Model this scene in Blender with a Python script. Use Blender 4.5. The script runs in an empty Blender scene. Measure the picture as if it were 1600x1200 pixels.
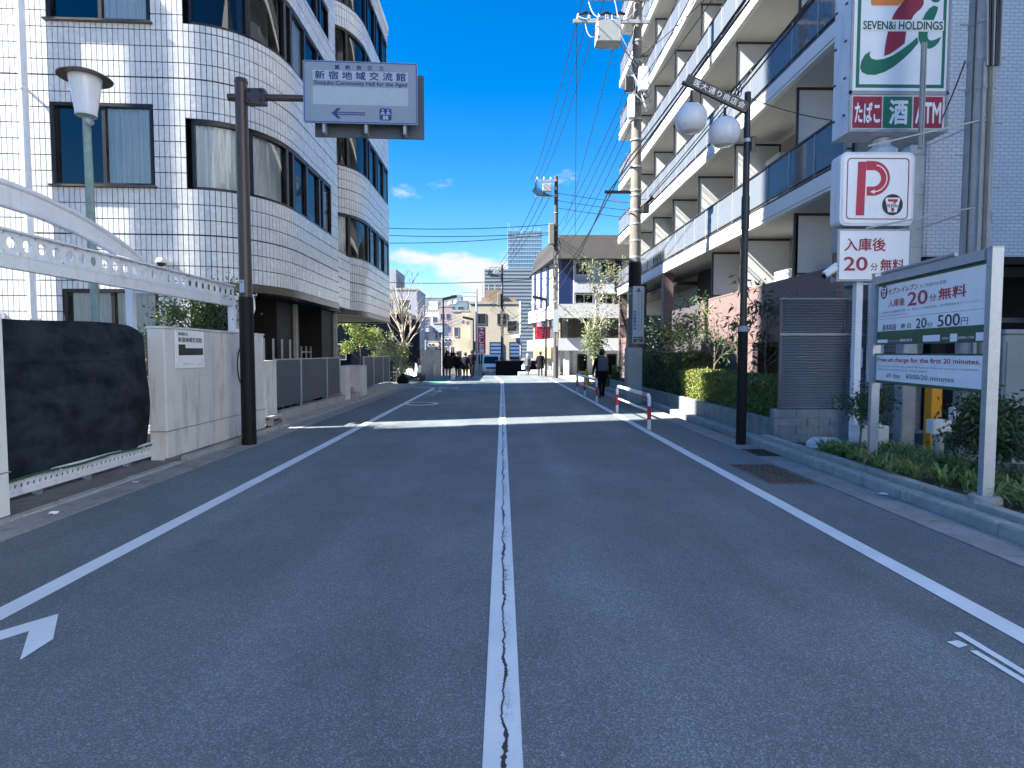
import bpy, bmesh, math, random
from mathutils import Vector, Matrix, noise as mnoise
rnd = random.Random(7)
S = bpy.context.scene
col = S.collection

# ------------------------------------------------------------------ camera, sky, sun, exposure
FPX = 940.0
pitch = math.atan(49 / FPX); yaw = math.atan(15 / FPX) * math.cos(pitch)
cam = bpy.data.cameras.new('camera'); cam.sensor_width = 36; cam.lens = FPX / 1600 * 36
cam.clip_start = 0.05; cam.clip_end = 6000
camo = bpy.data.objects.new('camera', cam); col.objects.link(camo)
camo.location = (0, 0, 1.6); camo.rotation_euler = (math.pi / 2 - pitch, 0, -yaw)
S.camera = camo

SUN_EL = math.radians(42.0); SUN_TAN = 0.28                       # light travels +X, a little +Y
sun_az = math.atan(SUN_TAN)
to_sun = Vector((-math.cos(sun_az) * math.cos(SUN_EL), -math.sin(sun_az) * math.cos(SUN_EL), math.sin(SUN_EL)))
sl = bpy.data.lights.new('sun', 'SUN'); sl.energy = 5.0; sl.angle = math.radians(0.53); sl.color = (1.0, 0.965, 0.88)
so = bpy.data.objects.new('sun', sl); col.objects.link(so)
so.rotation_euler = to_sun.to_track_quat('Z', 'Y').to_euler(); so.location = (-30, -10, 40)

W = bpy.data.worlds.new('World'); S.world = W; W.use_nodes = True
nt = W.node_tree; nt.nodes.clear()
def wn(t, **k):
    n = nt.nodes.new(t)
    for a, b in k.items(): setattr(n, a, b)
    return n
sky = wn('ShaderNodeTexSky', sky_type='NISHITA', sun_disc=False, sun_elevation=SUN_EL,
         sun_rotation=math.atan2(to_sun.x, to_sun.y), altitude=0, air_density=1.0, dust_density=0.0, ozone_density=2.6)
tc = wn('ShaderNodeTexCoord'); sep = wn('ShaderNodeSeparateXYZ')
mp = wn('ShaderNodeMapping'); mp.inputs['Scale'].default_value = (1, 1, 2.6); mp.inputs['Location'].default_value = (3.1, 0.1, 0.0)
nz = wn('ShaderNodeTexNoise'); nz.inputs['Scale'].default_value = 4.2; nz.inputs['Detail'].default_value = 9; nz.inputs['Roughness'].default_value = 0.56
thr = wn('ShaderNodeMapRange'); thr.inputs['From Min'].default_value = 0.0; thr.inputs['From Max'].default_value = 0.20
thr.inputs['To Min'].default_value = 0.22; thr.inputs['To Max'].default_value = 0.66
sub = wn('ShaderNodeMath', operation='SUBTRACT')
rmp = wn('ShaderNodeMapRange', interpolation_type='SMOOTHSTEP'); rmp.inputs['From Min'].default_value = 0.0; rmp.inputs['From Max'].default_value = 0.10
hs = wn('ShaderNodeHueSaturation'); hs.inputs['Saturation'].default_value = 1.49; hs.inputs['Value'].default_value = 1.0; hs.inputs['Hue'].default_value = 0.507
mx = wn('ShaderNodeMix', data_type='RGBA'); mx.inputs['B'].default_value = (3.6, 3.7, 3.85, 1)
bg = wn('ShaderNodeBackground'); bg.inputs['Strength'].default_value = 0.055
wo = wn('ShaderNodeOutputWorld')
L = nt.links.new
L(tc.outputs['Generated'], sep.inputs[0]); L(tc.outputs['Generated'], mp.inputs['Vector']); L(mp.outputs[0], nz.inputs['Vector'])
L(sep.outputs['Z'], thr.inputs['Value']); L(nz.outputs['Fac'], sub.inputs[0]); L(thr.outputs[0], sub.inputs[1])
L(sub.outputs[0], rmp.inputs['Value']); L(sky.outputs[0], hs.inputs['Color']); L(hs.outputs[0], mx.inputs['A'])
L(rmp.outputs[0], mx.inputs['Factor']); L(mx.outputs['Result'], bg.inputs['Color']); L(bg.outputs[0], wo.inputs[0])

S.view_settings.view_transform = 'Standard'; S.view_settings.look = 'None'
S.view_settings.exposure = 2.28; S.view_settings.gamma = 1.0; S.view_settings.use_curve_mapping = False
S.render.engine = 'CYCLES'
cy = S.cycles
cy.use_denoising = True; cy.max_bounces = 7; cy.diffuse_bounces = 4; cy.glossy_bounces = 3; cy.transmission_bounces = 3
cy.transparent_max_bounces = 12; cy.caustics_reflective = False; cy.caustics_refractive = False; cy.sample_clamp_indirect = 6

# ------------------------------------------------------------------ materials
M = {}
def new_mat(name):
    m = bpy.data.materials.new(name); m.use_nodes = True; n = m.node_tree; n.nodes.clear()
    out = n.nodes.new('ShaderNodeOutputMaterial'); M[name] = m
    return m, n, out
class NT:
    """tiny node helper: add nodes and wire sockets or constants"""
    def __init__(s, tree): s.t = tree; s._pos = None
    def n(s, kind, ins=None, **props):
        nd = s.t.nodes.new('ShaderNode' + kind)
        for k, v in props.items(): setattr(nd, k, v)
        for k, v in (ins or {}).items(): s.set(nd, k, v)
        return nd
    def set(s, nd, k, v):
        i = nd.inputs[k]
        if isinstance(v, bpy.types.NodeSocket): s.t.links.new(v, i)
        elif isinstance(v, (tuple, list)) and len(v) == 3 and i.type == 'RGBA': i.default_value = (*v, 1)
        else: i.default_value = v
    def pos(s):
        if s._pos is None: s._pos = s.t.nodes.new('ShaderNodeNewGeometry').outputs['Position']
        return s._pos
    def noise(s, scale, detail=4, rough=0.5, vec=None, out='Fac'):
        return s.n('TexNoise', {'Scale': scale, 'Detail': detail, 'Roughness': rough, 'Vector': vec or s.pos()}).outputs[out]
    def scaled(s, v):
        return s.n('Mapping', {'Vector': s.pos(), 'Scale': v}).outputs[0]
    def rng(s, val, a, b, c=0.0, d=1.0, smooth=False):
        return s.n('MapRange', {'Value': val, 'From Min': a, 'From Max': b, 'To Min': c, 'To Max': d}, interpolation_type='SMOOTHSTEP' if smooth else 'LINEAR').outputs[0]
    def mix(s, f, a, b, mode='MIX'):
        return s.n('Mix', {'Factor': f, 'A': a, 'B': b}, data_type='RGBA', blend_type=mode).outputs['Result']
    def math(s, op, a, b=0.0, c=0.0):
        nd = s.n('Math', operation=op); s.set(nd, 0, a); s.set(nd, 1, b)
        if op in ('MULTIPLY_ADD', 'COMPARE', 'SMOOTH_MIN'): s.set(nd, 2, c)
        return nd.outputs[0]
    def bump(s, h, strength=0.3, dist=0.01):
        return s.n('Bump', {'Height': h, 'Strength': strength, 'Distance': dist}).outputs[0]
    def bsdf(s, out, **ins):
        m = {'color': 'Base Color', 'rough': 'Roughness', 'metal': 'Metallic', 'normal': 'Normal', 'spec': 'Specular IOR Level', 'alpha': 'Alpha', 'emit': 'Emission Color', 'estr': 'Emission Strength', 'coat': 'Coat Weight', 'trans': 'Transmission Weight'}
        b = s.n('BsdfPrincipled', {m[k]: v for k, v in ins.items()})
        s.t.links.new(b.outputs[0], out.inputs[0]); return b

def surf(name, c, rough=0.6, metal=0.0, var=0.18, scale=3.0, fine=40.0, bump=0.0, bscale=60.0, spec=0.5, grime=0.0, gc=(0.1, 0.09, 0.08), coat=0.0):
    """weathered plain surface: two noises vary the colour, optional streaky grime and fine relief"""
    m, t, out = new_mat(name); k = NT(t)
    dark = tuple(x * (1 - var) for x in c); lite = tuple(min(1, x * (1 + var * 0.7)) for x in c)
    f = k.math('ADD', k.math('MULTIPLY', k.noise(scale, 5, 0.6), 0.65), k.math('MULTIPLY', k.noise(fine, 3, 0.6), 0.35))
    cc = k.mix(k.rng(f, 0.3, 0.7), dark, lite)
    if grime > 0:
        g = k.noise(1.0, 5, 0.65, k.scaled((6, 6, 0.9)))
        cc = k.mix(k.rng(g, 0.52, 0.78, 0, grime), cc, gc)
    ins = dict(color=cc, rough=k.rng(f, 0.2, 0.8, max(0.02, rough - 0.08), min(1, rough + 0.1)), metal=metal, spec=spec, coat=coat)
    if bump > 0: ins['normal'] = k.bump(k.noise(bscale, 4, 0.6), bump, 0.01)
    k.bsdf(out, **ins); return m

def flat(name, c, rough=0.5, metal=0.0, spec=0.5, emit=0.0):
    m, t, out = new_mat(name); k = NT(t)
    f = k.noise(12, 3); cc = k.mix(k.rng(f, 0.3, 0.7), tuple(x * 0.93 for x in c), c)
    ins = dict(color=cc, rough=rough, metal=metal, spec=spec)
    if emit: ins.update(emit=c, estr=emit)
    k.bsdf(out, **ins); return m

def glass(name, tint, refl=0.12, body=0.0, bodyc=(0.5, 0.6, 0.7), rough=0.02):
    """a thin pane: tinted see-through, fresnel mirror, optional milky body"""
    m, t, out = new_mat(name); k = NT(t)
    tr = k.n('BsdfTransparent', {'Color': tint}); gl = k.n('BsdfGlossy', {'Color': (0.62, 0.62, 0.62), 'Roughness': rough})
    fr = k.n('Fresnel', {'IOR': 1.5}).outputs[0]
    fac = k.math('MINIMUM', k.math('ADD', k.math('MULTIPLY', fr, 1.0), refl), 1.0)
    base = tr.outputs[0]
    if body > 0:
        d = k.n('BsdfDiffuse', {'Color': bodyc}); mxs = k.n('MixShader', {0: body, 1: tr.outputs[0], 2: d.outputs[0]}); base = mxs.outputs[0]
    mm = k.n('MixShader', {0: fac, 1: base, 2: gl.outputs[0]})
    t.links.new(mm.outputs[0], out.inputs[0]); return m

def asphalt(name, base=0.055, tone=(0.95, 1.0, 1.1), patch=0.25):
    m, t, out = new_mat(name); k = NT(t)
    big = k.noise(0.35, 5, 0.6); mid = k.noise(3.0, 4, 0.6, k.scaled((1, 0.25, 1)))
    vor = k.n('TexVoronoi', {'Scale': 120.0, 'Vector': k.pos()}); cell = vor.outputs['Color']
    sepc = k.n('SeparateColor', {0: cell}).outputs[0]
    grain = k.rng(k.math('POWER', sepc, 2.2), 0, 1, 0.74, 1.6)
    spk = k.rng(sepc, 0.975, 1.0, 0.0, 1.0)
    tar = k.rng(k.noise(150, 2), 0.35, 0.6, 0.55, 1.1)
    lum = k.math('MULTIPLY', k.math('MULTIPLY', grain, tar), k.math('MULTIPLY', k.rng(big, 0.3, 0.7, 1 - patch, 1 + patch), k.rng(mid, 0.3, 0.7, 0.9, 1.1)))
    sx = k.n('SeparateXYZ', {0: k.pos()}).outputs[0]; wob = k.math('MULTIPLY', k.noise(0.25, 3), 0.5)
    trk = k.math('ABSOLUTE', k.math('SUBTRACT', k.math('ABSOLUTE', k.math('SUBTRACT', k.math('ABSOLUTE', k.math('ADD', sx, wob)), 1.75)), 0.72))
    lum = k.math('MULTIPLY', lum, k.rng(trk, 0.0, 0.4, 1.10, 0.97, True))
    st = k.math('MULTIPLY', k.rng(k.noise(1.7, 4, 0.7), 0.64, 0.75), 0.35); lum = k.math('MULTIPLY', lum, k.math('SUBTRACT', 1.0, st))
    c = k.mix(1.0, k.n('CombineColor', {0: lum, 1: lum, 2: lum}).outputs[0], tuple(base * x for x in tone), 'MULTIPLY')
    c = k.mix(k.math('MULTIPLY', spk, 0.55), c, (0.33, 0.33, 0.33))
    h = k.math('ADD', vor.outputs['Distance'], k.math('MULTIPLY', k.noise(220, 2), 0.6))
    k.bsdf(out, color=c, rough=k.rng(sepc, 0, 1, 0.62, 0.88), normal=k.bump(h, 0.55, 0.006), spec=0.45)
    return m

asphalt('asphalt', 0.168, (0.87, 1.04, 1.13)); asphalt('asphalt_side', 0.13, (1.0, 1.0, 1.03), 0.35); asphalt('asphalt_lot', 0.08, (1, 1, 1.05), 0.3)
surf('ground', (0.16, 0.155, 0.15), 0.9, var=0.3)
surf('concrete', (0.36, 0.35, 0.33), 0.85, var=0.25, grime=0.5, bump=0.25)
surf('concrete_gutter', (0.27, 0.27, 0.265), 0.9, var=0.35, scale=2.2, bump=0.35, grime=0.6, gc=(0.07, 0.065, 0.055))
surf('concrete_dark', (0.15, 0.14, 0.125), 0.92, var=0.5, scale=1.6, bump=0.4, grime=0.8, gc=(0.05, 0.045, 0.035))
surf('kerb_stone', (0.34, 0.35, 0.32), 0.85, var=0.3, scale=5, bump=0.4, grime=0.45, gc=(0.12, 0.13, 0.09))
surf('soil', (0.07, 0.055, 0.04), 0.95, var=0.5, bump=0.6)
surf('wall_plaster', (0.64, 0.635, 0.61), 0.8, var=0.1, grime=0.75, gc=(0.22, 0.2, 0.17), bump=0.15, bscale=90)
surf('wall_white', (0.72, 0.72, 0.70), 0.75, var=0.08, grime=0.25, gc=(0.4, 0.38, 0.35))
surf('tile_white', (0.66, 0.665, 0.67), 0.24, var=0.16, scale=11.0, fine=2.0, spec=0.5, grime=0.22, gc=(0.36, 0.34, 0.32))
surf('joint_dark', (0.045, 0.045, 0.05), 0.9, var=0.2)
flat('frame_dark', (0.018, 0.016, 0.016), 0.35, 0.3)
surf('brown_paint', (0.055, 0.036, 0.028), 0.38, var=0.25, spec=0.5)
surf('brown_wrap', (0.009, 0.007, 0.007), 0.6, var=0.25, spec=0.25)
surf('fascia_brown', (0.09, 0.068, 0.055), 0.3, 0.2, var=0.2)
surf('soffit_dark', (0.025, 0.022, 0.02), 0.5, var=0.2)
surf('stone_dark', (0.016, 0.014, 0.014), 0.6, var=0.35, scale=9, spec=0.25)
flat('black_metal', (0.012, 0.011, 0.012), 0.3, 0.0)
surf('steel', (0.40, 0.43, 0.46), 0.42, 0.35, var=0.2, scale=6)
surf('steel_grey', (0.33, 0.35, 0.37), 0.5, 0.3, var=0.15, scale=6)
surf('white_metal', (0.72, 0.74, 0.78), 0.4, var=0.12, grime=0.45, gc=(0.36, 0.29, 0.23))
surf('sign_white', (0.89, 0.90, 0.91), 0.3, var=0.05, scale=2.0, grime=0.10, gc=(0.5, 0.48, 0.44))
flat('sign_grey', (0.24, 0.285, 0.34), 0.35)
flat('sign_pale', (0.38, 0.43, 0.48), 0.3)
flat('ink_navy', (0.02, 0.035, 0.17), 0.4); flat('ink_black', (0.02, 0.02, 0.022), 0.4); flat('ink_red', (0.52, 0.02, 0.06), 0.4)
flat('ink_green', (0.0, 0.17, 0.10), 0.35); flat('ink_orange', (0.85, 0.24, 0.05), 0.4); flat('ink_maroon', (0.33, 0.015, 0.05), 0.4)
flat('ink_darkgreen', (0.01, 0.09, 0.045), 0.4); flat('ink_blue', (0.03, 0.07, 0.3), 0.4); flat('poster_blue', (0.10, 0.19, 0.36), 0.5); surf('far_lilac', (0.30, 0.31, 0.36), 0.8, var=0.08); surf('far_white', (0.46, 0.48, 0.52), 0.8, var=0.08); surf('far_pink', (0.34, 0.27, 0.27), 0.8, var=0.08); surf('far_brown', (0.20, 0.16, 0.16), 0.8, var=0.1); surf('far_teal', (0.17, 0.23, 0.27), 0.5, var=0.1)
flat('ink_grey', (0.2, 0.2, 0.22), 0.4)
flat('paper_white', (0.8, 0.8, 0.8), 0.6)
surf('pole_dark', (0.065, 0.058, 0.052), 0.8, var=0.3, scale=4, grime=0.4)
flat('windscreen', (0.012, 0.014, 0.016), 0.15)
surf('pole_pale', (0.36, 0.36, 0.35), 0.8, var=0.25, scale=4, bump=0.2, grime=0.4)  # lighter copy of the pole concrete, for the pole standing in shade
surf('pole_concrete', (0.17, 0.16, 0.14), 0.8, var=0.25, scale=4, bump=0.2, grime=0.4)
flat('cable_black', (0.012, 0.012, 0.014), 0.45); flat('cable_grey', (0.3, 0.31, 0.32), 0.45); flat('insulator_white', (0.75, 0.75, 0.72), 0.2)
surf('transformer_grey', (0.30, 0.32, 0.32), 0.5, 0.1, var=0.15)
surf('apartment_white', (0.74, 0.74, 0.73), 0.6, var=0.06, grime=0.25, gc=(0.4, 0.38, 0.35))
surf('apartment_cream', (0.54, 0.51, 0.45), 0.8, var=0.1)
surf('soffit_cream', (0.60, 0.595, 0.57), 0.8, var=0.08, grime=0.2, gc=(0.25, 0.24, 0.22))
flat('partition_cream', (0.60, 0.60, 0.585), 0.6)
surf('rail_brown', (0.05, 0.045, 0.043), 0.4, 0.4, var=0.2)
glass('balcony_glass', (0.80, 0.84, 0.86), 0.0, 0.34, (0.42, 0.46, 0.52), 0.04)
glass('window_clear', (0.86, 0.90, 0.91), 0.02)
glass('window_dark', (0.30, 0.32, 0.34), 0.04, 0.0)
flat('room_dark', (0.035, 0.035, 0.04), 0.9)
surf('curtain', (0.84, 0.86, 0.87), 0.9, var=0.06)
flat('curtain_grey', (0.38, 0.42, 0.45), 0.9)
surf('beige_house', (0.44, 0.40, 0.32), 0.85, var=0.1, grime=0.3, gc=(0.3, 0.27, 0.22))
surf('white_house', (0.43, 0.44, 0.46), 0.8, var=0.06, grime=0.2, gc=(0.4, 0.38, 0.35))
surf('blue_panel', (0.006, 0.018, 0.085), 0.4, var=0.15)
surf('roof_dark', (0.035, 0.032, 0.031), 0.7, var=0.3)
surf('tan_metal', (0.26, 0.19, 0.12), 0.6, var=0.15)
surf('navy_wall', (0.005, 0.008, 0.018), 0.9, var=0.2, spec=0.03)
flat('rail_white', (0.78, 0.77, 0.76), 0.35); flat('rail_red', (0.55, 0.03, 0.045), 0.35)
flat('yellow_plastic', (0.85, 0.55, 0.01), 0.45); flat('amber_plastic', (0.75, 0.30, 0.01), 0.45)
surf('slat_blue', (0.36, 0.38, 0.42), 0.45, 0.3, var=0.15)
surf('slat_brown', (0.13, 0.115, 0.125), 0.45, 0.35, var=0.15)
surf('block_grey', (0.26, 0.275, 0.29), 0.85, var=0.3, scale=5, bump=0.4, grime=0.5, gc=(0.06, 0.06, 0.06))
surf('planter_stone', (0.22, 0.26, 0.25), 0.8, var=0.4, scale=5, bump=0.35, grime=0.7, gc=(0.05, 0.07, 0.06))
surf('panel_grey', (0.075, 0.09, 0.115), 0.6, 0.1, var=0.12)
surf('globe_white', (0.70, 0.70, 0.72), 0.18, var=0.05)
surf('bark', (0.16, 0.13, 0.10), 0.9, var=0.4, bump=0.5); surf('bark_pale', (0.42, 0.36, 0.29), 0.9, var=0.3, bump=0.3)
surf('rust_lamp', (0.23, 0.33, 0.31), 0.7, var=0.3, scale=7, grime=1.0, gc=(0.17, 0.075, 0.035))
flat('skin', (0.5, 0.32, 0.24), 0.6); flat('cloth_black', (0.007, 0.007, 0.009), 0.9, spec=0.2); flat('cloth_navy', (0.010, 0.012, 0.02), 0.9, spec=0.2)
flat('denim', (0.05, 0.09, 0.17), 0.85); flat('cloth_grey', (0.10, 0.11, 0.14), 0.8); flat('hair_black', (0.012, 0.01, 0.01), 0.5); flat('hair_white', (0.6, 0.58, 0.55), 0.6)
flat('bag_white', (0.75, 0.75, 0.76), 0.5); flat('rubber', (0.015, 0.015, 0.015), 0.7); flat('car_white', (0.78, 0.78, 0.78), 0.2)
flat('signal_red', (1.0, 0.06, 0.02), 0.4, emit=3.0); flat('signal_off', (0.05, 0.07, 0.07), 0.3)
def leafmat(name, c, c2, rough=0.45, tl=0.25):
    m, t, out = new_mat(name); k = NT(t)
    f = k.noise(9, 3); f2 = k.noise(60, 1)
    cc = k.mix(k.rng(k.math('ADD', k.math('MULTIPLY', f, 0.6), k.math('MULTIPLY', f2, 0.4)), 0.35, 0.65), c, c2)
    b = k.n('BsdfPrincipled', {'Base Color': cc, 'Roughness': rough})
    tr = k.n('BsdfTranslucent', {'Color': cc}); mm = k.n('MixShader', {0: tl, 1: b.outputs[0], 2: tr.outputs[0]})
    t.links.new(mm.outputs[0], out.inputs[0])
leafmat('leaf_dark', (0.028, 0.055, 0.02), (0.075, 0.13, 0.045)); leafmat('leaf_hedge', (0.10, 0.135, 0.03), (0.27, 0.29, 0.06))
leafmat('leaf_light', (0.14, 0.21, 0.04), (0.30, 0.37, 0.08)); leafmat('leaf_pale', (0.16, 0.2, 0.1), (0.27, 0.31, 0.16))
leafmat('leaf_grass', (0.09, 0.15, 0.035), (0.36, 0.42, 0.14))
# ------------------------------------------------------------------ geometry helpers
class MB:
    def __init__(s): s.v = []; s.f = []
    def add(s, vs, fs):
        o = len(s.v); s.v += [tuple(p) for p in vs]; s.f += [tuple(i + o for i in f) for f in fs]; return s
    def hexa(s, c):   # 8 corners: bottom 4 (ccw from above), top 4
        return s.add(c, [(3, 2, 1, 0), (4, 5, 6, 7), (0, 1, 5, 4), (1, 2, 6, 5), (2, 3, 7, 6), (3, 0, 4, 7)])
    def box(s, x0, x1, y0, y1, z0, z1):
        return s.hexa([(x0, y0, z0), (x1, y0, z0), (x1, y1, z0), (x0, y1, z0), (x0, y0, z1), (x1, y0, z1), (x1, y1, z1), (x0, y1, z1)])
    def frame_box(s, O, U, V, N, u0, u1, v0, v1, n0, n1):
        P = lambda u, v, n: O + U * u + V * v + N * n
        return s.hexa([P(u0, v0, n0), P(u1, v0, n0), P(u1, v1, n0), P(u0, v1, n0), P(u0, v0, n1), P(u1, v0, n1), P(u1, v1, n1), P(u0, v1, n1)])
    def bbox(s, x0, x1, y0, y1, z0, z1, b=0.01):   # box with chamfered top and vertical edges
        b = min(b, (x1 - x0) * .3, (y1 - y0) * .3, (z1 - z0) * .3)
        ring = lambda i, z: [(x0 + b + i, y0 + i, z), (x1 - b - i, y0 + i, z), (x1 - i, y0 + b + i, z), (x1 - i, y1 - b - i, z), (x1 - b - i, y1 - i, z), (x0 + b + i, y1 - i, z), (x0 + i, y1 - b - i, z), (x0 + i, y0 + b + i, z)]
        vs = ring(0, z0) + ring(0, z1 - b) + ring(b * .7, z1)
        fs = [tuple(range(7, -1, -1)), tuple(range(16, 24))]
        for k in (0, 8):
            for i in range(8): fs.append((k + i, k + (i + 1) % 8, k + 8 + (i + 1) % 8, k + 8 + i))
        return s.add(vs, fs)
    def cyl(s, p0, p1, r0, r1=None, n=12, caps=True):
        r1 = r0 if r1 is None else r1
        p0 = Vector(p0); p1 = Vector(p1); d = (p1 - p0).normalized()
        a = d.orthogonal().normalized(); b = d.cross(a)
        vs = []
        for p, r in ((p0, r0), (p1, r1)):
            for i in range(n):
                t = 2 * math.pi * i / n; vs.append(p + (a * math.cos(t) + b * math.sin(t)) * r)
        fs = [(i, (i + 1) % n, n + (i + 1) % n, n + i) for i in range(n)]
        if caps: fs += [tuple(range(n - 1, -1, -1)), tuple(range(n, 2 * n))]
        return s.add(vs, fs)
    def tube(s, pts, r, n=8, caps=True):
        pts = [Vector(p) for p in pts]; rs = r if isinstance(r, (list, tuple)) else [r] * len(pts)
        vs = []; prev = None
        for i, p in enumerate(pts):
            d = (pts[min(i + 1, len(pts) - 1)] - pts[max(i - 1, 0)]).normalized()
            a = d.orthogonal().normalized() if prev is None else (prev - d * prev.dot(d)).normalized()
            prev = a; b = d.cross(a)
            for j in range(n):
                t = 2 * math.pi * j / n; vs.append(p + (a * math.cos(t) + b * math.sin(t)) * rs[i])
        fs = []
        for i in range(len(pts) - 1):
            for j in range(n):
                fs.append((i * n + j, i * n + (j + 1) % n, (i + 1) * n + (j + 1) % n, (i + 1) * n + j))
        if caps: fs += [tuple(range(n - 1, -1, -1)), tuple(range((len(pts) - 1) * n, len(pts) * n))]
        return s.add(vs, fs)
    def lathe(s, prof, c, n=24):   # prof: (r, z)
        vs = []
        for r, z in prof:
            for j in range(n):
                t = 2 * math.pi * j / n; vs.append((c[0] + r * math.cos(t), c[1] + r * math.sin(t), c[2] + z))
        fs = [(i * n + j, i * n + (j + 1) % n, (i + 1) * n + (j + 1) % n, (i + 1) * n + j) for i in range(len(prof) - 1) for j in range(n)]
        return s.add(vs, fs)
    def prism(s, poly, z0, z1):
        n = len(poly); vs = [(x, y, z0) for x, y in poly] + [(x, y, z1) for x, y in poly]
        return s.add(vs, [tuple(range(n - 1, -1, -1)), tuple(range(n, 2 * n))] + [(i, (i + 1) % n, n + (i + 1) % n, n + i) for i in range(n)])
    def poly(s, O, U, V, N, pts, n0, n1=None):   # polygon in a plane, optional thickness
        P = [O + U * u + V * v + N * n0 for u, v in pts]
        if n1 is None: return s.add(P, [tuple(range(len(P)))])
        Q = [O + U * u + V * v + N * n1 for u, v in pts]; k = len(P)
        return s.add(P + Q, [tuple(range(k - 1, -1, -1)), tuple(range(k, 2 * k))] + [(i, (i + 1) % k, k + (i + 1) % k, k + i) for i in range(k)])
    def quad(s, a, b, c, d): return s.add([a, b, c, d], [(0, 1, 2, 3)])
    def mesh(s, name, mat, smooth=False):
        me = bpy.data.meshes.new(name); me.from_pydata(s.v, [], s.f)
        if mat: me.materials.append(M[mat] if isinstance(mat, str) else mat)
        if smooth:
            me.polygons.foreach_set('use_smooth', [True] * len(me.polygons))
            try: me.set_sharp_from_angle(angle=math.radians(38))
            except Exception: pass
        me.update(); return me
    def build(s, name, mat, parent=None, smooth=False, kind=None, label=None):
        return link(name, s.mesh(name, mat, smooth), parent, kind, label)
WORLD = {}
def link(name, me, parent=None, kind=None, label=None, mw=None):
    o = bpy.data.objects.new(name, me); col.objects.link(o)
    mw = mw or Matrix.Identity(4)
    if parent is not None:
        o.parent = parent; o.matrix_parent_inverse = WORLD[parent.name].inverted()
    o.matrix_basis = mw; WORLD[o.name] = mw
    if kind: o['kind'] = kind
    if label: o['label'] = label
    return o
def tag(o, label, cat, group=None, kind=None):
    o['label'] = label; o['category'] = cat
    if group: o['group'] = group
    if kind: o['kind'] = kind
    return o
def thing(name, label, cat, loc=(0, 0, 0), group=None):
    o = bpy.data.objects.new(name, None); col.objects.link(o); o.empty_display_size = 0.2
    o.location = loc; WORLD[o.name] = Matrix.Translation(loc)
    return tag(o, label, cat, group)
def copy_thing(src, loc, rz=0.0, label=None, sc=1.0):
    """copy a thing with its parts and sub-parts; src must stand at the world origin frame it was built in"""
    def cp(o, parent):
        c = o.copy(); col.objects.link(c)
        if parent is not None: c.parent = parent; c.matrix_parent_inverse = o.matrix_parent_inverse.copy()
        for ch in o.children: cp(ch, c)
        return c
    r = cp(src, None); r.location = loc; r.rotation_euler = (0, 0, rz); r.scale = (sc, sc, sc)
    WORLD[r.name] = Matrix.Translation(loc)
    if label: r['label'] = label
    return r
def struct(name, mb, mat, label=None, smooth=False):
    o = mb.build(name, mat, None, smooth, 'structure')
    if label: o['label'] = label
    return o
X3, Y3, Z3 = Vector((1, 0, 0)), Vector((0, 1, 0)), Vector((0, 0, 1))
DG = None
def text_mesh(txt, mat, O, U, V, N, u0, u1, v0, v1, bold=0.0, off=0.004, spacing=1.0, shear=0.0, keep=False):
    """lettering fitted into the rectangle u0..u1, v0..v1 of a sign plane"""
    cu = bpy.data.curves.new('lettering', 'FONT'); cu.body = txt; cu.size = 1.0; cu.space_character = spacing; cu.resolution_u = 3; cu.shear = shear
    cu.fill_mode = 'FRONT'
    ob = bpy.data.objects.new('lettering', cu); col.objects.link(ob)
    dg = bpy.context.evaluated_depsgraph_get(); me = bpy.data.meshes.new_from_object(ob.evaluated_get(dg))
    bpy.data.objects.remove(ob); bpy.data.curves.remove(cu)
    if len(me.vertices) == 0: return None
    xs = [v.co.x for v in me.vertices]; ys = [v.co.y for v in me.vertices]
    xa, xb, ya, yb = min(xs), max(xs), min(ys), max(ys)
    sx = (u1 - u0) / max(1e-6, xb - xa); sy = (v1 - v0) / max(1e-6, yb - ya)
    if keep:
        sx = sy = min(sx, sy); u0 = (u0 + u1) / 2 - (xb - xa) * sx / 2; v0 = (v0 + v1) / 2 - (yb - ya) * sy / 2
    co = [(v.co.x, v.co.y) for v in me.vertices]; fc = [tuple(p.vertices) for p in me.polygons]; bpy.data.meshes.remove(me)
    b = bold * 0.8; shifts = [(0, 0)] if b <= 0 else [(-b, 0), (b, 0), (0, b), (0, -b), (0, 0)]; out = MB()
    for i, (dx, dy) in enumerate(shifts):      # heavier strokes: shifted copies a hair apart in depth
        out.add([O + U * (u0 + (x - xa + dx) * sx) + V * (v0 + (y - ya + dy) * sy) + N * (off + i * .0004) for x, y in co], fc)
    return out.mesh('lettering', mat)
def text(parent, txt, mat, fr, u0, u1, v0, v1, name='lettering', **k):
    O, U, V, N = fr
    me = text_mesh(txt, mat, O, U, V, N, u0, u1, v0, v1, **k)
    if me: return link(name, me, parent)
def disc(mb, fr, cu, cv, r, n0, n1, n=32, ru=None):
    O, U, V, N = fr; ru = ru or r
    return mb.poly(O, U, V, N, [(cu + ru * math.cos(2 * math.pi * i / n), cv + r * math.sin(2 * math.pi * i / n)) for i in range(n)], n0, n1)
def rrect(u0, u1, v0, v1, r, n=6):
    pts = []
    for cx, cy_, a in ((u1 - r, v0 + r, -90), (u1 - r, v1 - r, 0), (u0 + r, v1 - r, 90), (u0 + r, v0 + r, 180)):
        for i in range(n + 1):
            t = math.radians(a + 90 * i / n); pts.append((cx + r * math.cos(t), cy_ + r * math.sin(t)))
    return pts
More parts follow.
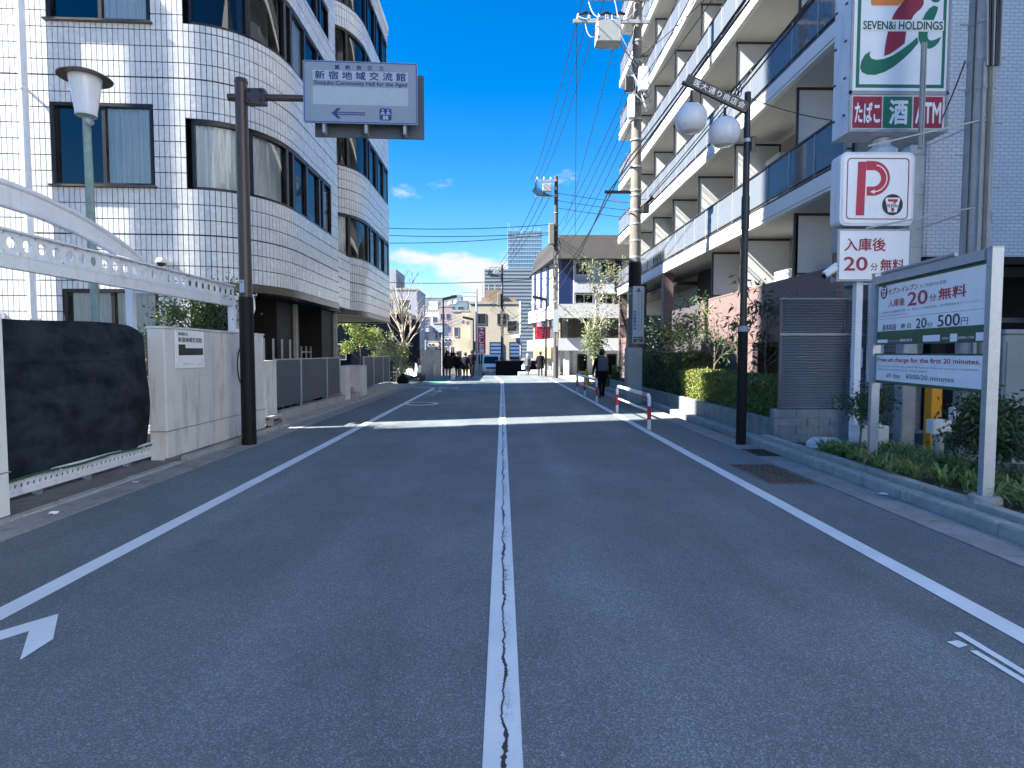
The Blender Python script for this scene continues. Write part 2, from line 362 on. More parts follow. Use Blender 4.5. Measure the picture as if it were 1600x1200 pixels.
def ring_frame(mb, fr, outer, inner, n0, n1):
    """closed band between two outlines of equal length, with thickness"""
    O, U, V, N = fr; k = len(outer)
    P = lambda q, n: [O + U * a + V * b + N * n for a, b in q]
    vs = P(outer, n1) + P(inner, n1) + P(outer, n0) + P(inner, n0); fs = []
    for i in range(k):
        j = (i + 1) % k
        fs += [(i, j, k + j, k + i), (2 * k + j, 2 * k + i, 3 * k + i, 3 * k + j), (j, i, 2 * k + i, 2 * k + j), (k + i, k + j, 3 * k + j, 3 * k + i)]
    return mb.add(vs, fs)
def bez(p0, p1, p2, n):
    return [tuple((1 - t) ** 2 * a + 2 * t * (1 - t) * b + t * t * c for a, b, c in zip(p0, p1, p2)) for t in [i / n for i in range(n + 1)]]
def leaves(mb, pts, size, r, aspect=0.5, droop=0.0):
    for p in pts:
        a = Vector((r.gauss(0, 1), r.gauss(0, 1), r.gauss(0, 1) - droop)).normalized(); b = a.orthogonal().normalized()
        b = (Matrix.Rotation(r.uniform(0, 6.28), 3, a) @ b); s = size * r.uniform(0.6, 1.3); w = s * aspect; c = a.cross(b) * w * 0.25
        p = Vector(p); mb.add([p, p + a * s * .5 + b * w * .5 + c, p + a * s, p + a * s * .5 - b * w * .5 + c], [(0, 1, 2, 3)])
def gz(y):   # the street falls away beyond the side street
    return 0.0 if y < 42 else -min(4.2, (y - 42) * 0.042)
# ------------------------------------------------------------------ the setting
def paint(name, base=0.72, crack=False):
    m, t, out = new_mat(name); k = NT(t)
    wear = k.noise(30, 6, 0.7); big = k.noise(2.5, 4); fine = k.noise(140, 2)
    c = k.mix(k.rng(big, 0.3, 0.7), (base * .80, base * .87, base * .92), (base * .92, base, base * 1.03))
    c = k.mix(k.rng(k.math('ADD', k.math('MULTIPLY', wear, .75), k.math('MULTIPLY', fine, .25)), 0.58, 0.72, 0, .55), c, (0.16, 0.16, 0.17))
    if crack:
        sp = k.n('SeparateXYZ', {0: k.pos()}); x, y = sp.outputs[0], sp.outputs[1]
        one = lambda sc, d: k.n('TexNoise', {'Scale': sc, 'Detail': d, 'Roughness': 0.65, 'Vector': k.n('CombineXYZ', {1: y}).outputs[0]}).outputs['Fac']
        off = k.math('MULTIPLY', k.math('SUBTRACT', one(3.2, 7), 0.5), 0.10)
        d = k.math('ABSOLUTE', k.math('SUBTRACT', k.math('SUBTRACT', x, 0.006), off))
        wid = k.math('ADD', 0.003, k.math('MULTIPLY', k.math('MULTIPLY', k.rng(one(0.8, 2), 0.45, 0.62), k.rng(one(26, 3), 0.35, 0.65)), 0.015))
        thin = k.rng(k.math('SUBTRACT', d, wid), 0.0, 0.003, 1.0, 0.0)
        # chips and dry tufts on the right of the crack where the seam is open
        tuft = k.noise(1.0, 4, 0.7, k.scaled((60, 22, 1)))
        side = k.math('MULTIPLY', k.rng(k.math('SUBTRACT', x, off), -0.012, 0.012, 0, 1), k.rng(k.math('SUBTRACT', x, off), 0.02, 0.07, 1, 0))
        tf = k.math('MULTIPLY', k.math('MULTIPLY', side, k.rng(one(0.9, 2), 0.47, 0.6)), k.rng(tuft, 0.44, 0.56))
        # the seam shows from a few metres in front of the camera only
        c = k.mix(k.math('MULTIPLY', tf, .8), c, (0.10, 0.12, 0.10))
        c = k.mix(thin, c, (0.025, 0.024, 0.022))
    k.bsdf(out, color=c, rough=0.6, normal=k.bump(wear, 0.15, 0.004))
paint('road_paint'); paint('centre_paint', 0.70, True)
surf('green_paint', (0.05, 0.28, 0.14), 0.7, var=0.3)
def iron(name, c):
    m, t, out = new_mat(name); k = NT(t)
    ch = k.n('TexChecker', {'Scale': 26.0, 'Vector': k.pos()}).outputs['Fac']
    n = k.noise(14, 5, .7); h = k.math('ADD', ch, k.math('MULTIPLY', n, .8))
    cc = k.mix(k.rng(h, .4, 1.4), tuple(x * .45 for x in c), c)
    k.bsdf(out, color=cc, rough=.75, normal=k.bump(h, .6, .01), metal=.2)
iron('grate_iron', (0.12, 0.10, 0.085)); iron('cover_iron', (0.2, 0.17, 0.16))

g = MB(); ys = [-400, 10, 41, 42, 44, 60, 90, 142, 3500]
for i, y in enumerate(ys): g.v += [(-3000, y, gz(y) - .08), (-60, y, gz(y) - .08), (60, y, gz(y) - .08), (3000, y, gz(y) - .08)]
for i in range(len(ys) - 1):
    for j in range(3): a = i * 4 + j; g.f.append((a, a + 1, a + 5, a + 4))
struct('ground', g, 'ground')
# carriageway with the side-street junction and the street falling away behind it
r = MB()
rows = [(-25, -4.25, 3.88), (0, -4.25, 3.88), (12, -4.25, 3.88), (28.5, -4.25, 3.88), (30.5, -4.6, 3.9), (32, -30, 4.0), (41.9, -30, 4.6), (42, -8, 4.6), (46, -6.5, 4.4), (60, -6.8, 2.2), (90, -9, -0.5), (142, -14, -6), (400, -40, -32)]
for y, a, b in rows: r.v += [(a, y, gz(y)), (b, y, gz(y))]
for i in range(len(rows) - 1): r.f.append((2 * i, 2 * i + 1, 2 * i + 3, 2 * i + 2))
struct('road', r, 'asphalt')
# footway strip beyond the white line on the right is the same asphalt; the gutters are cast concrete
def strips(name, x0, x1, y0, y1, z0, z1, step, mat, gap=0.006, b=0.012, jit=0.0, seed=1):
    """a run of cast pieces along the street, each piece its own object under one structure"""
    rr = random.Random(seed); root = bpy.data.objects.new(name, None); col.objects.link(root); root['kind'] = 'structure'; WORLD[root.name] = Matrix.Identity(4)
    me = MB().bbox(0, x1 - x0, gap, step - gap, z0, z1, b).mesh(name + '_piece', mat)
    n = int(round((y1 - y0) / step))
    for i in range(n):
        o = link('kerb_stone' if 'kerb' in name else 'slab', me, root, mw=Matrix.Translation((x0 + rr.uniform(-jit, jit), y0 + i * step, rr.uniform(-jit, jit) * .4)))
    return root
strips('gutter_right', 3.88, 4.30, -2.0, 29.8, -.05, .012, 1.06, 'concrete_gutter', .003, .004, .003, 2)
strips('kerb_right', 4.30, 4.46, -1.4, 10.3, -.05, .13, .65, 'kerb_stone', .006, .02, .006, 3)
strips('kerb_bed', 4.47, 4.60, -1.1, 10.3, -.05, .185, .95, 'kerb_stone', .005, .012, .006, 4)
strips('kerb_planter', 4.48, 4.73, 10.32, 29.8, -.05, .085, .78, 'kerb_stone', .005, .015, .006, 5)
strips('gutter_left', -4.62, -4.25, 1.0, 29.6, -.05, .010, .62, 'concrete_gutter', .003, .004, .004, 6)
strips('kerb_left', -4.76, -4.62, 8.9, 29.7, -.05, .075, .6, 'kerb_stone', .006, .014, .008, 7)
strips('kerb_apron', -4.74, -4.62, 1.0, 8.8, -.05, .03, .6, 'kerb_stone', .006, .012, .01, 8)
struct('driveway_apron', MB().box(-5.6, -4.745, 0.5, 8.8, -.06, .028), 'concrete_dark')
struct('yard', MB().box(-16, -5.25, 2, 12.2, -.06, .06), 'concrete_dark')
struct('pavement_left', MB().box(-9, -4.765, 12.5, 29.6, -.06, .085), 'concrete')
struct('wall_verge', MB().box(-4.93, -4.765, 8.8, 12.5, -.06, .055), 'concrete_dark')
struct('bed_soil', MB().box(4.605, 6.0, -1.0, 9.0, -.06, .15), 'soil')
struct('parking_lot', MB().box(6.0, 30, -6, 11.4, -.06, .05).box(4.605, 6.0, 9.0, 10.3, -.06, .04), 'asphalt_lot')
struct('planter_soil', MB().box(4.86, 6.3, 10.62, 29.5, -.06, .36), 'soil')
struct('forecourt', MB().box(6.3, 30, 11.5, 34, -.06, .05), 'concrete')
# painted markings
def mark(name, pts, mat='road_paint', z=.004):
    m = MB().add([(x, y, z + gz(y)) for x, y in pts], [tuple(range(len(pts)))]); return struct(name, m, mat)
def band(name, pts, w, mat='road_paint', z=.004):
    m = MB(); P = [Vector((x, y, 0)) for x, y in pts]
    for i, p in enumerate(P):
        d = (P[min(i + 1, len(P) - 1)] - P[max(i - 1, 0)]).normalized(); n = Vector((d.y, -d.x, 0)) * w / 2
        m.v += [tuple(p - n + Z3 * (z + gz(p.y))), tuple(p + n + Z3 * (z + gz(p.y)))]
    for i in range(len(P) - 1): m.f.append((2 * i, 2 * i + 1, 2 * i + 3, 2 * i + 2))
    return struct(name, m, mat)
band('centre_line', [(0, -3), (0, 31), (-.02, 33), (-.15, 36), (-.5, 40)], .158, 'centre_paint')
band('edge_line_right', [(2.94, -3), (2.94, 30), (2.92, 37.5)], .155)
band('edge_line_left', [(-3.075, -3), (-3.075, 26.8), (-3.13, 27.3), (-3.3, 27.5), (-4.1, 27.5)], .155)
band('cross_line', [(-1.45, 29.6), (.2, 29.6)], .09, z=.008)
band('far_edge_line', [(-4.2, 31.2), (-3.0, 32.6), (-2.9, 36)], .12)
mark('green_lane', [(-4.0, 31.6), (-2.95, 32.9), (-2.95, 35.5), (-3.9, 35.5)], 'green_paint', .003)
mark('arrow_marking', [(-3.02, 3.24), (-2.72, 3.65), (-2.51, 3.32), (-2.51, 3.09), (-2.72, 3.42), (-2.90, 3.16)])
mark('bicycle_marking_dot', [(2.455, 3.21), (2.53, 3.225), (2.545, 3.17), (2.47, 3.14)])
band('bicycle_marking_upper', [(2.60, 3.32), (2.61, 2.6)], .045)
band('bicycle_marking_lower', [(2.525, 3.11), (2.55, 2.55)], .04)
# bicycle stencil further up on the left
for nm, pts, w in (('bicycle_stencil_frame', [(-3.0, 24.9), (-2.75, 26.0), (-2.55, 24.9), (-2.75, 24.3)], .13), ('bicycle_stencil_bar', [(-2.95, 23.2), (-2.55, 23.2)], .16)):
    band(nm, pts, w)
# manhole covers and gully grates
def cover(loc, rad, label, ring='wall_plaster'):
    t = thing('manhole_cover', label, 'manhole', loc)
    MB().lathe([(rad, .002), (rad, .008), (rad * .72, .010)], loc, 40).build('collar', ring, t, True)
    MB().lathe([(rad * .70, .004), (rad * .70, .012), (rad * .02, .013)], loc, 40).build('cover', 'cover_iron', t, True)
cover((-2.55, 18.8, 0), .56, 'round iron manhole cover in a pale collar by the left white line')
cover((-2.45, 27.3, 0), .45, 'small round manhole cover at the far bend of the left line')
gr = thing('gully_grate', 'rusty rectangular iron grate in asphalt near the white kerb line', 'grate', (3.6, 7.8, 0))
MB().box(3.25, 3.86, 7.2, 8.5, -.02, .006).build('frame', 'concrete_dark', gr)
MB().box(3.29, 3.82, 7.26, 8.44, .006, .012).build('cover_plate', 'grate_iron', gr)
for i in range(9):
    for s_ in range(2): MB().box(3.31 + s_ * .26, 3.54 + s_ * .26, 7.3 + i * .128, 7.37 + i * .128, .012, .02).build('bar', 'grate_iron', gr)
gr = thing('gully_grate', 'small dark gully grate in the gutter by the black lamp post', 'grate', (4.1, 9.5, 0))
MB().box(3.92, 4.28, 9.1, 9.75, .012, .02).build('frame', 'grate_iron', gr)
for i in range(7): MB().box(3.95, 4.25, 9.14 + i * .085, 9.18 + i * .085, .02, .03).build('bar', 'black_metal', gr)
for k_, (x, y, sx, sy, lab) in enumerate(((4.22, 6.55, .07, .05, 'crumpled white paper scrap in the right gutter'), (-4.4, 5.9, .05, .03, 'white paper scrap in the left gutter'), (-4.45, 7.3, .04, .035, 'tiny pale litter flake beside the left apron kerb'))):
    m = MB(); rr = random.Random(k_)
    for i in range(4):
        for j in range(4): m.v.append((x + (i - 1.5) * sx / 2, y + (j - 1.5) * sy / 2, .02 + rr.random() * .03))
    for i in range(3):
        for j in range(3): m.f.append((i * 4 + j, i * 4 + j + 1, i * 4 + j + 5, i * 4 + j + 4))
    tag(m.build('paper_scrap', 'paper_white'), lab, 'litter', 'litter in the gutters')
# ------------------------------------------------------------------ left: the tiled hall with its curved corner
hall = thing('community_hall', 'white tiled hall with curved corner bays and ribbon windows, left of street', 'building', (-8, 14, 0))
TP, TR, JG = .107, .32, .019      # tile pitch, row pitch, joint
def path_cols(pts, pitch):
    """resample a plan polyline into equal columns"""
    P = [Vector((x, y)) for x, y in pts]; cum = [0]
    for i in range(1, len(P)): cum.append(cum[-1] + (P[i] - P[i - 1]).length)
    def at(s):
        for i in range(1, len(P)):
            if s <= cum[i] or i == len(P) - 1:
                t = (s - cum[i - 1]) / (cum[i] - cum[i - 1]); return P[i - 1].lerp(P[i], t)
    n = int(cum[-1] / pitch); return [at(i * cum[-1] / n) for i in range(n + 1)]
def interval_sub(z0, z1, holes):
    out = [(z0, z1)]
    for a, b in holes:
        nxt = []
        for c, d in out:
            if b <= c or a >= d: nxt.append((c, d)); continue
            if a > c: nxt.append((c, a))
            if b < d: nxt.append((b, d))
        out = nxt
    return [q for q in out if q[1] - q[0] > .02]
wall = None; n_ind = 0
tile_me = MB().hexa([(-.5, -1, -.5), (.5, -1, -.5), (.5, 0, -.5), (-.5, 0, -.5), (-.5, -1, .5), (.5, -1, .5), (.5, 0, .5), (-.5, 0, .5)]).mesh('tile', 'tile_white')
def facade(cols, z_of, holes_of, zbase, core, field, want, wallpart=None):
    """core wall behind, tiles proud of it; want(p, z) says whether a tile becomes an object of its own"""
    ind = []
    for i in range(len(cols) - 1):
        a, b = cols[i], cols[i + 1]; d = (b - a); n = Vector((d.y, -d.x)).normalized(); mid = (a + b) / 2
        z0, z1 = z_of(mid); holes = holes_of(mid, i)
        for c, e in interval_sub(z0, z1, holes):
            A, B = a - n * .025, b - n * .025
            core.quad((A.x, A.y, c), (B.x, B.y, c), (B.x, B.y, e), (A.x, A.y, e))
            rows = math.floor((c - zbase) / TR + 1e-6), math.ceil((e - zbase) / TR - 1e-6)
            for k in range(rows[0], rows[1]):
                r0, r1 = max(c, zbase + k * TR), min(e, zbase + (k + 1) * TR)
                if r1 - r0 < .04: continue
                r0 += JG / 2 + (.012 if k % 10 == 3 else 0); r1 -= JG / 2; w = d.length - JG * .8
                if want(mid, (r0 + r1) / 2): ind.append((mid, d, w, r0, r1)); continue
                u = d.normalized() * w / 2; o = n * (rnd.uniform(-.0015, .0015)); p0 = mid - u + o; p1 = mid + u + o; q0 = p0 - n * .02; q1 = p1 - n * .02
                field.hexa([(p0.x, p0.y, r0), (p1.x, p1.y, r0), (q1.x, q1.y, r0), (q0.x, q0.y, r0), (p0.x, p0.y, r1), (p1.x, p1.y, r1), (q1.x, q1.y, r1), (q0.x, q0.y, r1)])
    return ind
K = .05
def front_y(x): return 12.85 + K * (x + 6.75)
c1 = [(-13, front_y(-13)), (-6.75, 12.85)] + bez((-6.75, 12.85), (-5.0, 12.94), (-5.0, 15.2), 22)[1:] + [(-5.0, 18.6)]
cols1 = path_cols(c1, TP)
ROW1, ROW2, ROW3 = (5.02, 6.46), (8.38, 9.82), (10.58, 11.46)
def is_side(p): return p.x > -6.56 and p.y < 18.0
def holes1(p, i):
    h = []
    if is_side(p): h += [ROW1, ROW2, ROW3]
    if -9.25 < p.x < -7.21: h += [(5.05, 6.72), (8.36, 10.0)]
    if -9.13 < p.x < -7.2: h += [(1.15, 2.92)]
    return h
def z1(p): return (0.06 if p.x < -6.6 else 3.1, 12.6)
core, field = MB(), MB()
ind = facade(cols1, z1, holes1, 3.1, core, field, lambda p, z: p.x < -6.2 and p.x > -9.9 and 1.9 < z < 9.2)
ind.sort(key=lambda q: (q[0] - Vector((0, 0))).length + abs(q[3] - 4.2) * .55)
c2 = [(-8.2, 20.6), (-6.6, 20.7)] + bez((-6.6, 20.7), (-5.0, 20.8), (-5.0, 23.0), 16)[1:] + [(-5.0, 26.9)] + bez((-5.0, 26.9), (-5.0, 27.5), (-5.7, 27.7), 6)[1:] + [(-8, 27.8)]
cols2 = path_cols(c2, TP)
R2 = [(4.95, 6.42), (8.03, 9.57), (11.3, 12.7), (13.5, 15.0)]
def holes2(p, i): return R2 if (p.y > 20.6 and p.y < 27.2 and p.x > -7.2) else []
facade(cols2, lambda p: (3.1, 15.5), holes2, 3.1, core, field, lambda p, z: False)
# link bay between the two bulges
cols3 = path_cols([(-5.35, 18.75), (-5.3, 21.2)], TP)
facade(cols3, lambda p: (3.1, 4.9), lambda p, i: [], 3.1, core, field, lambda p, z: False)
# end return of the first bulge
cols4 = path_cols([(-5.0, 18.6), (-7.5, 18.62)], TP)
facade(cols4, lambda p: (3.1, 12.6), lambda p, i: [ROW1] if p.x > -5.9 else [], 3.1, core, field, lambda p, z: False)
wall = core.build('wall', 'joint_dark', hall)
for k, (mid, d, w, r0, r1) in enumerate(ind):
    if k < 300:
        ang = math.atan2(d.y, d.x)
        link('tile', tile_me, wall, mw=Matrix.Translation((mid.x, mid.y, (r0 + r1) / 2)) @ Matrix.Rotation(ang, 4, 'Z') @ Matrix.Diagonal((w, .02, r1 - r0, 1)) @ Matrix.Translation((0, 1, 0)))
    else:
        n = Vector((d.y, -d.x)).normalized(); u = d.normalized() * w / 2; p0, p1 = mid - u, mid + u; q0, q1 = p0 - n * .02, p1 - n * .02
        field.hexa([(p0.x, p0.y, r0), (p1.x, p1.y, r0), (q1.x, q1.y, r0), (q0.x, q0.y, r0), (p0.x, p0.y, r1), (p1.x, p1.y, r1), (q1.x, q1.y, r1), (q0.x, q0.y, r1)])
field.build('tile_field', 'tile_white', wall, kind='stuff')
# body behind: roofs, back wall, floors
def poly_roof(cols, back, z0, z1, name, mat):
    pts = [(p.x, p.y) for p in cols[::4]] + [(cols[-1].x, cols[-1].y)] + back
    return MB().prism(pts, z0, z1).build(name, mat, hall)
ins1 = [p - Vector((0, 0)) for p in cols1]
def inset(cols, d):
    out = []
    for i, p in enumerate(cols):
        a = cols[max(i - 1, 0)]; b = cols[min(i + 1, len(cols) - 1)]; t = (b - a); n = Vector((t.y, -t.x)).normalized(); out.append(p - n * d)
    return out
poly_roof(inset(cols1, .03), [(-8, 18.6), (-8, 27.9), (-13, 27.9)], 12.45, 12.62, 'roof', 'concrete')
poly_roof(inset(cols2, .03), [], 15.35, 15.5, 'roof', 'concrete')
MB().box(-12.9, -7.9, 18.3, 27.9, 3.2, 15.4).build('rear_block', 'wall_white', hall)
MB().box(-11, -6.1, 20.9, 27.5, 15.5, 17.6).build('roof_shade_block', 'wall_white', hall)  # unseen roof block, added so its shadow reaches the lowest balcony slab
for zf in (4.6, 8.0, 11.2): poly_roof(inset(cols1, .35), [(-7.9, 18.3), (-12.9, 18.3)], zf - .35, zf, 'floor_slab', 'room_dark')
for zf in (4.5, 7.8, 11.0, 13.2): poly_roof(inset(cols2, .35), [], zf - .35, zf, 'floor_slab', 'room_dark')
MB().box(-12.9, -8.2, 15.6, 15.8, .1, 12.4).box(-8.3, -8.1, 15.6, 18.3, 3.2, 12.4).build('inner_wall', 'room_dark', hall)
# cornice and coping
def ribbon(cols, z0, z1, out, back, name, mat, smooth=True):
    m = MB(); O = inset(cols, -out); I = inset(cols, back)
    for a, b in zip(O, I): m.v += [(a.x, a.y, z0), (a.x, a.y, z1), (b.x, b.y, z1), (b.x, b.y, z0)]
    for i in range(len(O) - 1):
        for j in range(4): m.f.append((4 * i + j, 4 * (i + 1) + j, 4 * (i + 1) + (j + 1) % 4, 4 * i + (j + 1) % 4))
    e = 4 * (len(O) - 1); m.f += [(3, 2, 1, 0), (e, e + 1, e + 2, e + 3)]
    return m.build(name, mat, hall, smooth)
ribbon(cols2, 15.5, 15.75, .06, .25, 'coping', 'white_metal'); ribbon(cols1, 12.6, 12.75, .05, .25, 'coping', 'white_metal')
side1 = [p for p in cols1 if p.x > -6.75]
ribbon(side1, 2.93, 3.095, .01, .3, 'fascia', 'fascia_brown'); ribbon(cols2, 2.93, 3.095, .01, .3, 'fascia', 'fascia_brown')
ribbon(cols4[:12], 2.93, 3.095, .008, .3, 'fascia', 'fascia_brown')
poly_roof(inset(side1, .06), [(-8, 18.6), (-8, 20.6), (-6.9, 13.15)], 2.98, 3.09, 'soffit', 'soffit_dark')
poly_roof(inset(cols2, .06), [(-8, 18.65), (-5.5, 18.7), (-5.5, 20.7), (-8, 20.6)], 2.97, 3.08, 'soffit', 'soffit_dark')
MB().box(-8.0, -5.36, 18.66, 20.75, 4.9, 5.0).build('link_roof', 'concrete', hall)
# ribbon windows: each pane follows the curve, with a curtain or dark room behind
def win_run(cols, z0, z1, breaks, parent_name, curtain_for=(), frame=.055, glassm='window_dark'):
    """split a run of columns at the indices in breaks; each piece is one window with frame, pane and maybe a curtain"""
    for bi in range(len(breaks) - 1):
        a, b = breaks[bi], breaks[bi + 1]; seg = cols[a:b + 1]
        if len(seg) < 2: continue
        G = inset(seg, .09); O = inset(seg, .02); B = inset(seg, .14)
        f = MB()
        def rib(za, zb):
            v0 = len(f.v)
            for p, q in zip(O, B): f.v.extend([(p.x, p.y, za), (p.x, p.y, zb), (q.x, q.y, zb), (q.x, q.y, za)])
            for i in range(len(O) - 1):
                for j in range(4): f.f.append((v0 + 4 * i + j, v0 + 4 * i + 4 + j, v0 + 4 * i + 4 + (j + 1) % 4, v0 + 4 * i + (j + 1) % 4))
        rib(z0, z0 + frame); rib(z1 - frame * 1.5, z1)
        for p, q, nx in ((O[0], B[0], O[1]), (O[-1], B[-1], O[-2])):
            t = (nx - p).normalized() * frame; f.hexa([(p.x, p.y, z0), (p.x + t.x, p.y + t.y, z0), (q.x + t.x, q.y + t.y, z0), (q.x, q.y, z0), (p.x, p.y, z1), (p.x + t.x, p.y + t.y, z1), (q.x + t.x, q.y + t.y, z1), (q.x, q.y, z1)])
        w = f.build('window', 'frame_dark', hall)
        g_ = MB()
        for p in G: g_.v += [(p.x, p.y, z0 + frame), (p.x, p.y, z1 - frame)]
        for i in range(len(G) - 1): g_.f.append((2 * i, 2 * i + 2, 2 * i + 3, 2 * i + 1))
        g_.build('pane', glassm if bi not in curtain_for else 'window_clear', w, True)
        if bi in curtain_for:
            Cn = []; seg2 = inset(seg, .16)
            cm = MB(); P2 = []
            for i in range(len(seg2) - 1):
                for j in range(4): P2.append(seg2[i].lerp(seg2[i + 1], j / 4))
            nn = (seg2[-1] - seg2[0]); nn = Vector((nn.y, -nn.x)).normalized()
            for i, p in enumerate(P2):
                q = p + nn * (math.sin(i * 1.15) * .028 + math.sin(i * .43) * .015); cm.v += [(q.x, q.y, z0 - .05), (q.x, q.y, z1)]
            for i in range(len(P2) - 1): cm.f.append((2 * i, 2 * i + 2, 2 * i + 3, 2 * i + 1))
            cm.build('curtain', 'curtain', w, True)
        else:
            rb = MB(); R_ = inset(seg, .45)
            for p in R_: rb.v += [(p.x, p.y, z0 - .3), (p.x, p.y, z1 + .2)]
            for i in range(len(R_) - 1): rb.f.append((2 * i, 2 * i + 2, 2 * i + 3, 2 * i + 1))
            rb.build('blind', 'curtain_grey' if (bi % 3 == 1) else 'room_dark', w, True)  # the dark ones are sheets standing in for the unlit room
i_side = [i for i, p in enumerate(cols1) if is_side(p)]; ia, ib = i_side[0] - 0, i_side[-1] + 1
def fr(*t): return [ia + int((ib - ia) * q) for q in t]
win_run(cols1, *ROW1, fr(0, .20, .40, .47, .62, .80, .86, 1.0), 'w', (0, 1))
win_run(cols1, *ROW2, fr(0, .20, .40, .47, .62, .80, .86, 1.0), 'w', (3,))
win_run(cols1, *ROW3, fr(0, .2, .4, .47, .62, .80, .86, 1.0), 'w')
j_side = [i for i, p in enumerate(cols2) if holes2(p, i)]; ja, jb = j_side[0], j_side[-1] + 1
for q in R2: win_run(cols2, *q, [ja + int((jb - ja) * t) for t in (0, .27, .45, .50, .66, .70, .84, 1.0)], 'w', (0,) if q == R2[0] else ())
# flat windows of the street-facing front
def flat_window(x0, x1, za, zb, left_dark, blind=False):
    ya = front_y(x0); U = Vector((1, K, 0)).normalized(); N = Vector((K, -1, 0)).normalized(); O = Vector((x0, ya, za)); wd = x1 - x0; h = zb - za
    f = MB(); bx = lambda u0, u1, v0, v1, n0, n1: f.frame_box(O, U, Z3, N, u0, u1, v0, v1, n0, n1)
    bx(0, wd, 0, .06, -.14, .0); bx(0, wd, h - .06, h, -.14, .0); bx(0, .06, .06, h - .06, -.14, 0); bx(wd - .06, wd, .06, h - .06, -.14, 0); bx(wd * .49, wd * .49 + .07, .06, h - .06, -.13, -.02)
    w = f.build('window', 'frame_dark', hall)
    MB().frame_box(O, U, Z3, N, -.05, wd + .06, -.035, .0, -.1, .1).build('sill', 'fascia_brown', w)
    MB().frame_box(O, U, Z3, N, .06, wd * .49, .06, h - .06, -.10, -.09).build('pane', 'window_dark' if left_dark else 'window_clear', w)
    MB().frame_box(O, U, Z3, N, wd * .49 + .07, wd - .06, .06, h - .06, -.075, -.065).build('pane', 'window_clear', w)
    if left_dark: MB().frame_box(O, U, Z3, N, .05, wd * .47, .05, h - .05, -.2, -.17).build('shutter', 'room_dark', w)
    m = MB(); n = 60
    for i in range(n + 1):
        u = wd * (.52 if left_dark else .05) + (wd * (.46 if left_dark else .9)) * i / n; q = O + U * u + N * (-.14 + .025 * math.sin(i * 1.3) + .015 * math.sin(i * .5))
        lo = h * .5 if blind else 0
        m.v += [tuple(q + Z3 * lo), tuple(q + Z3 * h)]
    for i in range(n): m.f.append((2 * i, 2 * i + 2, 2 * i + 3, 2 * i + 1))
    m.build('curtain', 'curtain', w, True)
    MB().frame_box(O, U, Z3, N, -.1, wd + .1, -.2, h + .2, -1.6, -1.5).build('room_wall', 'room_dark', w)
flat_window(-9.23, -7.23, 5.05, 6.72, True); flat_window(-9.23, -7.23, 8.36, 10.0, True); flat_window(-9.11, -7.22, 1.15, 2.92, False, True)
# downpipe with brackets, vent, dome camera
dp = MB(); yp = front_y(-9.62) - .16
dp.cyl((-9.62, yp, .1), (-9.62, yp, 12.4), .075, n=16)
pipe = dp.build('downpipe', 'white_metal', hall, True)
for zb in (2.3, 4.6, 6.9, 9.2): MB().lathe([(.085, -.03), (.09, 0), (.085, .03)], (-9.62, yp, zb), 16).box(-9.64, -9.60, yp, yp + .17, zb - .015, zb + .015).build('bracket', 'white_metal', pipe)
# one fresh-air vent and the dome camera by the gate
MB().cyl((-10.35, front_y(-10.35) + .02, 2.35), (-10.35, front_y(-10.35) - .05, 2.35), .09, n=18).build('vent', 'steel_grey', hall, True)
DCY = front_y(-6.98)
dc = thing('dome_camera', 'white dome security camera on the tiled wall above the gate beam', 'camera', (-6.98, 12.5, 3.45))
MB().box(-7.02, -6.92, DCY - .3, DCY + .0, 3.42, 3.5).build('arm', 'white_metal', dc)
MB().lathe([(0, .09), (.06, .085), (.1, .04), (.11, 0), (.1, -.02)], (-6.98, DCY - .3, 3.45), 18).build('housing', 'white_metal', dc, True)
MB().lathe([(.085, -.02), (.07, -.06), (.03, -.085), (0, -.09)], (-6.98, DCY - .3, 3.45), 18).build('dome', 'black_metal', dc, True)
# ground floor under the overhang: glazed entrance, dark stone piers, bronze post
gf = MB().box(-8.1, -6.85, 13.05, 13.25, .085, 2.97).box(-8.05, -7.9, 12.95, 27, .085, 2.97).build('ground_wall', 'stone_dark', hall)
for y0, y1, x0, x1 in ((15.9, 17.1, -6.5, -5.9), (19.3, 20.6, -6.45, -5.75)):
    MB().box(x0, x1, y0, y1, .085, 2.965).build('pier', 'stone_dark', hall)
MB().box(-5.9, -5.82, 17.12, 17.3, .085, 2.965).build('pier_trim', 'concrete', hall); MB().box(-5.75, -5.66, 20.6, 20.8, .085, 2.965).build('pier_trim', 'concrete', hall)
for x, y in ((-6.35, 14.6), (-6.75, 13.6), (-6.62, 15.3)): MB().cyl((x, y, .085), (x, y, 2.96), .045, n=12).build('bronze_post', 'fascia_brown', hall, True)
for i in range(5):
    y0 = 13.0 + i * .95
    e = MB(); e.box(-7.15, -7.08, y0, y0 + .07, .1, 2.9).box(-7.15, -7.08, y0 + .07, y0 + .95, 2.1, 2.17).build('door_frame', 'frame_dark', hall)
    MB().box(-7.13, -7.11, y0 + .07, y0 + .95, .1, 2.9).build('door_pane', 'window_clear', hall)
MB().box(-7.8, -7.75, 13.3, 18, .2, 2.8).build('lobby_wall', 'wall_white', hall)
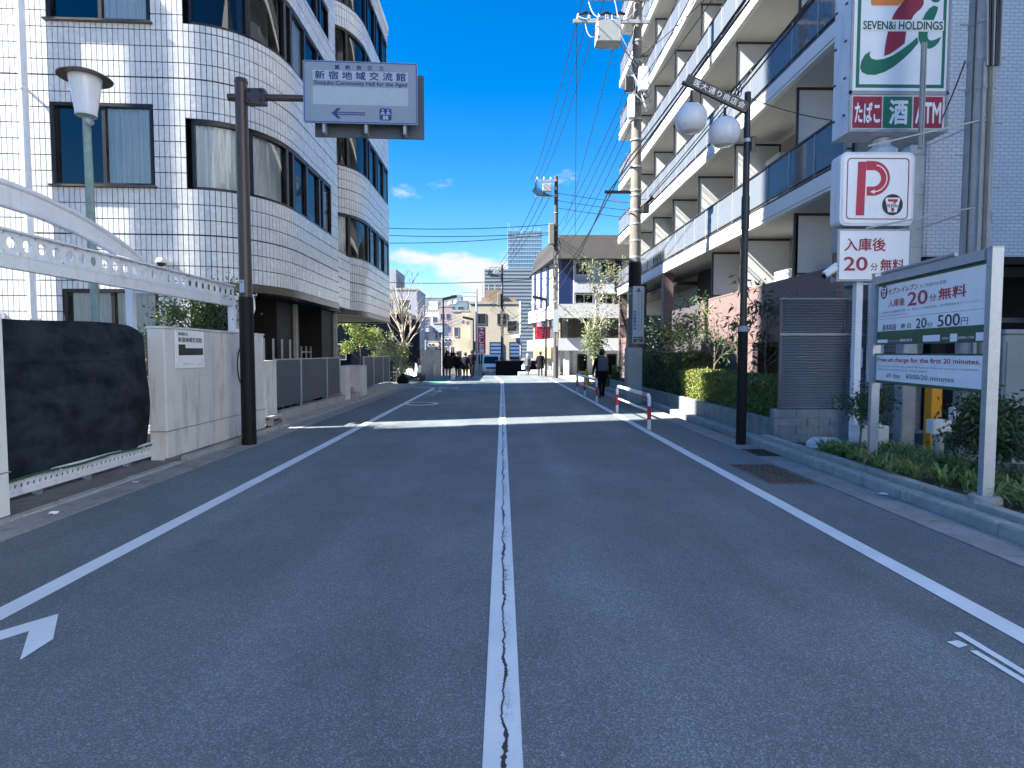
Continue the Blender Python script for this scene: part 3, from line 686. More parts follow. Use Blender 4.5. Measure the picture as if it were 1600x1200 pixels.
# hooded white canopy panel beside the entrance
cn = thing('entrance_hood', 'white rounded hood panel hanging beside the hall entrance behind the brown pole', 'panel', (-5.75, 13.4, 1.97))
pts = [(0, 0), (.34, 0), (.52, .55), (.5, .86), (.2, .86), (.08, .8), (.0, .62)]
U_ = Vector((1, .35, 0)).normalized(); N_ = Vector((.35, -1, 0)).normalized()
MB().poly(Vector((-5.95, 13.3, 2.02)), U_, Z3, N_, pts, 0, .1).build('panel', 'white_metal', cn)
MB().poly(Vector((-5.95, 13.3, 2.02)), U_, Z3, N_, [(.12, .1), (.32, .1), (.44, .5), (.4, .72), (.16, .72)], .1, .115).build('recess', 'steel_grey', cn)
# ------------------------------------------------------------------ left foreground
# white steel gate frame: pierced beam, arch plate between two tubes, posts
ga = thing('gate_arch', 'white steel gate frame with pierced beam and curved arch over the driveway', 'gate frame', (-5.1, 6.3, 0))
GX = -5.1
def pierced(y0, y1, z0, z1, pitch, rad, x0, x1):
    m = MB(); n = int((y1 - y0) / pitch); seg = 16; zc = (z0 + z1) / 2
    for i in range(n):
        ya, yb = y0 + (y1 - y0) * i / n, y0 + (y1 - y0) * (i + 1) / n; yc = (ya + yb) / 2
        sq = []; ci = []
        for j in range(seg):
            t = 2 * math.pi * (j + .5) / seg; c, s_ = math.cos(t), math.sin(t)
            k = 1 / max(abs(c), abs(s_)); sq.append((yc + c * k * (yb - ya) / 2, zc + s_ * k * (z1 - z0) / 2)); ci.append((yc + c * rad, zc + s_ * rad))
        b = len(m.v)
        for x in (x1, x0): m.v += [(x, p, q) for p, q in sq] + [(x, p, q) for p, q in ci]
        for j in range(seg):
            k = (j + 1) % seg
            m.f += [(b + j, b + k, b + seg + k, b + seg + j), (b + 2 * seg + k, b + 2 * seg + j, b + 3 * seg + j, b + 3 * seg + k), (b + seg + j, b + seg + k, b + 3 * seg + k, b + 3 * seg + j)]
    return m
pierced(1.0, 11.56, 2.62, 2.85, .211, .062, GX - .01, GX + .01).build('pierced_web', 'white_metal', ga)
MB().box(GX - .05, GX + .05, 1.0, 11.56, 2.85, 2.872).box(GX - .05, GX + .05, 1.0, 11.56, 2.598, 2.62).build('flange', 'white_metal', ga)
MB().box(GX - .045, GX + .045, 1.0, 11.56, 2.47, 2.597).build('lower_rail', 'white_metal', ga)
def arc(half, rise, y_c=6.3, zb=2.9, n=36): return [(GX, y_c + half * t, zb + rise * (1 - t * t)) for t in [-1 + 2 * i / n for i in range(n + 1)]]
MB().tube(arc(2.42, .44), .035, 10).build('arch_tube', 'white_metal', ga, True)
MB().tube(arc(1.78, .21), .03, 10).build('arch_tube', 'white_metal', ga, True)
m = MB(); a, b = arc(2.42, .44), arc(1.78, .21)
for p, q in zip(a, b): m.v += [(GX - .012, p[1], p[2]), (GX - .012, q[1], q[2]), (GX + .012, p[1], p[2]), (GX + .012, q[1], q[2])]
for i in range(len(a) - 1): k = 4 * i; m.f += [(k, k + 1, k + 5, k + 4), (k + 6, k + 7, k + 3, k + 2)]
m.build('arch_plate', 'white_metal', ga)
for y in (1.2, 11.48): MB().bbox(GX - .055, GX + .055, y - .055, y + .055, .06 if y < 8 else .3, 2.47, .008).build('post', 'white_metal', ga)
MB().bbox(-5.9, -5.79, 9.56, 9.67, .06, 2.6, .008).box(-5.86, -5.15, 9.6, 9.64, 2.53, 2.59).build('rear_post', 'white_metal', ga)
# sliding gate wrapped in dark shade netting
def mesh_net():
    m, t, out = new_mat('shade_net'); k = NT(t)
    wv = k.n('TexVoronoi', {'Scale': 48.0, 'Vector': k.scaled((1, 1, 1.4))}, distance='MANHATTAN').outputs['Distance']
    n1 = k.noise(1.0, 3, .6, k.scaled((2, 1.6, 3.5))); n2 = k.noise(3.5, 4, .6)
    c = k.mix(k.rng(n1, .35, .7), (0.008, 0.012, 0.018), (0.035, 0.045, 0.058)); c = k.mix(k.rng(n2, .5, .75, 0, .5), c, (0.05, 0.06, 0.07))
    k.bsdf(out, color=c, rough=.95, spec=.12, normal=k.bump(wv, .6, .006))
    return m
mesh_net()
gt = thing('sliding_gate', 'low driveway gate wrapped in black shade netting with white perforated bottom rail', 'gate', (-5.14, 7.5, 0))
m = MB(); ny, nz_ = 46, 22; rr = random.Random(4)
for i in range(ny + 1):
    for j in range(nz_ + 1):
        y = 5.6 + 3.18 * i / ny; u = j / nz_; z = .30 + 1.64 * u
        edge = max(0, (y - 8.35)) ; top = 1.97 - .02 * math.sin((y - 5.6) * 2.1) - edge * edge * .7
        z = .27 + (top - .27) * u; bulge = .05 * math.sin(math.pi * u) + .018 * math.sin(y * 3.1 + u * 4) + .012 * math.sin(y * 7 - u * 9) - edge * .12
        m.v.append((-5.13 + bulge, y + edge * .1 * math.sin(u * math.pi), z))
for i in range(ny):
    for j in range(nz_): a = i * (nz_ + 1) + j; m.f.append((a, a + nz_ + 1, a + nz_ + 2, a + 1))
m.build('netting', 'shade_net', gt, True)
for zz, dz in ((.85, .1), (1.5, .04)):   # sewn creases
    MB().tube([(-5.13 + .05 * math.sin(math.pi * (zz - .3) / 1.64) + .018 * math.sin(y * 3.1 + (zz - .3) / 1.64 * 4) + .014, y, zz + dz * (y - 7.2) / 3) for y in [5.7 + 2.7 * i / 14 for i in range(15)]], .004, 5).build('crease', 'shade_net', gt)
MB().tube([(-5.07, y, .275 + .01 * math.sin(y * 5)) for y in [5.62 + 3.1 * i / 20 for i in range(21)]], .014, 6).build('hem', 'ink_darkgreen', gt)
pierced(5.6, 8.75, .14, .25, .085, .026, -5.12, -5.10).build('bottom_rail', 'white_metal', gt)
MB().box(-5.16, -5.09, 5.6, 8.78, .10, .14).box(-5.19, -5.125, 5.6, 8.8, .25, .29).build('gate_frame', 'white_metal', gt)
for y in (5.9, 6.7, 7.5, 8.3): MB().cyl((-5.2, y, .06), (-5.14, y, .06), .045, n=10).build('roller', 'steel_grey', gt)
for y in (6.0, 6.9, 7.8, 8.5): MB().lathe([(0, .012), (.012, .006), (.012, -.006), (0, -.012)], (-5.05, y, .262 + .003), 8).build('eyelet', 'rail_white', gt)
# walls
w0 = thing('gate_wall', 'white plastered wall end at the left picture edge beside the netted gate', 'wall', (-4.95, 4.5, 0))
MB().bbox(-5.2, -4.78, 1.2, 5.86, -.05, 1.98, .015).build('body', 'wall_white', w0)
MB().box(-5.21, -4.772, 1.19, 5.868, .44, .452).build('joint', 'ink_grey', w0)
w1 = thing('gate_wall', 'stained cream concrete wall with the notice board, right of the netted gate', 'wall', (-5.0, 10.6, 0))
MB().bbox(-5.15, -4.90, 8.82, 12.46, -.05, 1.955, .012).build('body', 'wall_plaster', w1)
MB().box(-5.16, -4.892, 8.812, 12.468, .44, .452).build('joint', 'ink_grey', w1)
MB().bbox(-5.16, -4.885, 8.80, 12.48, 1.956, 1.985, .008).build('coping', 'wall_plaster', w1)
# notice board on that wall
nb = thing('notice_board', 'small white notice with black text and site plan on cream wall', 'sign', (-4.88, 9.5, 1.4))
fr_n = (Vector((-4.893, 9.08, 1.36)), Y3, Z3, X3)
MB().frame_box(*fr_n, 0, .86, 0, .58, 0, .012).build('board', 'sign_white', nb)
text(nb, '新宿区立', 'ink_black', fr_n, .08, .36, .50, .55, off=.0145, bold=.01)
text(nb, '新宿地域交流館', 'ink_black', fr_n, .08, .78, .40, .475, off=.0145, bold=.02)
MB().poly(*fr_n, [(.08, .2), (.82, .2), (.82, .31), (.28, .31), (.28, .365), (.08, .365)], .0145).build('site_plan', 'ink_black', nb)
text(nb, 'ご自由にお入りください', 'ink_grey', fr_n, .2, .56, .05, .085, off=.0145)
MB().frame_box(*fr_n, .62, .78, .05, .056, .0125, .014).frame_box(*fr_n, .772, .778, .06, .14, .0125, .014).build('plan_line', 'ink_grey', nb)
# brown pole with direction sign
sp = thing('sign_pole', 'brown steel pole carrying the pale blue hall direction sign', 'sign post', (-4.4, 10.46, 0))
MB().cyl((-4.4, 10.46, 0), (-4.4, 10.46, 2.55), .122, .118, 24).build('pole_wrap', 'brown_wrap', sp, True)
MB().cyl((-4.4, 10.46, 2.55), (-4.4, 10.46, 6.14), .108, .1, 24).build('pole', 'brown_paint', sp, True)
MB().cyl((-4.4, 10.46, 6.14), (-4.4, 10.46, 6.20), .112, .1, 24).build('pole_cap', 'brown_paint', sp, True)
MB().cyl((-4.62, 10.46, 5.9), (-4.1, 10.46, 5.9), .06, n=14).build('clamp', 'brown_paint', sp, True)
cl = MB().bbox(-4.3, -3.98, 10.38, 10.54, 5.78, 6.03, .02).build('bracket', 'brown_paint', sp)
for dx, dz in ((-4.24, 5.83), (-4.24, 5.98), (-4.05, 5.83), (-4.05, 5.98)): MB().cyl((dx, 10.375, dz), (dx, 10.35, dz), .018, n=8).build('bolt', 'black_metal', cl)
MB().cyl((-4.0, 10.46, 5.9), (-1.45, 10.56, 5.9), .055, n=14).build('arm', 'brown_paint', sp, True)
U_ = Vector((1, .05, 0)).normalized(); N_ = Vector((.05, -1, 0)).normalized()
O_ = Vector((-3.33, 10.36, 5.46)); sw, sh = 1.90, 1.02
pn = MB().poly(O_, U_, Z3, N_, rrect(0, sw, 0, sh, .03), -.03, .0).build('sign_panel', 'sign_grey', sp, label='pale blue hall direction panel with arrow')
fr_s = (O_, U_, Z3, N_)
b_ = MB(); ring_frame(b_, fr_s, rrect(.012, sw - .012, .012, sh - .012, .04), rrect(.026, sw - .026, .026, sh - .026, .03), .0005, .003); b_.build('border', 'ink_blue', pn)
MB().frame_box(*fr_s, .16, 1.74, .70, .86, .0, .004).build('name_plate', 'sign_pale', pn)
MB().frame_box(*fr_s, .16, 1.74, .30, .60, .0, .004).build('blank_plate', 'sign_pale', pn)
for i in range(6):
    for v in (.325, .575): MB().frame_box(*fr_s, .19 + i * .304, .20 + i * .304, v, v + .01, .004, .008).build('rivet', 'steel_grey', pn)
text(pn, '新　宿　区　立', 'ink_navy', fr_s, .70, 1.34, .88, .955, bold=.02)
text(pn, '新 宿 地 域 交 流 館', 'ink_navy', fr_s, .20, 1.70, .715, .85, off=.006, bold=.03)
text(pn, 'Shinjuku Community Hall for the Aged', 'ink_navy', fr_s, .18, 1.72, .605, .69, bold=.025)
MB().poly(*fr_s, [(.46, .16), (.56, .245), (.62, .245), (.56, .185), (1.02, .185), (1.02, .168), (.555, .168), (.56, .152), (1.02, .152), (1.02, .135), (.56, .135), (.62, .075), (.56, .075)], .004).build('arrow', 'ink_navy', pn)
lg = MB().poly(*fr_s, rrect(1.26, 1.46, .06, .26, .03), .003).build('emblem', 'ink_navy', pn)
e = MB()
for cu in (1.315, 1.405):
    disc(e, fr_s, cu, .228, .016, .006, None, 14); e.poly(*fr_s, [(cu - .028, .17), (cu + .028, .17), (cu + .022, .203), (cu - .022, .203)], .006)
e.frame_box(*fr_s, 1.27, 1.45, .158, .166, .0045, .006)
for cu, cv in ((1.335, .125), (1.385, .125), (1.335, .09), (1.385, .09), (1.36, .1075)): disc(e, fr_s, cu, cv, .018, .006, None, 12, .022)
e.build('emblem_mark', 'sign_pale', lg)
e = MB()
for cu, cv in ((.545, .935), (.585, .94), (.55, .9), (.588, .9), (.567, .918)): disc(e, fr_s, cu, cv, .017, .004, None, 12, .02)
e.build('crest', 'ink_navy', pn)
bk = MB().frame_box(O_ + N_ * -.22, U_, Z3, N_, .13, sw + .09, -.16, sh - .1, -.03, 0).build('rear_panel', 'panel_grey', sp)
for u in (.3, 1.0, 1.65): MB().frame_box(O_ + N_ * -.22, U_, Z3, N_, u, u + .05, -.15, sh - .05, .0, .19).build('hanger', 'steel_grey', sp)
MB().frame_box(O_, U_, Z3, N_, .1, sw - .1, .42, .47, -.16, -.03).frame_box(O_, U_, Z3, N_, .1, sw - .1, .1, .15, -.16, -.03).build('back_rail', 'steel_grey', sp)
# small sticker on the pole
st = MB().frame_box(Vector((-4.45, 10.345, 2.62)), X3, Z3, -Y3, 0, .075, 0, .21, 0, .012).build('sticker', 'sign_pale', sp)
text(st, '防', 'ink_navy', (Vector((-4.45, 10.345, 2.62)), X3, Z3, -Y3), .015, .06, .15, .195, off=.014)
# wire ring hooked on the wall by the pole
tag(MB().tube([(-4.87, 11.35 + .2 * math.cos(t), 1.35 + .36 * math.sin(t)) for t in [i * .35 for i in range(19)]], .012, 6).build('cable_loop', 'cable_black'), 'black cable loop hanging on cream wall behind the brown pole', 'cable')
# rusty yard lamp
yl = thing('yard_lamp', 'rusty verdigris lamp post with white bucket shade in the hall yard', 'lamp post', (-7.3, 11, 0))
MB().cyl((-7.3, 11, .06), (-7.36, 11, 5.75), .075, .065, 16).build('pole', 'rust_lamp', yl, True)
MB().lathe([(.17, 0), (.175, .04), (.17, .05), (.255, .62), (.26, .66)], (-7.36, 11, 5.78), 28).build('shade', 'globe_white', yl, True)
MB().lathe([(0, .02), (.06, .0), (.13, .04), (.175, .06)], (-7.36, 11, 5.74), 24).build('collar', 'rust_lamp', yl, True)
MB().lathe([(.26, -.02), (.42, -.035), (.425, -.02), (.3, .05), (.1, .09), (0, .1)], (-7.36, 11, 6.46), 32).build('cap', 'brown_paint', yl, True)
MB().cyl((-7.27, 10.9, 5.68), (-7.2, 10.9, 5.62), .05, n=10).build('sensor', 'steel', yl, True)
# low walls and grey fences in front of the hall
def pier(x0, x1, y0, y1, z1, label, mat='wall_plaster'):
    t = thing('low_wall', label, 'wall', ((x0 + x1) / 2, (y0 + y1) / 2, .085)); MB().bbox(x0, x1, y0, y1, .06, z1, .012).build('body', mat, t)
    MB().bbox(x0 - .012, x1 + .012, y0 - .012, y1 + .012, z1 + .001, z1 + .03, .008).build('coping', mat, t)
    return t
pier(-5.45, -5.02, 12.75, 13.45, 1.40, 'pale grey low pier between cream wall and first grey fence')
pier(-5.75, -4.98, 19.25, 19.75, 1.14, 'low plastered pier right of the first grey fence')
pier(-5.55, -4.92, 21.1, 21.9, 1.12, 'low plastered pier left of the far grey fence')
def grey_fence(x, y0, y1, posts, label, zb=.28, zt=1.43):
    t = thing('panel_fence', label, 'fence', (x, y0, .085))
    MB().bbox(x - .12, x + .14, y0, y1, .06, zb - .02, .015).build('plinth', 'concrete', t)
    for y in posts: MB().bbox(x - .025, x + .025, y - .025, y + .025, zb - .02, zt + .04, .004).build('post', 'steel', t)
    MB().box(x - .015, x + .015, y0 + .05, y1 - .05, zt - .0, zt + .025).build('top_rail', 'steel', t)
    for a, b in zip(posts[:-1], posts[1:]):
        n = max(6, int((b - a) / .055)); m = MB()
        for i in range(n):   # folded sheet
            ya = a + .035 + (b - a - .07) * i / n; yb = a + .035 + (b - a - .07) * (i + 1) / n; d = .005 if i % 2 else 0
            m.box(x - .01 + d, x + d, ya, yb - .001, zb + .06, zt - .005)
        m.build('panel', 'panel_grey', t)
grey_fence(-5.12, 13.5, 19.1, [13.6, 15.35, 17.6, 19.0], 'slate grey sheet metal fence on concrete plinth beside the hall entrance')
grey_fence(-5.08, 22.0, 27.2, [22.1, 23.8, 25.6, 27.1], 'short slate grey sheet fence farther along, beyond the low piers')
rr = random.Random(2)
rl = thing('entrance_railing', 'steel entrance railing of upright bars behind the first grey fence', 'railing', (-5.75, 15.5, .085))
for y in (14.6, 15.2, 15.8, 16.4): MB().box(-5.77, -5.73, y, y + .04, .085, 1.95).build('bar', 'steel', rl)
MB().box(-5.77, -5.74, 14.6, 16.44, 1.2, 1.24).build('rail', 'steel', rl)
rl = thing('entrance_railing', 'steel entrance railing of upright bars between the two low piers', 'railing', (-5.75, 19, .085))
for i in range(7): MB().box(-6.1, -6.06, 18.3 + i * .45, 18.34 + i * .45, .085, 1.8).build('bar', 'steel', rl)
MB().box(-6.1, -6.07, 18.3, 21.05, 1.6, 1.64).build('rail', 'steel', rl)
struct('entrance_step', MB().box(-6.4, -4.95, 19.85, 21.0, .07, .24).box(-6.4, -5.2, 19.85, 21.0, .24, .4), 'concrete')
# broken stonework at the wall foot
rb = thing('broken_kerb', 'broken concrete block with dark hollow at the foot of cream wall', 'block', (-4.85, 12.9, .06))
MB().bbox(-4.92, -4.78, 12.5, 12.62, .05, .26, .02).bbox(-4.92, -4.78, 13.15, 13.3, .05, .24, .02).bbox(-4.93, -4.8, 12.5, 13.3, .2, .27, .02).build('block', 'concrete', rb)
MB().box(-4.95, -4.91, 12.6, 13.2, .06, .22).build('hollow', 'room_dark', rb)  # dark slab put in for the shade inside the gap
for i in range(5): MB().bbox(-4.86 + i * .006, -4.78, 12.65 + i * .1, 12.73 + i * .1, .08, .14 + .02 * (i % 2), .02).build('rubble', 'concrete_dark', rb)
# ------------------------------------------------------------------ right: apartment block with glass balconies
def bricktile(name, c, c2, mortar, ux, sc, rough=.35, w=.5, h=.25, ms=.02, bump=.4):
    m, t, out = new_mat(name); k = NT(t); sp = k.n('SeparateXYZ', {0: k.pos()})
    v = k.n('CombineXYZ', {0: sp.outputs[0 if ux == 'x' else 1], 1: sp.outputs[2]}).outputs[0]
    b = k.n('TexBrick', {'Vector': v, 'Color1': c, 'Color2': c2, 'Mortar': mortar, 'Scale': sc, 'Mortar Size': ms, 'Brick Width': w, 'Row Height': h, 'Bias': 0.0, 'Mortar Smooth': .1})
    n = k.noise(1.2, 5, .6); cc = k.mix(k.rng(n, .35, .7, 0, .25), b.outputs['Color'], tuple(x * .6 for x in c))
    k.bsdf(out, color=cc, rough=rough, normal=k.bump(k.math('SUBTRACT', 1.0, b.outputs['Fac']), bump, .01))
bricktile('end_tile', (0.74, 0.75, 0.76), (0.68, 0.69, 0.71), (0.36, 0.37, 0.39), 'x', 1.0, .35, .17, .068, .006)
bricktile('brown_tile', (0.21, 0.145, 0.138), (0.18, 0.125, 0.12), (0.13, 0.095, 0.09), 'y', 1.0, .6, .15, .05, .004)
bricktile('cream_tile', (0.46, 0.44, 0.39), (0.43, 0.41, 0.365), (0.42, 0.38, 0.31), 'y', 1.0, .7, .2, .06, .004)
bricktile('beige_tile', (0.42, 0.37, 0.27), (0.40, 0.35, 0.26), (0.3, 0.26, 0.2), 'x', 1.0, .7, .9, .45, .006)
ap = thing('apartment_block', 'white apartment block with stacked glass balconies, right of the street', 'building', (10, 20, 0))
AX, AY0, AY1, AH = 6.5, 11.6, 34.1, 2.86
ZF = [4.82 + AH * n for n in range(6)]
PART = [13.9, 17.6, 20.8, 23.9, 27.0, 30.3]
MB().box(8.15, 22, 11.6, 34.0, 3.3, 24).build('body', 'cream_tile', ap)
MB().box(8.14, 22.0, 11.57, 11.598, 3.45, 24).build('end_wall', 'end_tile', ap)
MB().box(8.14, 22.0, 11.56, 11.9, 3.30, 3.448).build('end_band', 'stone_dark', ap)
MB().box(8.10, 8.149, 11.57, 11.75, 3.45, 24).build('end_return', 'end_tile', ap)
def apart_floor(n, z):
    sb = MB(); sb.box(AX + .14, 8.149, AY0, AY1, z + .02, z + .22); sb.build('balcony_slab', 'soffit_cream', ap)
    ed = MB().box(AX, AX + .14, AY0 - .02, AY1, z, z + .30).build('slab_edge', 'apartment_white', ap)
    MB().box(AX + .015, AX + .125, AY0 - .01, AY1, z + .302, z + .40).build('drip_band', 'apartment_white', ed)
    MB().box(AX - .012, AX - .002, AY0, AY1, z + .06, z + .072).build('shadow_line', 'ink_grey', ed)
    MB().box(AX + .03, AX + .09, AY0, AY1, z + .43, z + .47).box(AX + .03, AX + .09, AY0, AY1, z + .51, z + .535).build('bottom_rail', 'rail_brown', ap)
    MB().box(AX + .02, AX + .08, AY0, AY1, z + 1.335, z + 1.375).build('handrail', 'rail_brown', ap)
    npan = 20; st_ = (AY1 - AY0) / npan
    for i in range(npan):
        y = AY0 + i * st_
        link('glass_panel', PANE, ap, mw=Matrix.Translation((AX + .055, y, z + .54)))
        link('baluster', BALU, ap, mw=Matrix.Translation((AX + .05, y, z + .40)))
    for j, y in enumerate(PART):
        zt = z + AH - .06
        p = MB(); p.box(AX + .2, AX + .25, y - .02, y + .03, z + .22, zt).box(8.0, 8.05, y - .02, y + .03, z + .22, zt).box(AX + .25, 8.0, y - .02, y + .03, zt - .06, zt).box(AX + .25, 8.0, y - .02, y + .03, z + 1.42, z + 1.46).box(AX + .25, 8.0, y - .02, y + .03, z + .26, z + .3)
        q = p.build('partition', 'rail_brown', ap)
        MB().box(AX + .25, 8.0, y, y + .012, z + .3, z + 1.42).build('board', 'partition_cream', q); MB().box(AX + .25, 8.0, y, y + .012, z + 1.46, zt - .06).build('board', 'partition_cream', q)
        w = MB().box(8.06, 8.148, y + .5, y + .56, z + .24, z + 2.2).box(8.06, 8.148, y + 2.2, y + 2.26, z + .24, z + 2.2).box(8.06, 8.148, y + .56, y + 2.2, z + 2.12, z + 2.2).box(8.07, 8.148, y + 1.35, y + 1.4, z + .24, z + 2.12).build('window', 'steel_grey', ap)
        MB().box(8.10, 8.13, y + .56, y + 2.2, z + .24, z + 2.12).build('pane', 'window_dark', w)
        if (n + j) % 2 == 0:
            a = MB().bbox(7.62, 7.92, y + .25, y + 1.0, z + .24, z + .82, .02).build('air_conditioner', 'white_metal', ap)
            MB().cyl((7.62, y + .55, z + .53), (7.6, y + .55, z + .53), .22, n=20).build('fan_grille', 'steel_grey', a)
        if (n + j) % 3 == 1:
            MB().bbox(7.55, 8.0, y - 1.0, y - .12, z + 1.55, z + 2.25, .02).build('water_heater', 'apartment_cream', ap)
PANE = MB().box(-.006, .006, .02, (AY1 - AY0) / 20 - .02, 0, .79).mesh('glass_panel', 'balcony_glass')
BALU = MB().box(-.02, .02, -.018, .018, 0, .95).mesh('baluster', 'steel_grey')
for n, z in enumerate(ZF): apart_floor(n, z)
MB().box(AX, 22, AY0, AY1, ZF[-1] + AH, ZF[-1] + AH + .3).build('roof', 'apartment_white', ap)
# brown tiled parapet of the raised ground floor, recess, entrance
MB().box(AX, AX + .16, 11.7, 19.7, 1.86, 3.24).build('parapet', 'brown_tile', ap)
MB().box(AX - .01, AX + .17, 11.7, 19.71, 3.242, 3.29).build('parapet_cap', 'brown_tile', ap)
MB().box(AX + .02, AX + .15, 15.6, 19.69, .05, 1.855).build('parapet_foot', 'brown_tile', ap)
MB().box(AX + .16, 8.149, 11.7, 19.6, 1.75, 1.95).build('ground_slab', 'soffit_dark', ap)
MB().box(8.16, 8.4, 11.9, 24.4, .05, 3.3).build('ground_wall', 'cream_tile', ap)
MB().box(AX + .25, AX + .31, 13.9, 13.93, 1.95, 4.8).build('partition_post', 'rail_brown', ap)
for j, y in enumerate((13.9, 17.0, 19.3)):
    q = MB().box(AX + .2, AX + .25, y - .02, y + .03, 1.96, 4.8).box(AX + .25, 8.1, y - .02, y + .03, 4.74, 4.8).box(AX + .25, 8.1, y - .02, y + .03, 3.4, 3.44).build('partition', 'rail_brown', ap)
    MB().box(AX + .25, 8.1, y, y + .012, 1.96, 3.4).build('board', 'partition_cream', q); MB().box(AX + .25, 8.1, y, y + .012, 3.44, 4.74).build('board', 'partition_cream', q)
for y in (12.4, 15.4):
    a = MB().bbox(7.3, 7.62, y, y + .8, 3.0, 3.75, .02).build('air_conditioner', 'white_metal', ap); MB().cyl((7.3, y + .4, 3.38), (7.28, y + .4, 3.38), .24, n=20).build('fan_grille', 'steel_grey', a)
MB().box(AX + .35, AX + .5, 19.72, 24.3, .05, 3.28).build('recess_wall', 'navy_tile' if 'navy_tile' in M else 'slat_brown', ap)
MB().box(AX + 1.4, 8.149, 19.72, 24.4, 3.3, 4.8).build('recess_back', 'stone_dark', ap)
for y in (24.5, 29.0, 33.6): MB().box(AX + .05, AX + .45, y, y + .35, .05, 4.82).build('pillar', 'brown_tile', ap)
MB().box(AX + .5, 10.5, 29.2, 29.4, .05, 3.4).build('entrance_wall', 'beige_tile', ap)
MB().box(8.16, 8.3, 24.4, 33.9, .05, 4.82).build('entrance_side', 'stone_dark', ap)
MB().box(AX + .1, AX + .3, 30.5, 34.0, .05, 2.4).build('far_parapet', 'brown_tile', ap)
MB().box(AX + .6, 8.1, 24.6, 34, 4.35, 4.5).build('entrance_ceiling', 'fascia_brown', ap)
for i in range(6):
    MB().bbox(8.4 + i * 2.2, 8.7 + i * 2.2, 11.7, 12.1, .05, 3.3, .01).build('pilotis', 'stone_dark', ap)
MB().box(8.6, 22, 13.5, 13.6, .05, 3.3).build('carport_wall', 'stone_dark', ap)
MB().box(8.2, 22, 11.95, 12.0, 2.2, 2.3).build('carport_rail', 'slat_brown', ap)
MB().bbox(9.15, 9.35, 11.48, 11.57, 4.05, 4.3, .01).build('wall_box', 'steel_grey', ap); MB().bbox(11.2, 11.32, 11.46, 11.57, 6.2, 6.45, .01).build('wall_box', 'steel_grey', ap)
MB().cyl((9.25, 11.57, 7.0), (9.25, 11.5, 7.0), .07, n=12).build('wall_vent', 'steel_grey', ap)
# ------------------------------------------------------------------ parking signs of the convenience shop
# tall box sign on a pole
ps = thing('pylon_sign', 'tall white shop box sign with green border and red and green stroke logo', 'sign', (6.5, 10.3, 0))
SX0, SX1, SZ0, SZ1, SY = 5.68, 7.32, 5.22, 7.72, 10.0
MB().bbox(SX0, SX1, SY, SY + .5, SZ0, SZ1, .02).build('box', 'white_metal', ps)
fs = (Vector((SX0, SY, SZ0)), X3, Z3, -Y3); sw, sh = SX1 - SX0, SZ1 - SZ0
f_ = MB(); f_.frame_box(*fs, .0, sw, .60, .66, .0, .02).frame_box(*fs, 0, .04, 0, sh, .0, .02).frame_box(*fs, sw - .04, sw, 0, sh, .0, .02).frame_box(*fs, .04, sw - .04, 0, .045, 0, .02); f_.build('trim', 'steel_grey', ps)
mp_ = MB().frame_box(*fs, .04, sw - .04, .66, sh - .03, .0, .008).build('face', 'sign_white', ps)
b_ = MB(); ring_frame(b_, fs, [(.10, .71), (sw - .08, .71), (sw - .08, sh - .08), (.10, sh - .08)], [(.155, .765), (sw - .13, .765), (sw - .13, sh - .14), (.155, sh - .14)], .008, .011); b_.build('border', 'ink_green', mp_)
LU = lambda px: (px - 1328) / 152.0 * sw; LV = lambda py: (206 - py) / 206.0 * (7.32 - SZ0)      # drawing grid of the logo
def lpoly(pts, mat, nm, off=.014): MB().poly(*fs, [(LU(a), LV(b)) for a, b in pts], off).build(nm, mat, mp_)
zc = lambda a, b: (1280 + a / 5.0, b / 5.0)
lpoly([zc(385, 35), zc(385, -80), zc(790, -80), zc(700, -20), zc(610, 30), zc(590, 40), zc(400, 42)], 'ink_orange', 'logo_bar')
lpoly([zc(545, 150), zc(560, 110), zc(590, 60), zc(630, 10), zc(700, -40), zc(785, -60), zc(785, 30), zc(765, 65), zc(735, 90), zc(710, 120), zc(698, 150)], 'ink_maroon', 'logo_stroke')
lpoly([zc(497, 435), zc(500, 380), zc(508, 310), zc(520, 242), zc(660, 242), zc(654, 300), zc(650, 335), zc(600, 375), zc(545, 415)], 'ink_maroon', 'logo_stroke')
lpoly([zc(778, 150), zc(800, 100), zc(830, 60), zc(865, 38), (1280 + 895 / 5, 10), zc(893, 75), zc(880, 115), zc(866, 152)], 'ink_green', 'logo_stroke')
lpoly([zc(840, -5), zc(860, -40), zc(905, -40), zc(910, 0), zc(890, 14), zc(860, 12)], 'ink_green', 'logo_dot')
lpoly([zc(752, 242), zc(826, 242), zc(822, 270), zc(830, 300), zc(850, 312), zc(890, 300), zc(930, 277), zc(910, 325), zc(880, 358), zc(845, 375), zc(805, 370), zc(775, 345), zc(756, 305)], 'ink_green', 'logo_stroke')
lpoly([zc(745, 285), zc(755, 330), zc(700, 400), zc(640, 460), zc(570, 520), zc(500, 560), zc(430, 582), zc(370, 580), zc(330, 560), zc(315, 525), zc(325, 470), zc(350, 425), zc(390, 398), zc(385, 430), zc(400, 455), zc(440, 465), zc(500, 455), zc(560, 430), zc(620, 390), zc(690, 335)], 'ink_green', 'logo_stroke')
MB().poly(*fs, [(LU(1342), LV(31)), (LU(1469), LV(31)), (LU(1469), LV(47)), (LU(1342), LV(47))], .016).build('name_band', 'sign_white', mp_)
text(mp_, 'SEVEN&i HOLDINGS', 'ink_darkgreen', fs, LU(1346), LU(1467), LV(45.5), LV(33), off=.02, bold=.03)
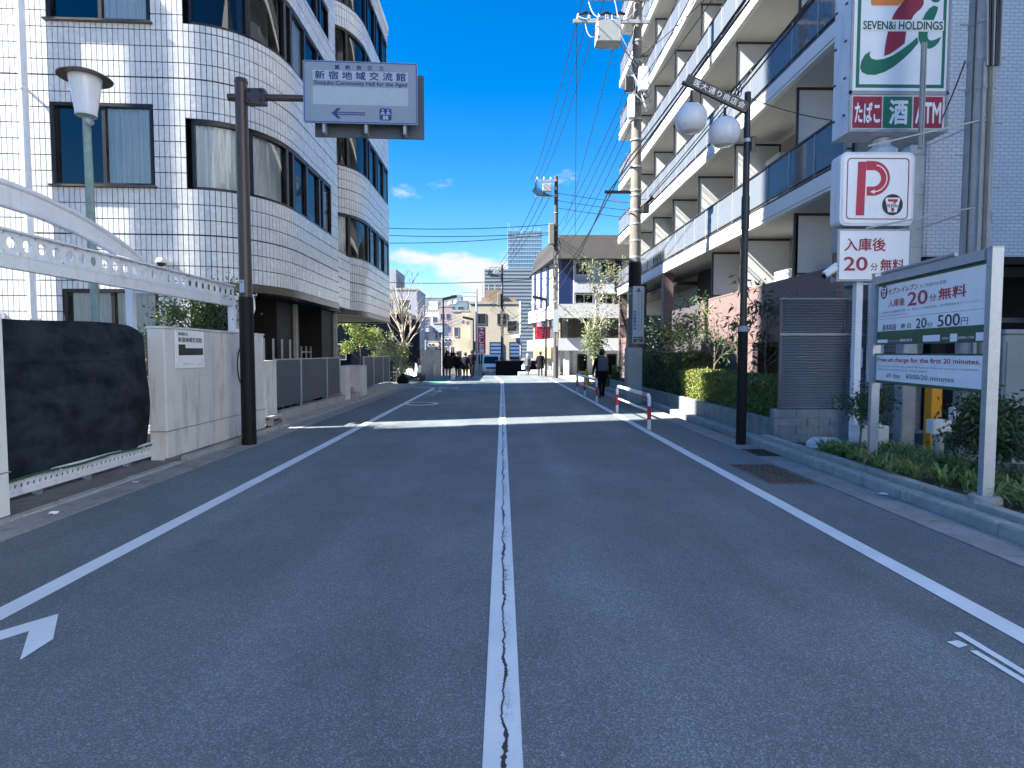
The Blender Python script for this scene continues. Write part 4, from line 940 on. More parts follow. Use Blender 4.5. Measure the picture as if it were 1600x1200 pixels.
for i, (s_, mt) in enumerate((('たばこ', 'ink_maroon'), ('酒', 'ink_green'), ('ATM', 'ink_maroon'))):
    u0 = .07 + i * (sw - .13) / 3; u1 = u0 + (sw - .13) / 3 - .03
    pl = MB().frame_box(*fs, u0, u1, .07, .57, .0, .012).build('plate', mt, ps)
    if i == 1: text(pl, s_, 'sign_white', fs, u0 + .1, u1 - .08, .13, .51, off=.016, bold=.04)
    else: text(pl, s_, 'sign_white', fs, u0 + .03, u1 - .03, .15, .47, off=.016, bold=.035)
MB().cyl((6.42, 10.28, .05), (6.42, 10.28, 5.1), .13, .13, 20).build('pole', 'white_metal', ps, True)
MB().lathe([(.13, 0), (.24, .02), (.24, .25), (.14, .33), (.13, .45)], (6.42, 10.28, 4.75), 22).build('collar', 'white_metal', ps, True)
for y in (.1, .4):
    for z in (.3, .9, 1.5, 2.1): MB().box(SX0 - .02, SX0 - .002, SY + y, SY + y + .05, SZ0 + z, SZ0 + z + .03).build('catch', 'black_metal', ps)
# parking box sign with the lower text box, steel column behind
pk = thing('parking_sign', 'rounded white parking box sign with red P above a smaller text box', 'sign', (5.6, 9.2, 0))
PX0, PX1, PZ0, PZ1, PY = 5.02, 6.13, 3.49, 4.57, 9.0
fp = (Vector((PX0, PY, PZ0)), X3, Z3, -Y3); pw, ph = PX1 - PX0, PZ1 - PZ0
MB().poly(*fp, rrect(0, pw, 0, ph, .1), -.26, 0).build('box', 'white_metal', pk)
fc = MB().poly(*fp, rrect(.04, pw - .04, .04, ph - .04, .08), 0, .012).build('face', 'sign_white', pk)
b_ = MB(); ring_frame(b_, fp, rrect(.09, pw - .09, .09, ph - .09, .06), rrect(.105, pw - .105, .105, ph - .105, .05), .012, .015); b_.build('border', 'ink_maroon', fc)
# the big P: stem and bowl
def arcp(cu, cv, r, a0, a1, n=20): return [(cu + r * math.cos(math.radians(a0 + (a1 - a0) * i / n)), cv + r * math.sin(math.radians(a0 + (a1 - a0) * i / n))) for i in range(n + 1)]
PU = lambda a: (a - 135) / 555.0 * pw; PV = lambda b: (605 - b) / 520.0 * ph
stem = [(PU(260), PV(155)), (PU(322), PV(155)), (PU(316), PV(533)), (PU(252), PV(533))]
MB().poly(*fp, stem, .016).build('letter_stem', 'ink_red', fc)
cu_, cv_ = PU(375), PV(272); ro, ri = (PV(150) - PV(394)) / 2, (PV(215) - PV(330)) / 2
out_, inn_ = arcp(cu_, cv_, ro, 90, -90), arcp(cu_, cv_, ri, 90, -90)
out_ = [(PU(322), PV(150))] + out_ + [(PU(330), PV(394))]; inn_ = [(PU(322), PV(215))] + inn_ + [(PU(330), PV(330))]
m = MB(); O, U, V, N = fp
for a, b in zip(out_, inn_): m.v += [tuple(O + U * a[0] + V * a[1] + N * .016), tuple(O + U * b[0] + V * b[1] + N * .016)]
for i in range(len(out_) - 1): m.f.append((2 * i, 2 * i + 1, 2 * i + 3, 2 * i + 2))
m.build('letter_bowl', 'ink_red', fc)
rm = (ro + ri) / 2 + .01; a_ = arcp(cu_ + .01, cv_, rm, 80, -85, 18); m = MB()
for q in a_:
    d = Vector((q[0] - cu_ - .01, q[1] - cv_)).normalized() * .008; m.v += [tuple(O + U * (q[0] + d.x) + V * (q[1] + d.y) + N * .019), tuple(O + U * (q[0] - d.x) + V * (q[1] - d.y) + N * .019)]
for i in range(len(a_) - 1): m.f.append((2 * i, 2 * i + 1, 2 * i + 3, 2 * i + 2))
e_ = a_[-1]; m.add([O + U * (e_[0]) + V * (e_[1] + .032) + N * .019, O + U * e_[0] + V * (e_[1] - .032) + N * .019, O + U * (e_[0] - .07) + V * e_[1] + N * .019], [(0, 1, 2)])
m.build('bowl_arrow', 'sign_white', fc)
def seven_badge(parent, frm, cu, cv, r, sq=1.0):
    w_ = MB(); disc(w_, frm, cu, cv, r, .0165, .019, 32, r * sq); bd = w_.build('badge', 'ink_black', parent)
    q = lambda l: [(cu + a * r * sq, cv + b * r) for a, b in l]; O, U, V, N = frm
    MB().poly(O, U, V, N, q([(-.62, .66), (.62, .66), (.72, .5), (.42, -.72), (-.42, -.72), (-.72, .5)]), .021).build('badge_shield', 'sign_white', bd)
    MB().poly(O, U, V, N, q([(-.46, .52), (.5, .52), (.46, .3), (.18, .08), (-.06, .08), (.14, .28), (-.46, .28)]), .023).build('badge_stroke', 'ink_red', bd)
    MB().poly(O, U, V, N, q([(-.14, -.3), (.16, -.3), (.14, -.66), (-.12, -.66)]), .023).build('badge_stroke', 'ink_red', bd)
    text(bd, 'ELEVEn', 'ink_black', frm, cu - .5 * r * sq, cu + .5 * r * sq, cv - .24 * r, cv + .04 * r, off=.024, bold=.03)
seven_badge(fc, fp, PU(526), PV(457), .155)
LX0, LX1, LZ0, LZ1 = 5.05, 6.10, 2.70, 3.42
MB().box(LX0 - .03, LX1 + .03, PY + .03, PY + .2, LZ0 - .03, LZ1 + .03).build('lower_box', 'steel_grey', pk)
fl = (Vector((LX0, PY + .03, LZ0)), X3, Z3, -Y3)
lf = MB().frame_box(*fl, .0, LX1 - LX0, 0, LZ1 - LZ0, 0, .012).build('lower_face', 'sign_white', pk)
text(lf, '入庫後', 'ink_maroon', fl, .07, .69, .42, .61, off=.016, bold=.025)
text(lf, '20', 'ink_maroon', fl, .07, .42, .13, .33, off=.016, bold=.02)
text(lf, '分', 'ink_maroon', fl, .47, .58, .13, .24, off=.016, bold=.01)
text(lf, '無料', 'ink_maroon', fl, .62, .98, .13, .30, off=.016, bold=.025)
MB().box(5.37, 5.47, 9.1, 9.2, .05, 2.67).build('leg', 'white_metal', pk)
MB().bbox(6.2, 6.42, 9.2, 9.42, .05, 4.75, .015).build('column', 'steel', pk)
MB().box(6.06, 6.2, 9.2, 9.26, 3.7, 3.76).box(6.06, 6.2, 9.2, 9.26, 3.0, 3.06).box(6.06, 6.2, 9.2, 9.26, 4.3, 4.36).build('bracket', 'steel', pk)
for z in (1.2, 2.2, 3.2, 4.0, 4.6): MB().box(6.19, 6.43, 9.19, 9.43, z, z + .012).build('column_band', 'steel_grey', pk)
sm = MB()
for i in range(26): sm.box(6.16, 6.19, 8.97, 9.0, 4.62 + i * .058, 4.62 + i * .058 + .018)
sm.box(6.16, 6.168, 8.97, 9.0, 4.6, 6.15).box(6.182, 6.19, 8.97, 9.0, 4.6, 6.15).box(6.22, 6.235, 8.97, 9.0, 4.6, 6.15).box(6.19, 6.22, 8.99, 9.0, 4.6, 6.15)
sm.build('slotted_mast', 'steel', pk)
for z, xa, xb in ((4.62, 5.3, 6.7), (3.44, 5.3, 6.75)):
    MB().tube([(xa, 8.8, z - .03), (xb, 8.45, z + .22)], .012, 6).build('lamp_arm', 'steel', pk)
    MB().tube([(6.2, 9.0, z), (xb, 8.47, z + .2)], .010, 6).build('lamp_stay', 'steel_grey', pk); MB().bbox(xb - .05, xb + .05, 8.42, 8.5, z + .19, z + .22, .01).build('lamp_head', 'steel_grey', pk)
# security camera on the lower box
sc_ = thing('security_camera', 'white bullet security camera on left edge of the small text sign', 'camera', (5.0, 9.0, 2.85))
MB().box(4.98, 5.02, 9.03, 9.09, 2.74, 3.1).build('bracket', 'black_metal', sc_)
MB().cyl((4.99, 9.0, 2.86), (4.80, 8.96, 2.74), .045, n=14).build('body', 'white_metal', sc_, True); MB().cyl((4.99, 9.0, 2.92), (4.78, 8.95, 2.78), .03, n=10).build('hood', 'white_metal', sc_, True)
MB().cyl((4.80, 8.96, 2.74), (4.785, 8.955, 2.73), .04, n=14).build('lens', 'black_metal', sc_)
# roadside tariff board on two steel posts
tb = thing('tariff_board', 'steel framed parking tariff board on two posts by the kerb', 'sign board', (4.76, 6.7, .15))
pa, pb = Vector((4.90, 7.84, 0)), Vector((4.62, 5.62, 0)); Ub = (pb - pa).normalized(); Nb = Vector((Ub.y, -Ub.x, 0)); Lb = (pb - pa).length
fb = (Vector((pa.x, pa.y, .15)), Ub, Z3, Nb)
for u, hh in ((0, 2.47), (Lb, 2.43)):
    MB().frame_box(*fb, u - .04, u + .04, 0, hh, -.05, .05).build('post', 'steel', tb)
    MB().frame_box(*fb, u - .044, u + .044, hh + .001, hh + .012, -.054, .054).build('post_cap', 'steel_grey', tb)
    for z in (.75, 1.1, 1.5, 1.9, 2.25): MB().frame_box(*fb, u - .006, u + .006, z, z + .012, .05, .058).build('bolt', 'steel_grey', tb)
c_ = pb; MB().lathe([(.135, -.02), (.135, .09), (.12, .1), (0, .1)], (c_.x, c_.y, .14), 24).build('footing', 'concrete', tb, True)
MB().lathe([(.09, -.02), (.09, .03), (0, .03)], (pa.x, pa.y, .14), 20).build('footing', 'concrete', tb, True)
u0, u1 = .06, Lb - .06; WB = u1 - u0
MB().frame_box(*fb, u0, u1, 2.33, 2.43, -.05, .06).build('top_rail', 'steel', tb); MB().cyl(fb[0] + Ub * .25 + Z3 * 2.45 + Nb * .06, fb[0] + Ub * 1.75 + Z3 * 2.45 + Nb * .06, .022, n=10).build('top_lamp', 'steel_grey', tb)
V0, V1 = 1.55, 2.325; W0, W1 = 1.06, 1.44
up = MB().frame_box(*fb, u0, u1, V0, V1, -.01, .012).build('upper_panel', 'ink_darkgreen', tb)
MB().frame_box(*fb, u0 + .015, u1 - .015, V0 + .17, V1 - .03, .012, .016).build('face', 'sign_white', up)
lo = MB().frame_box(*fb, u0, u1, W0, W1, -.01, .012).build('lower_panel', 'ink_darkgreen', tb)
MB().frame_box(*fb, u0 + .015, u1 - .015, W0 + .035, W1 - .02, .012, .016).build('face', 'sign_white', lo)
h_ = V1 - V0
def tu(s_, mt, a, b, c, d, par=up, base=V0, hh=None, **k): text(par, s_, mt, fb, u0 + a * WB, u0 + b * WB, base + c * (hh or h_), base + d * (hh or h_), off=.0185, **k)
fbb = (fb[0], Ub, Z3, Nb)
seven_badge(up, fbb, u0 + .075 * WB, V0 + .86 * h_, .085, .95)
tu('セブン-イレブン', 'ink_red', .13, .44, .81, .90, bold=.03, shear=.15); tu('をご利用のお客様', 'ink_grey', .46, .69, .815, .87)
tu('入庫後', 'ink_red', .13, .31, .60, .72, bold=.012); tu('20', 'ink_red', .34, .53, .58, .78, bold=.02); tu('分', 'ink_red', .55, .61, .60, .70, bold=.01); tu('無料', 'ink_red', .63, .85, .60, .76, bold=.025)
tu('△入庫後20分は精算操作不要です。20分以上ご利用の方は、必ず精算操作を行ってください。', 'ink_grey', .02, .97, .505, .54); tu('△以降は下記の料金が適用されます。', 'ink_grey', .02, .36, .45, .48)
MB().frame_box(*fb, u0 + .03, u1 - .03, V0 + .415 * h_, V0 + .42 * h_, .016, .018).build('rule', 'ink_grey', up)
tu('基本料金', 'ink_black', .07, .23, .23, .33, bold=.01); tu('終 日', 'ink_black', .28, .38, .24, .32, bold=.01); tu('20', 'ink_black', .43, .53, .23, .375, bold=.008); tu('分', 'ink_black', .54, .59, .23, .31); tu('500', 'ink_black', .63, .81, .23, .39, bold=.008); tu('円', 'ink_black', .82, .87, .235, .33)
MB().frame_box(*fb, u0 + .01 * WB, u0 + .13 * WB, V0 + .03 * h_, V0 + .085 * h_, .0125, .0155).frame_box(*fb, u0 + .5 * WB, u0 + .65 * WB, V0 + .03 * h_, V0 + .12 * h_, .0125, .0155).frame_box(*fb, u0 + .735 * WB, u0 + .79 * WB, V0 + .02 * h_, V0 + .125 * h_, .0125, .0155).frame_box(*fb, u0 + .93 * WB, u0 + .985 * WB, V0 + .02 * h_, V0 + .125 * h_, .0125, .0155).build('sticker', 'sign_white', up)
tu('セブンイレブン', 'sign_white', .14, .26, .04, .08); tu('西新宿医大通り店', 'sign_white', .27, .40, .04, .085, bold=.02); tu('お問合せ', 'sign_white', .67, .73, .05, .085); tu('駐車場のご利用', 'sign_white', .80, .92, .05, .085)
lh = W1 - W0
def tl(s_, mt, a, b, c, d, **k): tu(s_, mt, a, b, c, d, lo, W0, lh, **k)
tl('Free of charge for the first 20 minutes.', 'ink_red', .025, .97, .68, .86, bold=.008)
tl('For use over 20 minutes, please be sure to make the payment transaction.', 'ink_grey', .03, .96, .54, .61); tl('Afterwards, the following fee will be applied.', 'ink_grey', .03, .55, .43, .50)
tl('all day   ¥500/20 minutes', 'ink_black', .13, .78, .17, .36)
# slatted screen on concrete blocks
sf = thing('slat_screen', 'blue grey slatted metal screen standing on dark concrete blocks', 'fence', (5.7, 10.45, 0))
BX0, BX1, BY = 4.74, 6.75, 10.40
for r_ in range(4):
    z0 = .03 + r_ * .145; n = 5; off = 0 if r_ % 2 else .2
    xs = [BX0] + [BX0 + off + .4 * i for i in range(1, 5)] + [BX1]
    for a, b in zip(xs[:-1], xs[1:]): MB().bbox(a + .003, b - .003, BY + rnd.uniform(-.004, .004), BY + .16, z0, z0 + .141, .008).build('block', 'block_grey', sf)
zt = .03 + 4 * .145
for x in (4.86, 5.98, 7.1): MB().bbox(x - .025, x + .025, BY + .03, BY + .09, zt - .02 if x < 6.7 else .05, 2.52, .006).build('post', 'slat_brown', sf)
MB().box(4.84, 7.12, BY + .02, BY + .1, 2.521, 2.55).box(4.84, 7.12, BY + .025, BY + .095, 1.90, 1.94).build('rail', 'slat_blue', sf)
SL = MB().hexa([(0, 0, 0), (1.07, 0, 0), (1.07, .05, .03), (0, .05, .03), (0, -.004, .008), (1.07, -.004, .008), (1.07, .046, .038), (0, .046, .038)]).mesh('slat', 'slat_blue'); SL2 = SL.copy(); SL2.materials[0] = M['slat_brown']
for s_ in range(2):
    x = 4.887 + s_ * 1.12
    for i in range(12): link('slat', SL, sf, mw=Matrix.Translation((x, BY + .03, 1.955 + i * .047)))
    for i in range(28): link('slat', SL, sf, mw=Matrix.Translation((x, BY + .03, zt + .02 + i * .0465)))
    MB().box(x, x + 1.07, BY + .085, BY + .092, zt, 2.5).build('backing_sheet', 'slat_brown', sf)
ntc = thing('paper_notice', 'white paper notice with red circle taped to the slatted screen', 'notice', (6.2, 10.38, 1.5))
fn = (Vector((6.06, 10.40, 1.34)), X3, Z3, -Y3)
MB().frame_box(*fn, 0, .22, 0, .34, .002, .006).build('sheet', 'paper_white', ntc)
m = MB(); ring_frame(m, fn, [(.11 + .05 * math.cos(i * math.pi / 12), .26 + .05 * math.sin(i * math.pi / 12)) for i in range(24)], [(.11 + .04 * math.cos(i * math.pi / 12), .26 + .04 * math.sin(i * math.pi / 12)) for i in range(24)], .006, .008); m.build('symbol', 'ink_red', ntc)
MB().frame_box(*fn, .06, .085, .16, .19, .006, .008).frame_box(*fn, .135, .16, .16, .19, .006, .008).poly(*fn, [(.08, .06), (.14, .06), (.11, .03)], .008).build('print', 'ink_navy', ntc)
# equipment behind the board
yp = thing('payment_post', 'orange yellow payment bollard behind the tariff board', 'bollard', (6.25, 8.6, .05)); MB().bbox(6.15, 6.31, 8.5, 8.66, .05, 1.42, .012).build('post', 'amber_plastic', yp); MB().bbox(6.14, 6.32, 8.49, 8.67, 1.421, 1.47, .012).build('cap', 'yellow_plastic', yp)
cb = thing('utility_cabinet', 'pale grey steel cabinet at the right edge behind the tariff board', 'cabinet', (7.6, 8.4, .05))
MB().bbox(6.92, 8.4, 8.2, 9.0, .05, 1.86, .02).build('body', 'transformer_grey', cb); MB().box(6.95, 7.62, 8.185, 8.199, .2, 1.75).box(7.66, 8.36, 8.185, 8.199, .2, 1.75).build('door', 'transformer_grey', cb); MB().bbox(6.9, 8.42, 8.17, 9.02, 1.861, 1.92, .01).build('lid', 'steel_grey', cb)
MB().box(7.2, 7.42, 8.178, 8.184, 1.3, 1.5).build('label_plate', 'sign_pale', cb)
for k_, (x, y, w_, lab) in enumerate(((5.05, 9.3, .34, 'white chamfered concrete footing left of tariff board'), (5.35, 8.65, .3, 'white concrete footing at the base of the parking sign leg'))):
    t = thing('concrete_footing', lab, 'footing', (x, y, .1)); MB().bbox(x - w_ * .7, x + w_ * .7, y - w_ * .5, y + w_ * .5, .03, .26 if k_ == 0 else .55, .09 if k_ == 0 else .02).build('block', 'wall_white', t)
wt = thing('garden_tap', 'small steel junction box on stand among the plants', 'utility box', (5.62, 7.6, .15)); MB().bbox(5.5, 5.74, 7.55, 7.7, .56, .74, .01).build('box', 'white_metal', wt); MB().cyl((5.62, 7.62, .1), (5.62, 7.62, .56), .05, .07, 12).build('stand', 'steel', wt, True); MB().bbox(5.76, 5.86, 7.56, 7.66, .74, .9, .01).build('lamp', 'white_metal', wt)
# planter wall of long stone slabs
pl = thing('planter_wall', 'low greenish stone planter wall along the pavement under the hedge', 'wall', (4.8, 18, 0))
ys_ = [10.6, 12.2, 14.0, 16.1, 18.2, 20.3, 22.5, 24.7, 27.0, 29.4]
for a, b in zip(ys_[:-1], ys_[1:]): MB().bbox(4.745, 4.86, a + .004, b - .004, .0, .43, .012).build('stone', 'planter_stone', pl)
MB().bbox(4.86, 6.3, 10.6, 10.7, .0, .43, .012).build('stone', 'planter_stone', pl)
# black street lamp with two globes and name board
lp = thing('street_lamp', 'black street lamp with two white globes and slanted shopping street board', 'street lamp', (4.14, 10.32, 0))
MB().cyl((4.14, 10.32, 0), (4.14, 10.32, 2.0), .085, .082, 20).build('lower_pole', 'brown_wrap', lp, True)
MB().cyl((4.14, 10.32, 2.0), (4.14, 10.32, 5.98), .058, .052, 18).build('pole', 'black_metal', lp, True); MB().lathe([(.086, 0), (.09, .03), (.07, .09), (.058, .1)], (4.14, 10.32, 1.96), 20).build('collar', 'steel_grey', lp, True)
MB().cyl((4.14, 10.32, 3.7), (4.14, 10.32, 4.25), .068, n=18).build('sleeve', 'black_metal', lp, True)
MB().cyl((4.14, 10.32, 5.15), (4.14, 10.32, 5.21), .066, n=18).build('band', 'steel', lp, True); MB().bbox(4.2, 4.28, 10.28, 10.36, 5.0, 5.25, .01).build('switch_box', 'black_metal', lp)
Ua = Vector((-1.04, 0, .47)).normalized(); Va = Vector((.47, 0, 1.04)).normalized(); Oa = Vector((4.09, 10.27, 5.63))
MB().frame_box(Oa, Ua, Va, Vector((0, -1, 0)), .0, 1.14, .0, .175, -.06, .0).build('name_board', 'black_metal', lp)
fa = (Oa + Ua * 1.14, -Ua, Va, Vector((0, -1, 0)))
text(lp, '医大通り商店会', 'sign_white', fa, .14, 1.08, .035, .145, off=.004, bold=.01, spacing=1.15)
MB().cyl((3.02, 10.3, 6.13), (3.14, 10.3, 6.08), .035, n=10).build('board_end', 'black_metal', lp)
for x, z, zz in ((3.18, 5.53, 6.0), (3.75, 5.31, 5.72)):
    MB().cyl((x, 10.3, z + .2), (x, 10.3, zz), .022, n=10).build('hanger', 'black_metal', lp)
    g_ = MB().lathe([(.04, .25), (.12, .235), (.2, .175), (.25, .09), (.265, 0), (.25, -.09), (.215, -.165), (.15, -.215), (.145, -.21)], (x, 10.3, z), 32).build('globe', 'globe_white', lp, True)
    MB().lathe([(.15, -.205), (.1, -.225), (0, -.23)], (x, 10.3, z), 28).build('diffuser', 'globe_white', g_, True); MB().lathe([(0, .29), (.05, .28), (.06, .24)], (x, 10.3, z), 16).build('globe_cap', 'black_metal', g_, True)
# guard rails
def guard(y0, y1, x, extra, label):
    t = thing('guard_rail', label, 'guard rail', (x, (y0 + y1) / 2, 0), 'red and white guard rails'); rr_ = .038; z = .72; c = .12
    pts = [(x, y0, .0), (x, y0, z - c)] + [(x, y0 + c - c * math.cos(a), z - c + c * math.sin(a)) for a in (.4, .8, 1.2)] + [(x, y0 + c, z), (x, y1 - c, z)] + [(x, y1 - c + c * math.sin(a), z - c + c * math.cos(a)) for a in (.4, .8, 1.2)] + [(x, y1, z - c), (x, y1, 0)]
    MB().tube(pts, rr_, 12).build('loop', 'rail_white', t, True)
    MB().tube([(x, y0, .4), (x, y1, .4)], .022, 10).build('lower_bar', 'rail_white', t, True)
    for y in (y0, y1) + tuple(extra):
        if y in extra: MB().cyl((x, y, 0), (x, y, z), rr_, n=12).build('post', 'rail_white', t, True)
        MB().cyl((x, y, .22), (x, y, .5), rr_ + .003, n=12).build('red_band', 'rail_red', t, True)
    MB().cyl((x, y0 + c, z), (x, y0 + c + .4, z), rr_ + .003, n=12).build('red_band', 'rail_red', t, True)
    for y in (y0, y1) + tuple(extra): MB().lathe([(.07, .001), (.07, .012), (.03, .02)], (x, y, 0), 14).build('foot', 'steel_grey', t, True)
guard(12.33, 15.8, 3.03, (), 'red and white guard rail loop nearest the camera on the right line')
guard(19.2, 24.2, 3.02, (22.0,), 'longer red and white guard rail beyond, beside the man with backpack')
# ------------------------------------------------------------------ plants
def blob_pts(n, c, r, rr, shell=.55):
    out = []
    while len(out) < n:
        v = Vector((rr.gauss(0, 1), rr.gauss(0, 1), rr.gauss(0, 1)));
        if v.length < 1e-3: continue
        v = v.normalized() * (shell + (1 - shell) * rr.random()) ** 1.0
        if shell < .3: v *= rr.random() ** .4
        out.append((c[0] + v.x * r[0], c[1] + v.y * r[1], c[2] + v.z * r[2]))
    return out
def branchy(m, base, top, r0, rr, kids=4, spread=.5, depth=2, tips=None, n=6):
    base, top = Vector(base), Vector(top); L_ = (top - base).length
    pts = [base.lerp(top, t) + Vector((rr.gauss(0, .02), rr.gauss(0, .02), 0)) * L_ * (t * (1 - t) * 4) for t in (0, .25, .5, .75, 1)]
    m.tube(pts, [r0, r0 * .85, r0 * .7, r0 * .5, r0 * .25], n)
    if tips is not None: tips.append(top)
    if depth <= 0: return
    for i in range(kids):
        t = rr.uniform(.35, .95); p = base.lerp(top, t); d = (top - base).normalized()
        a = d.orthogonal().normalized(); a = Matrix.Rotation(rr.uniform(0, 6.28), 3, d) @ a
        q = p + (d * rr.uniform(.5, .9) + a * spread * rr.uniform(.6, 1.3)).normalized() * L_ * rr.uniform(.3, .5)
        branchy(m, p, q, r0 * .45, rr, max(2, kids - 1), spread, depth - 1, tips, 5 if depth > 1 else 4)
def plant(name, label, cat, base, top, r0, seed, kids=4, spread=.6, depth=2, nleaf=40, leaf=.08, cl=.2, lm='leaf_dark', bm='bark', aspect=.5, group=None, droop=.3, extra=None):
    rr = random.Random(seed); t = thing(name, label, cat, base, group); m = MB(); tips = []
    branchy(m, base, top, r0, rr, kids, spread, depth, tips); m.build('trunk', bm, t, True)
    f = MB()
    for p in tips:
        leaves(f, [(p.x + rr.gauss(0, cl), p.y + rr.gauss(0, cl), p.z + rr.gauss(0, cl * .8)) for _ in range(nleaf)], leaf, rr, aspect, droop)
    if extra: leaves(f, extra(rr), leaf, rr, aspect, droop)
    if f.f: f.build('crown', lm, t)
    return t
# hall yard shrub behind the cream wall
plant('shrub', 'dark glossy evergreen shrub in the yard showing above the cream wall', 'shrub', (-5.9, 11.9, .06), (-6.0, 11.9, 2.5), .05, 11, 6, .8, 2, 26, .075, .16, 'leaf_dark', extra=lambda r: blob_pts(3600, (-5.75, 11.95, 2.3), (.5, .4, .66), r, .1) + blob_pts(900, (-6.4, 11.9, 2.35), (.5, .35, .5), r, .1))
plant('young_tree', 'bright green leafy young tree beside the hall, left of the far fence', 'tree', (-7.2, 30.4, .05), (-7.15, 30.4, 2.55), .035, 12, 6, .5, 2, 60, .11, .14, 'leaf_light')
plant('young_tree', 'darker young tree just right of the bright green one by the hall', 'tree', (-6.55, 30.8, .05), (-6.5, 30.8, 2.1), .03, 13, 6, .5, 2, 55, .10, .14, 'leaf_light')
# bare street tree wrapped in ivy
rr = random.Random(21); bt = thing('bare_tree', 'leafless pale street tree with ivy round its trunk at the corner', 'tree', (-5.1, 30.7, .05)); m = MB(); tips = []
branchy(m, (-5.1, 30.7, .05), (-5.08, 30.7, 4.4), .10, rr, 7, .55, 1, tips, 8)
for k_ in range(9):
    a = k_ * .7; z0 = 1.5 + k_ * .28; L_ = 2.6 - k_ * .12
    branchy(m, (-5.1, 30.7, z0), (-5.1 + math.cos(a) * L_ * .55, 30.7 + math.sin(a) * L_ * .5, z0 + L_ * .9), .04, rr, 5, .42, 2, None, 5)
m.build('trunk', 'bark_pale', bt, True)
f = MB(); leaves(f, [(-5.1 + rr.gauss(0, .18), 30.7 + rr.gauss(0, .18), rr.uniform(.1, 2.1)) for _ in range(2600)], .085, rr, .6); f.build('ivy', 'leaf_pale', bt)
plant('shrub', 'pale green column of climbing leaves left of the bare street tree', 'shrub', (-5.9, 30.3, .05), (-5.9, 30.3, 1.95), .03, 22, 6, .35, 2, 40, .09, .13, 'leaf_pale')
# hedge and bushes in the planter on the right
def hedge(name, label, x0, x1, y0, y1, z0, z1, n, lm, seed, size=.05):
    rr = random.Random(seed); t = thing(name, label, 'hedge', ((x0 + x1) / 2, (y0 + y1) / 2, z0)); f = MB()
    def p():
        u, v, w = rr.random(), rr.random(), rr.random(); k = rr.random()
        if k < .3: w = 1 - rr.random() ** 2 * .12
        elif k < .62: u = rr.random() ** 2 * .15
        elif k < .7: v = rr.random() ** 2 * .06
        x, y = x0 + (x1 - x0) * u, y0 + (y1 - y0) * v
        top = z1 + .09 * mnoise.noise(Vector((x * 1.6, y * 1.6, seed))) + .04 * mnoise.noise(Vector((x * 5, y * 5, seed)))
        side = .07 * mnoise.noise(Vector((y * 2.2, w * 2, seed + 5)))
        return (x + side, y, z0 + (top - z0) * w)
    leaves(f, [p() for _ in range(n)], size, rr, .6); f.build('foliage', lm, t)
    s = MB()
    for i in range(int((y1 - y0) / .35)): 
        y = y0 + .2 + i * .35; s.tube([((x0 + x1) / 2, y, z0 - .05), ((x0 + x1) / 2 + rr.gauss(0, .06), y + rr.gauss(0, .05), z1 - .15)], [.015, .006], 5)
    for i in range(int((y1 - y0) / .5)): s.box(x0 + .18, x1 - .1, y0 + .1 + i * .5, y0 + .55 + i * .5, z0, z1 - .2 + .03 * (i % 3))
    s.build('stems', 'leaf_dark', t)
hedge('clipped_hedge', 'clipped box hedge behind the stone planter wall near the slatted screen', 4.93, 5.75, 10.8, 16.6, .36, 1.12, 15000, 'leaf_hedge', 31, .06)
hedge('dark_hedge', 'dark evergreen bushes behind the utility pole in the planter', 4.95, 6.3, 17.0, 24.5, .36, 1.55, 9000, 'leaf_dark', 32, .085)
hedge('low_hedge', 'pale clipped shrub by the far end of the planter', 4.5, 5.3, 26.5, 29.3, .1, .95, 3500, 'leaf_hedge', 33, .07)
plant('small_tree', 'slender dark leaved tree behind the hedge, right of the black lamp post', 'tree', (5.75, 13.0, .36), (5.75, 13.0, 2.45), .03, 41, 5, .7, 2, 10, .17, .12, 'leaf_dark', aspect=.3, droop=.8)
plant('small_tree', 'dark leaved tree behind the hedge, left of the black lamp post', 'tree', (5.75, 16.2, .36), (5.7, 16.2, 2.55), .03, 42, 5, .7, 2, 11, .17, .13, 'leaf_dark', aspect=.3, droop=.8)
plant('small_tree', 'thin dark tree directly behind the black lamp post', 'tree', (5.9, 14.6, .36), (5.85, 14.6, 2.3), .025, 43, 5, .7, 2, 9, .16, .12, 'leaf_dark', aspect=.3, droop=.8)
plant('sunlit_shrub', 'sunlit yellow green shrub sprays between utility pole and lamp post', 'shrub', (5.5, 17.4, .36), (5.4, 17.4, 2.1), .025, 44, 5, .8, 2, 16, .12, .14, 'leaf_light', aspect=.45)
plant('shrub', 'dark bushy shrub beside the tiled recess behind the planter', 'shrub', (5.9, 18.8, .36), (5.9, 18.8, 2.2), .03, 45, 6, .8, 2, 26, .1, .2, 'leaf_dark')
plant('shrub', 'tall dark bush behind the utility pole sign', 'shrub', (5.7, 21.5, .36), (5.7, 21.5, 2.2), .03, 46, 6, .8, 2, 26, .11, .24, 'leaf_dark')
plant('street_tree', 'pale leaved street tree in front of the blue panelled house', 'tree', (5.1, 33.0, .0), (5.05, 33.0, 5.3), .09, 47, 7, .55, 2, 26, .13, .25, 'leaf_pale', 'bark_pale', extra=lambda r: blob_pts(3600, (5.05, 33.0, 2.3), (.85, .85, 1.4), r, .1))
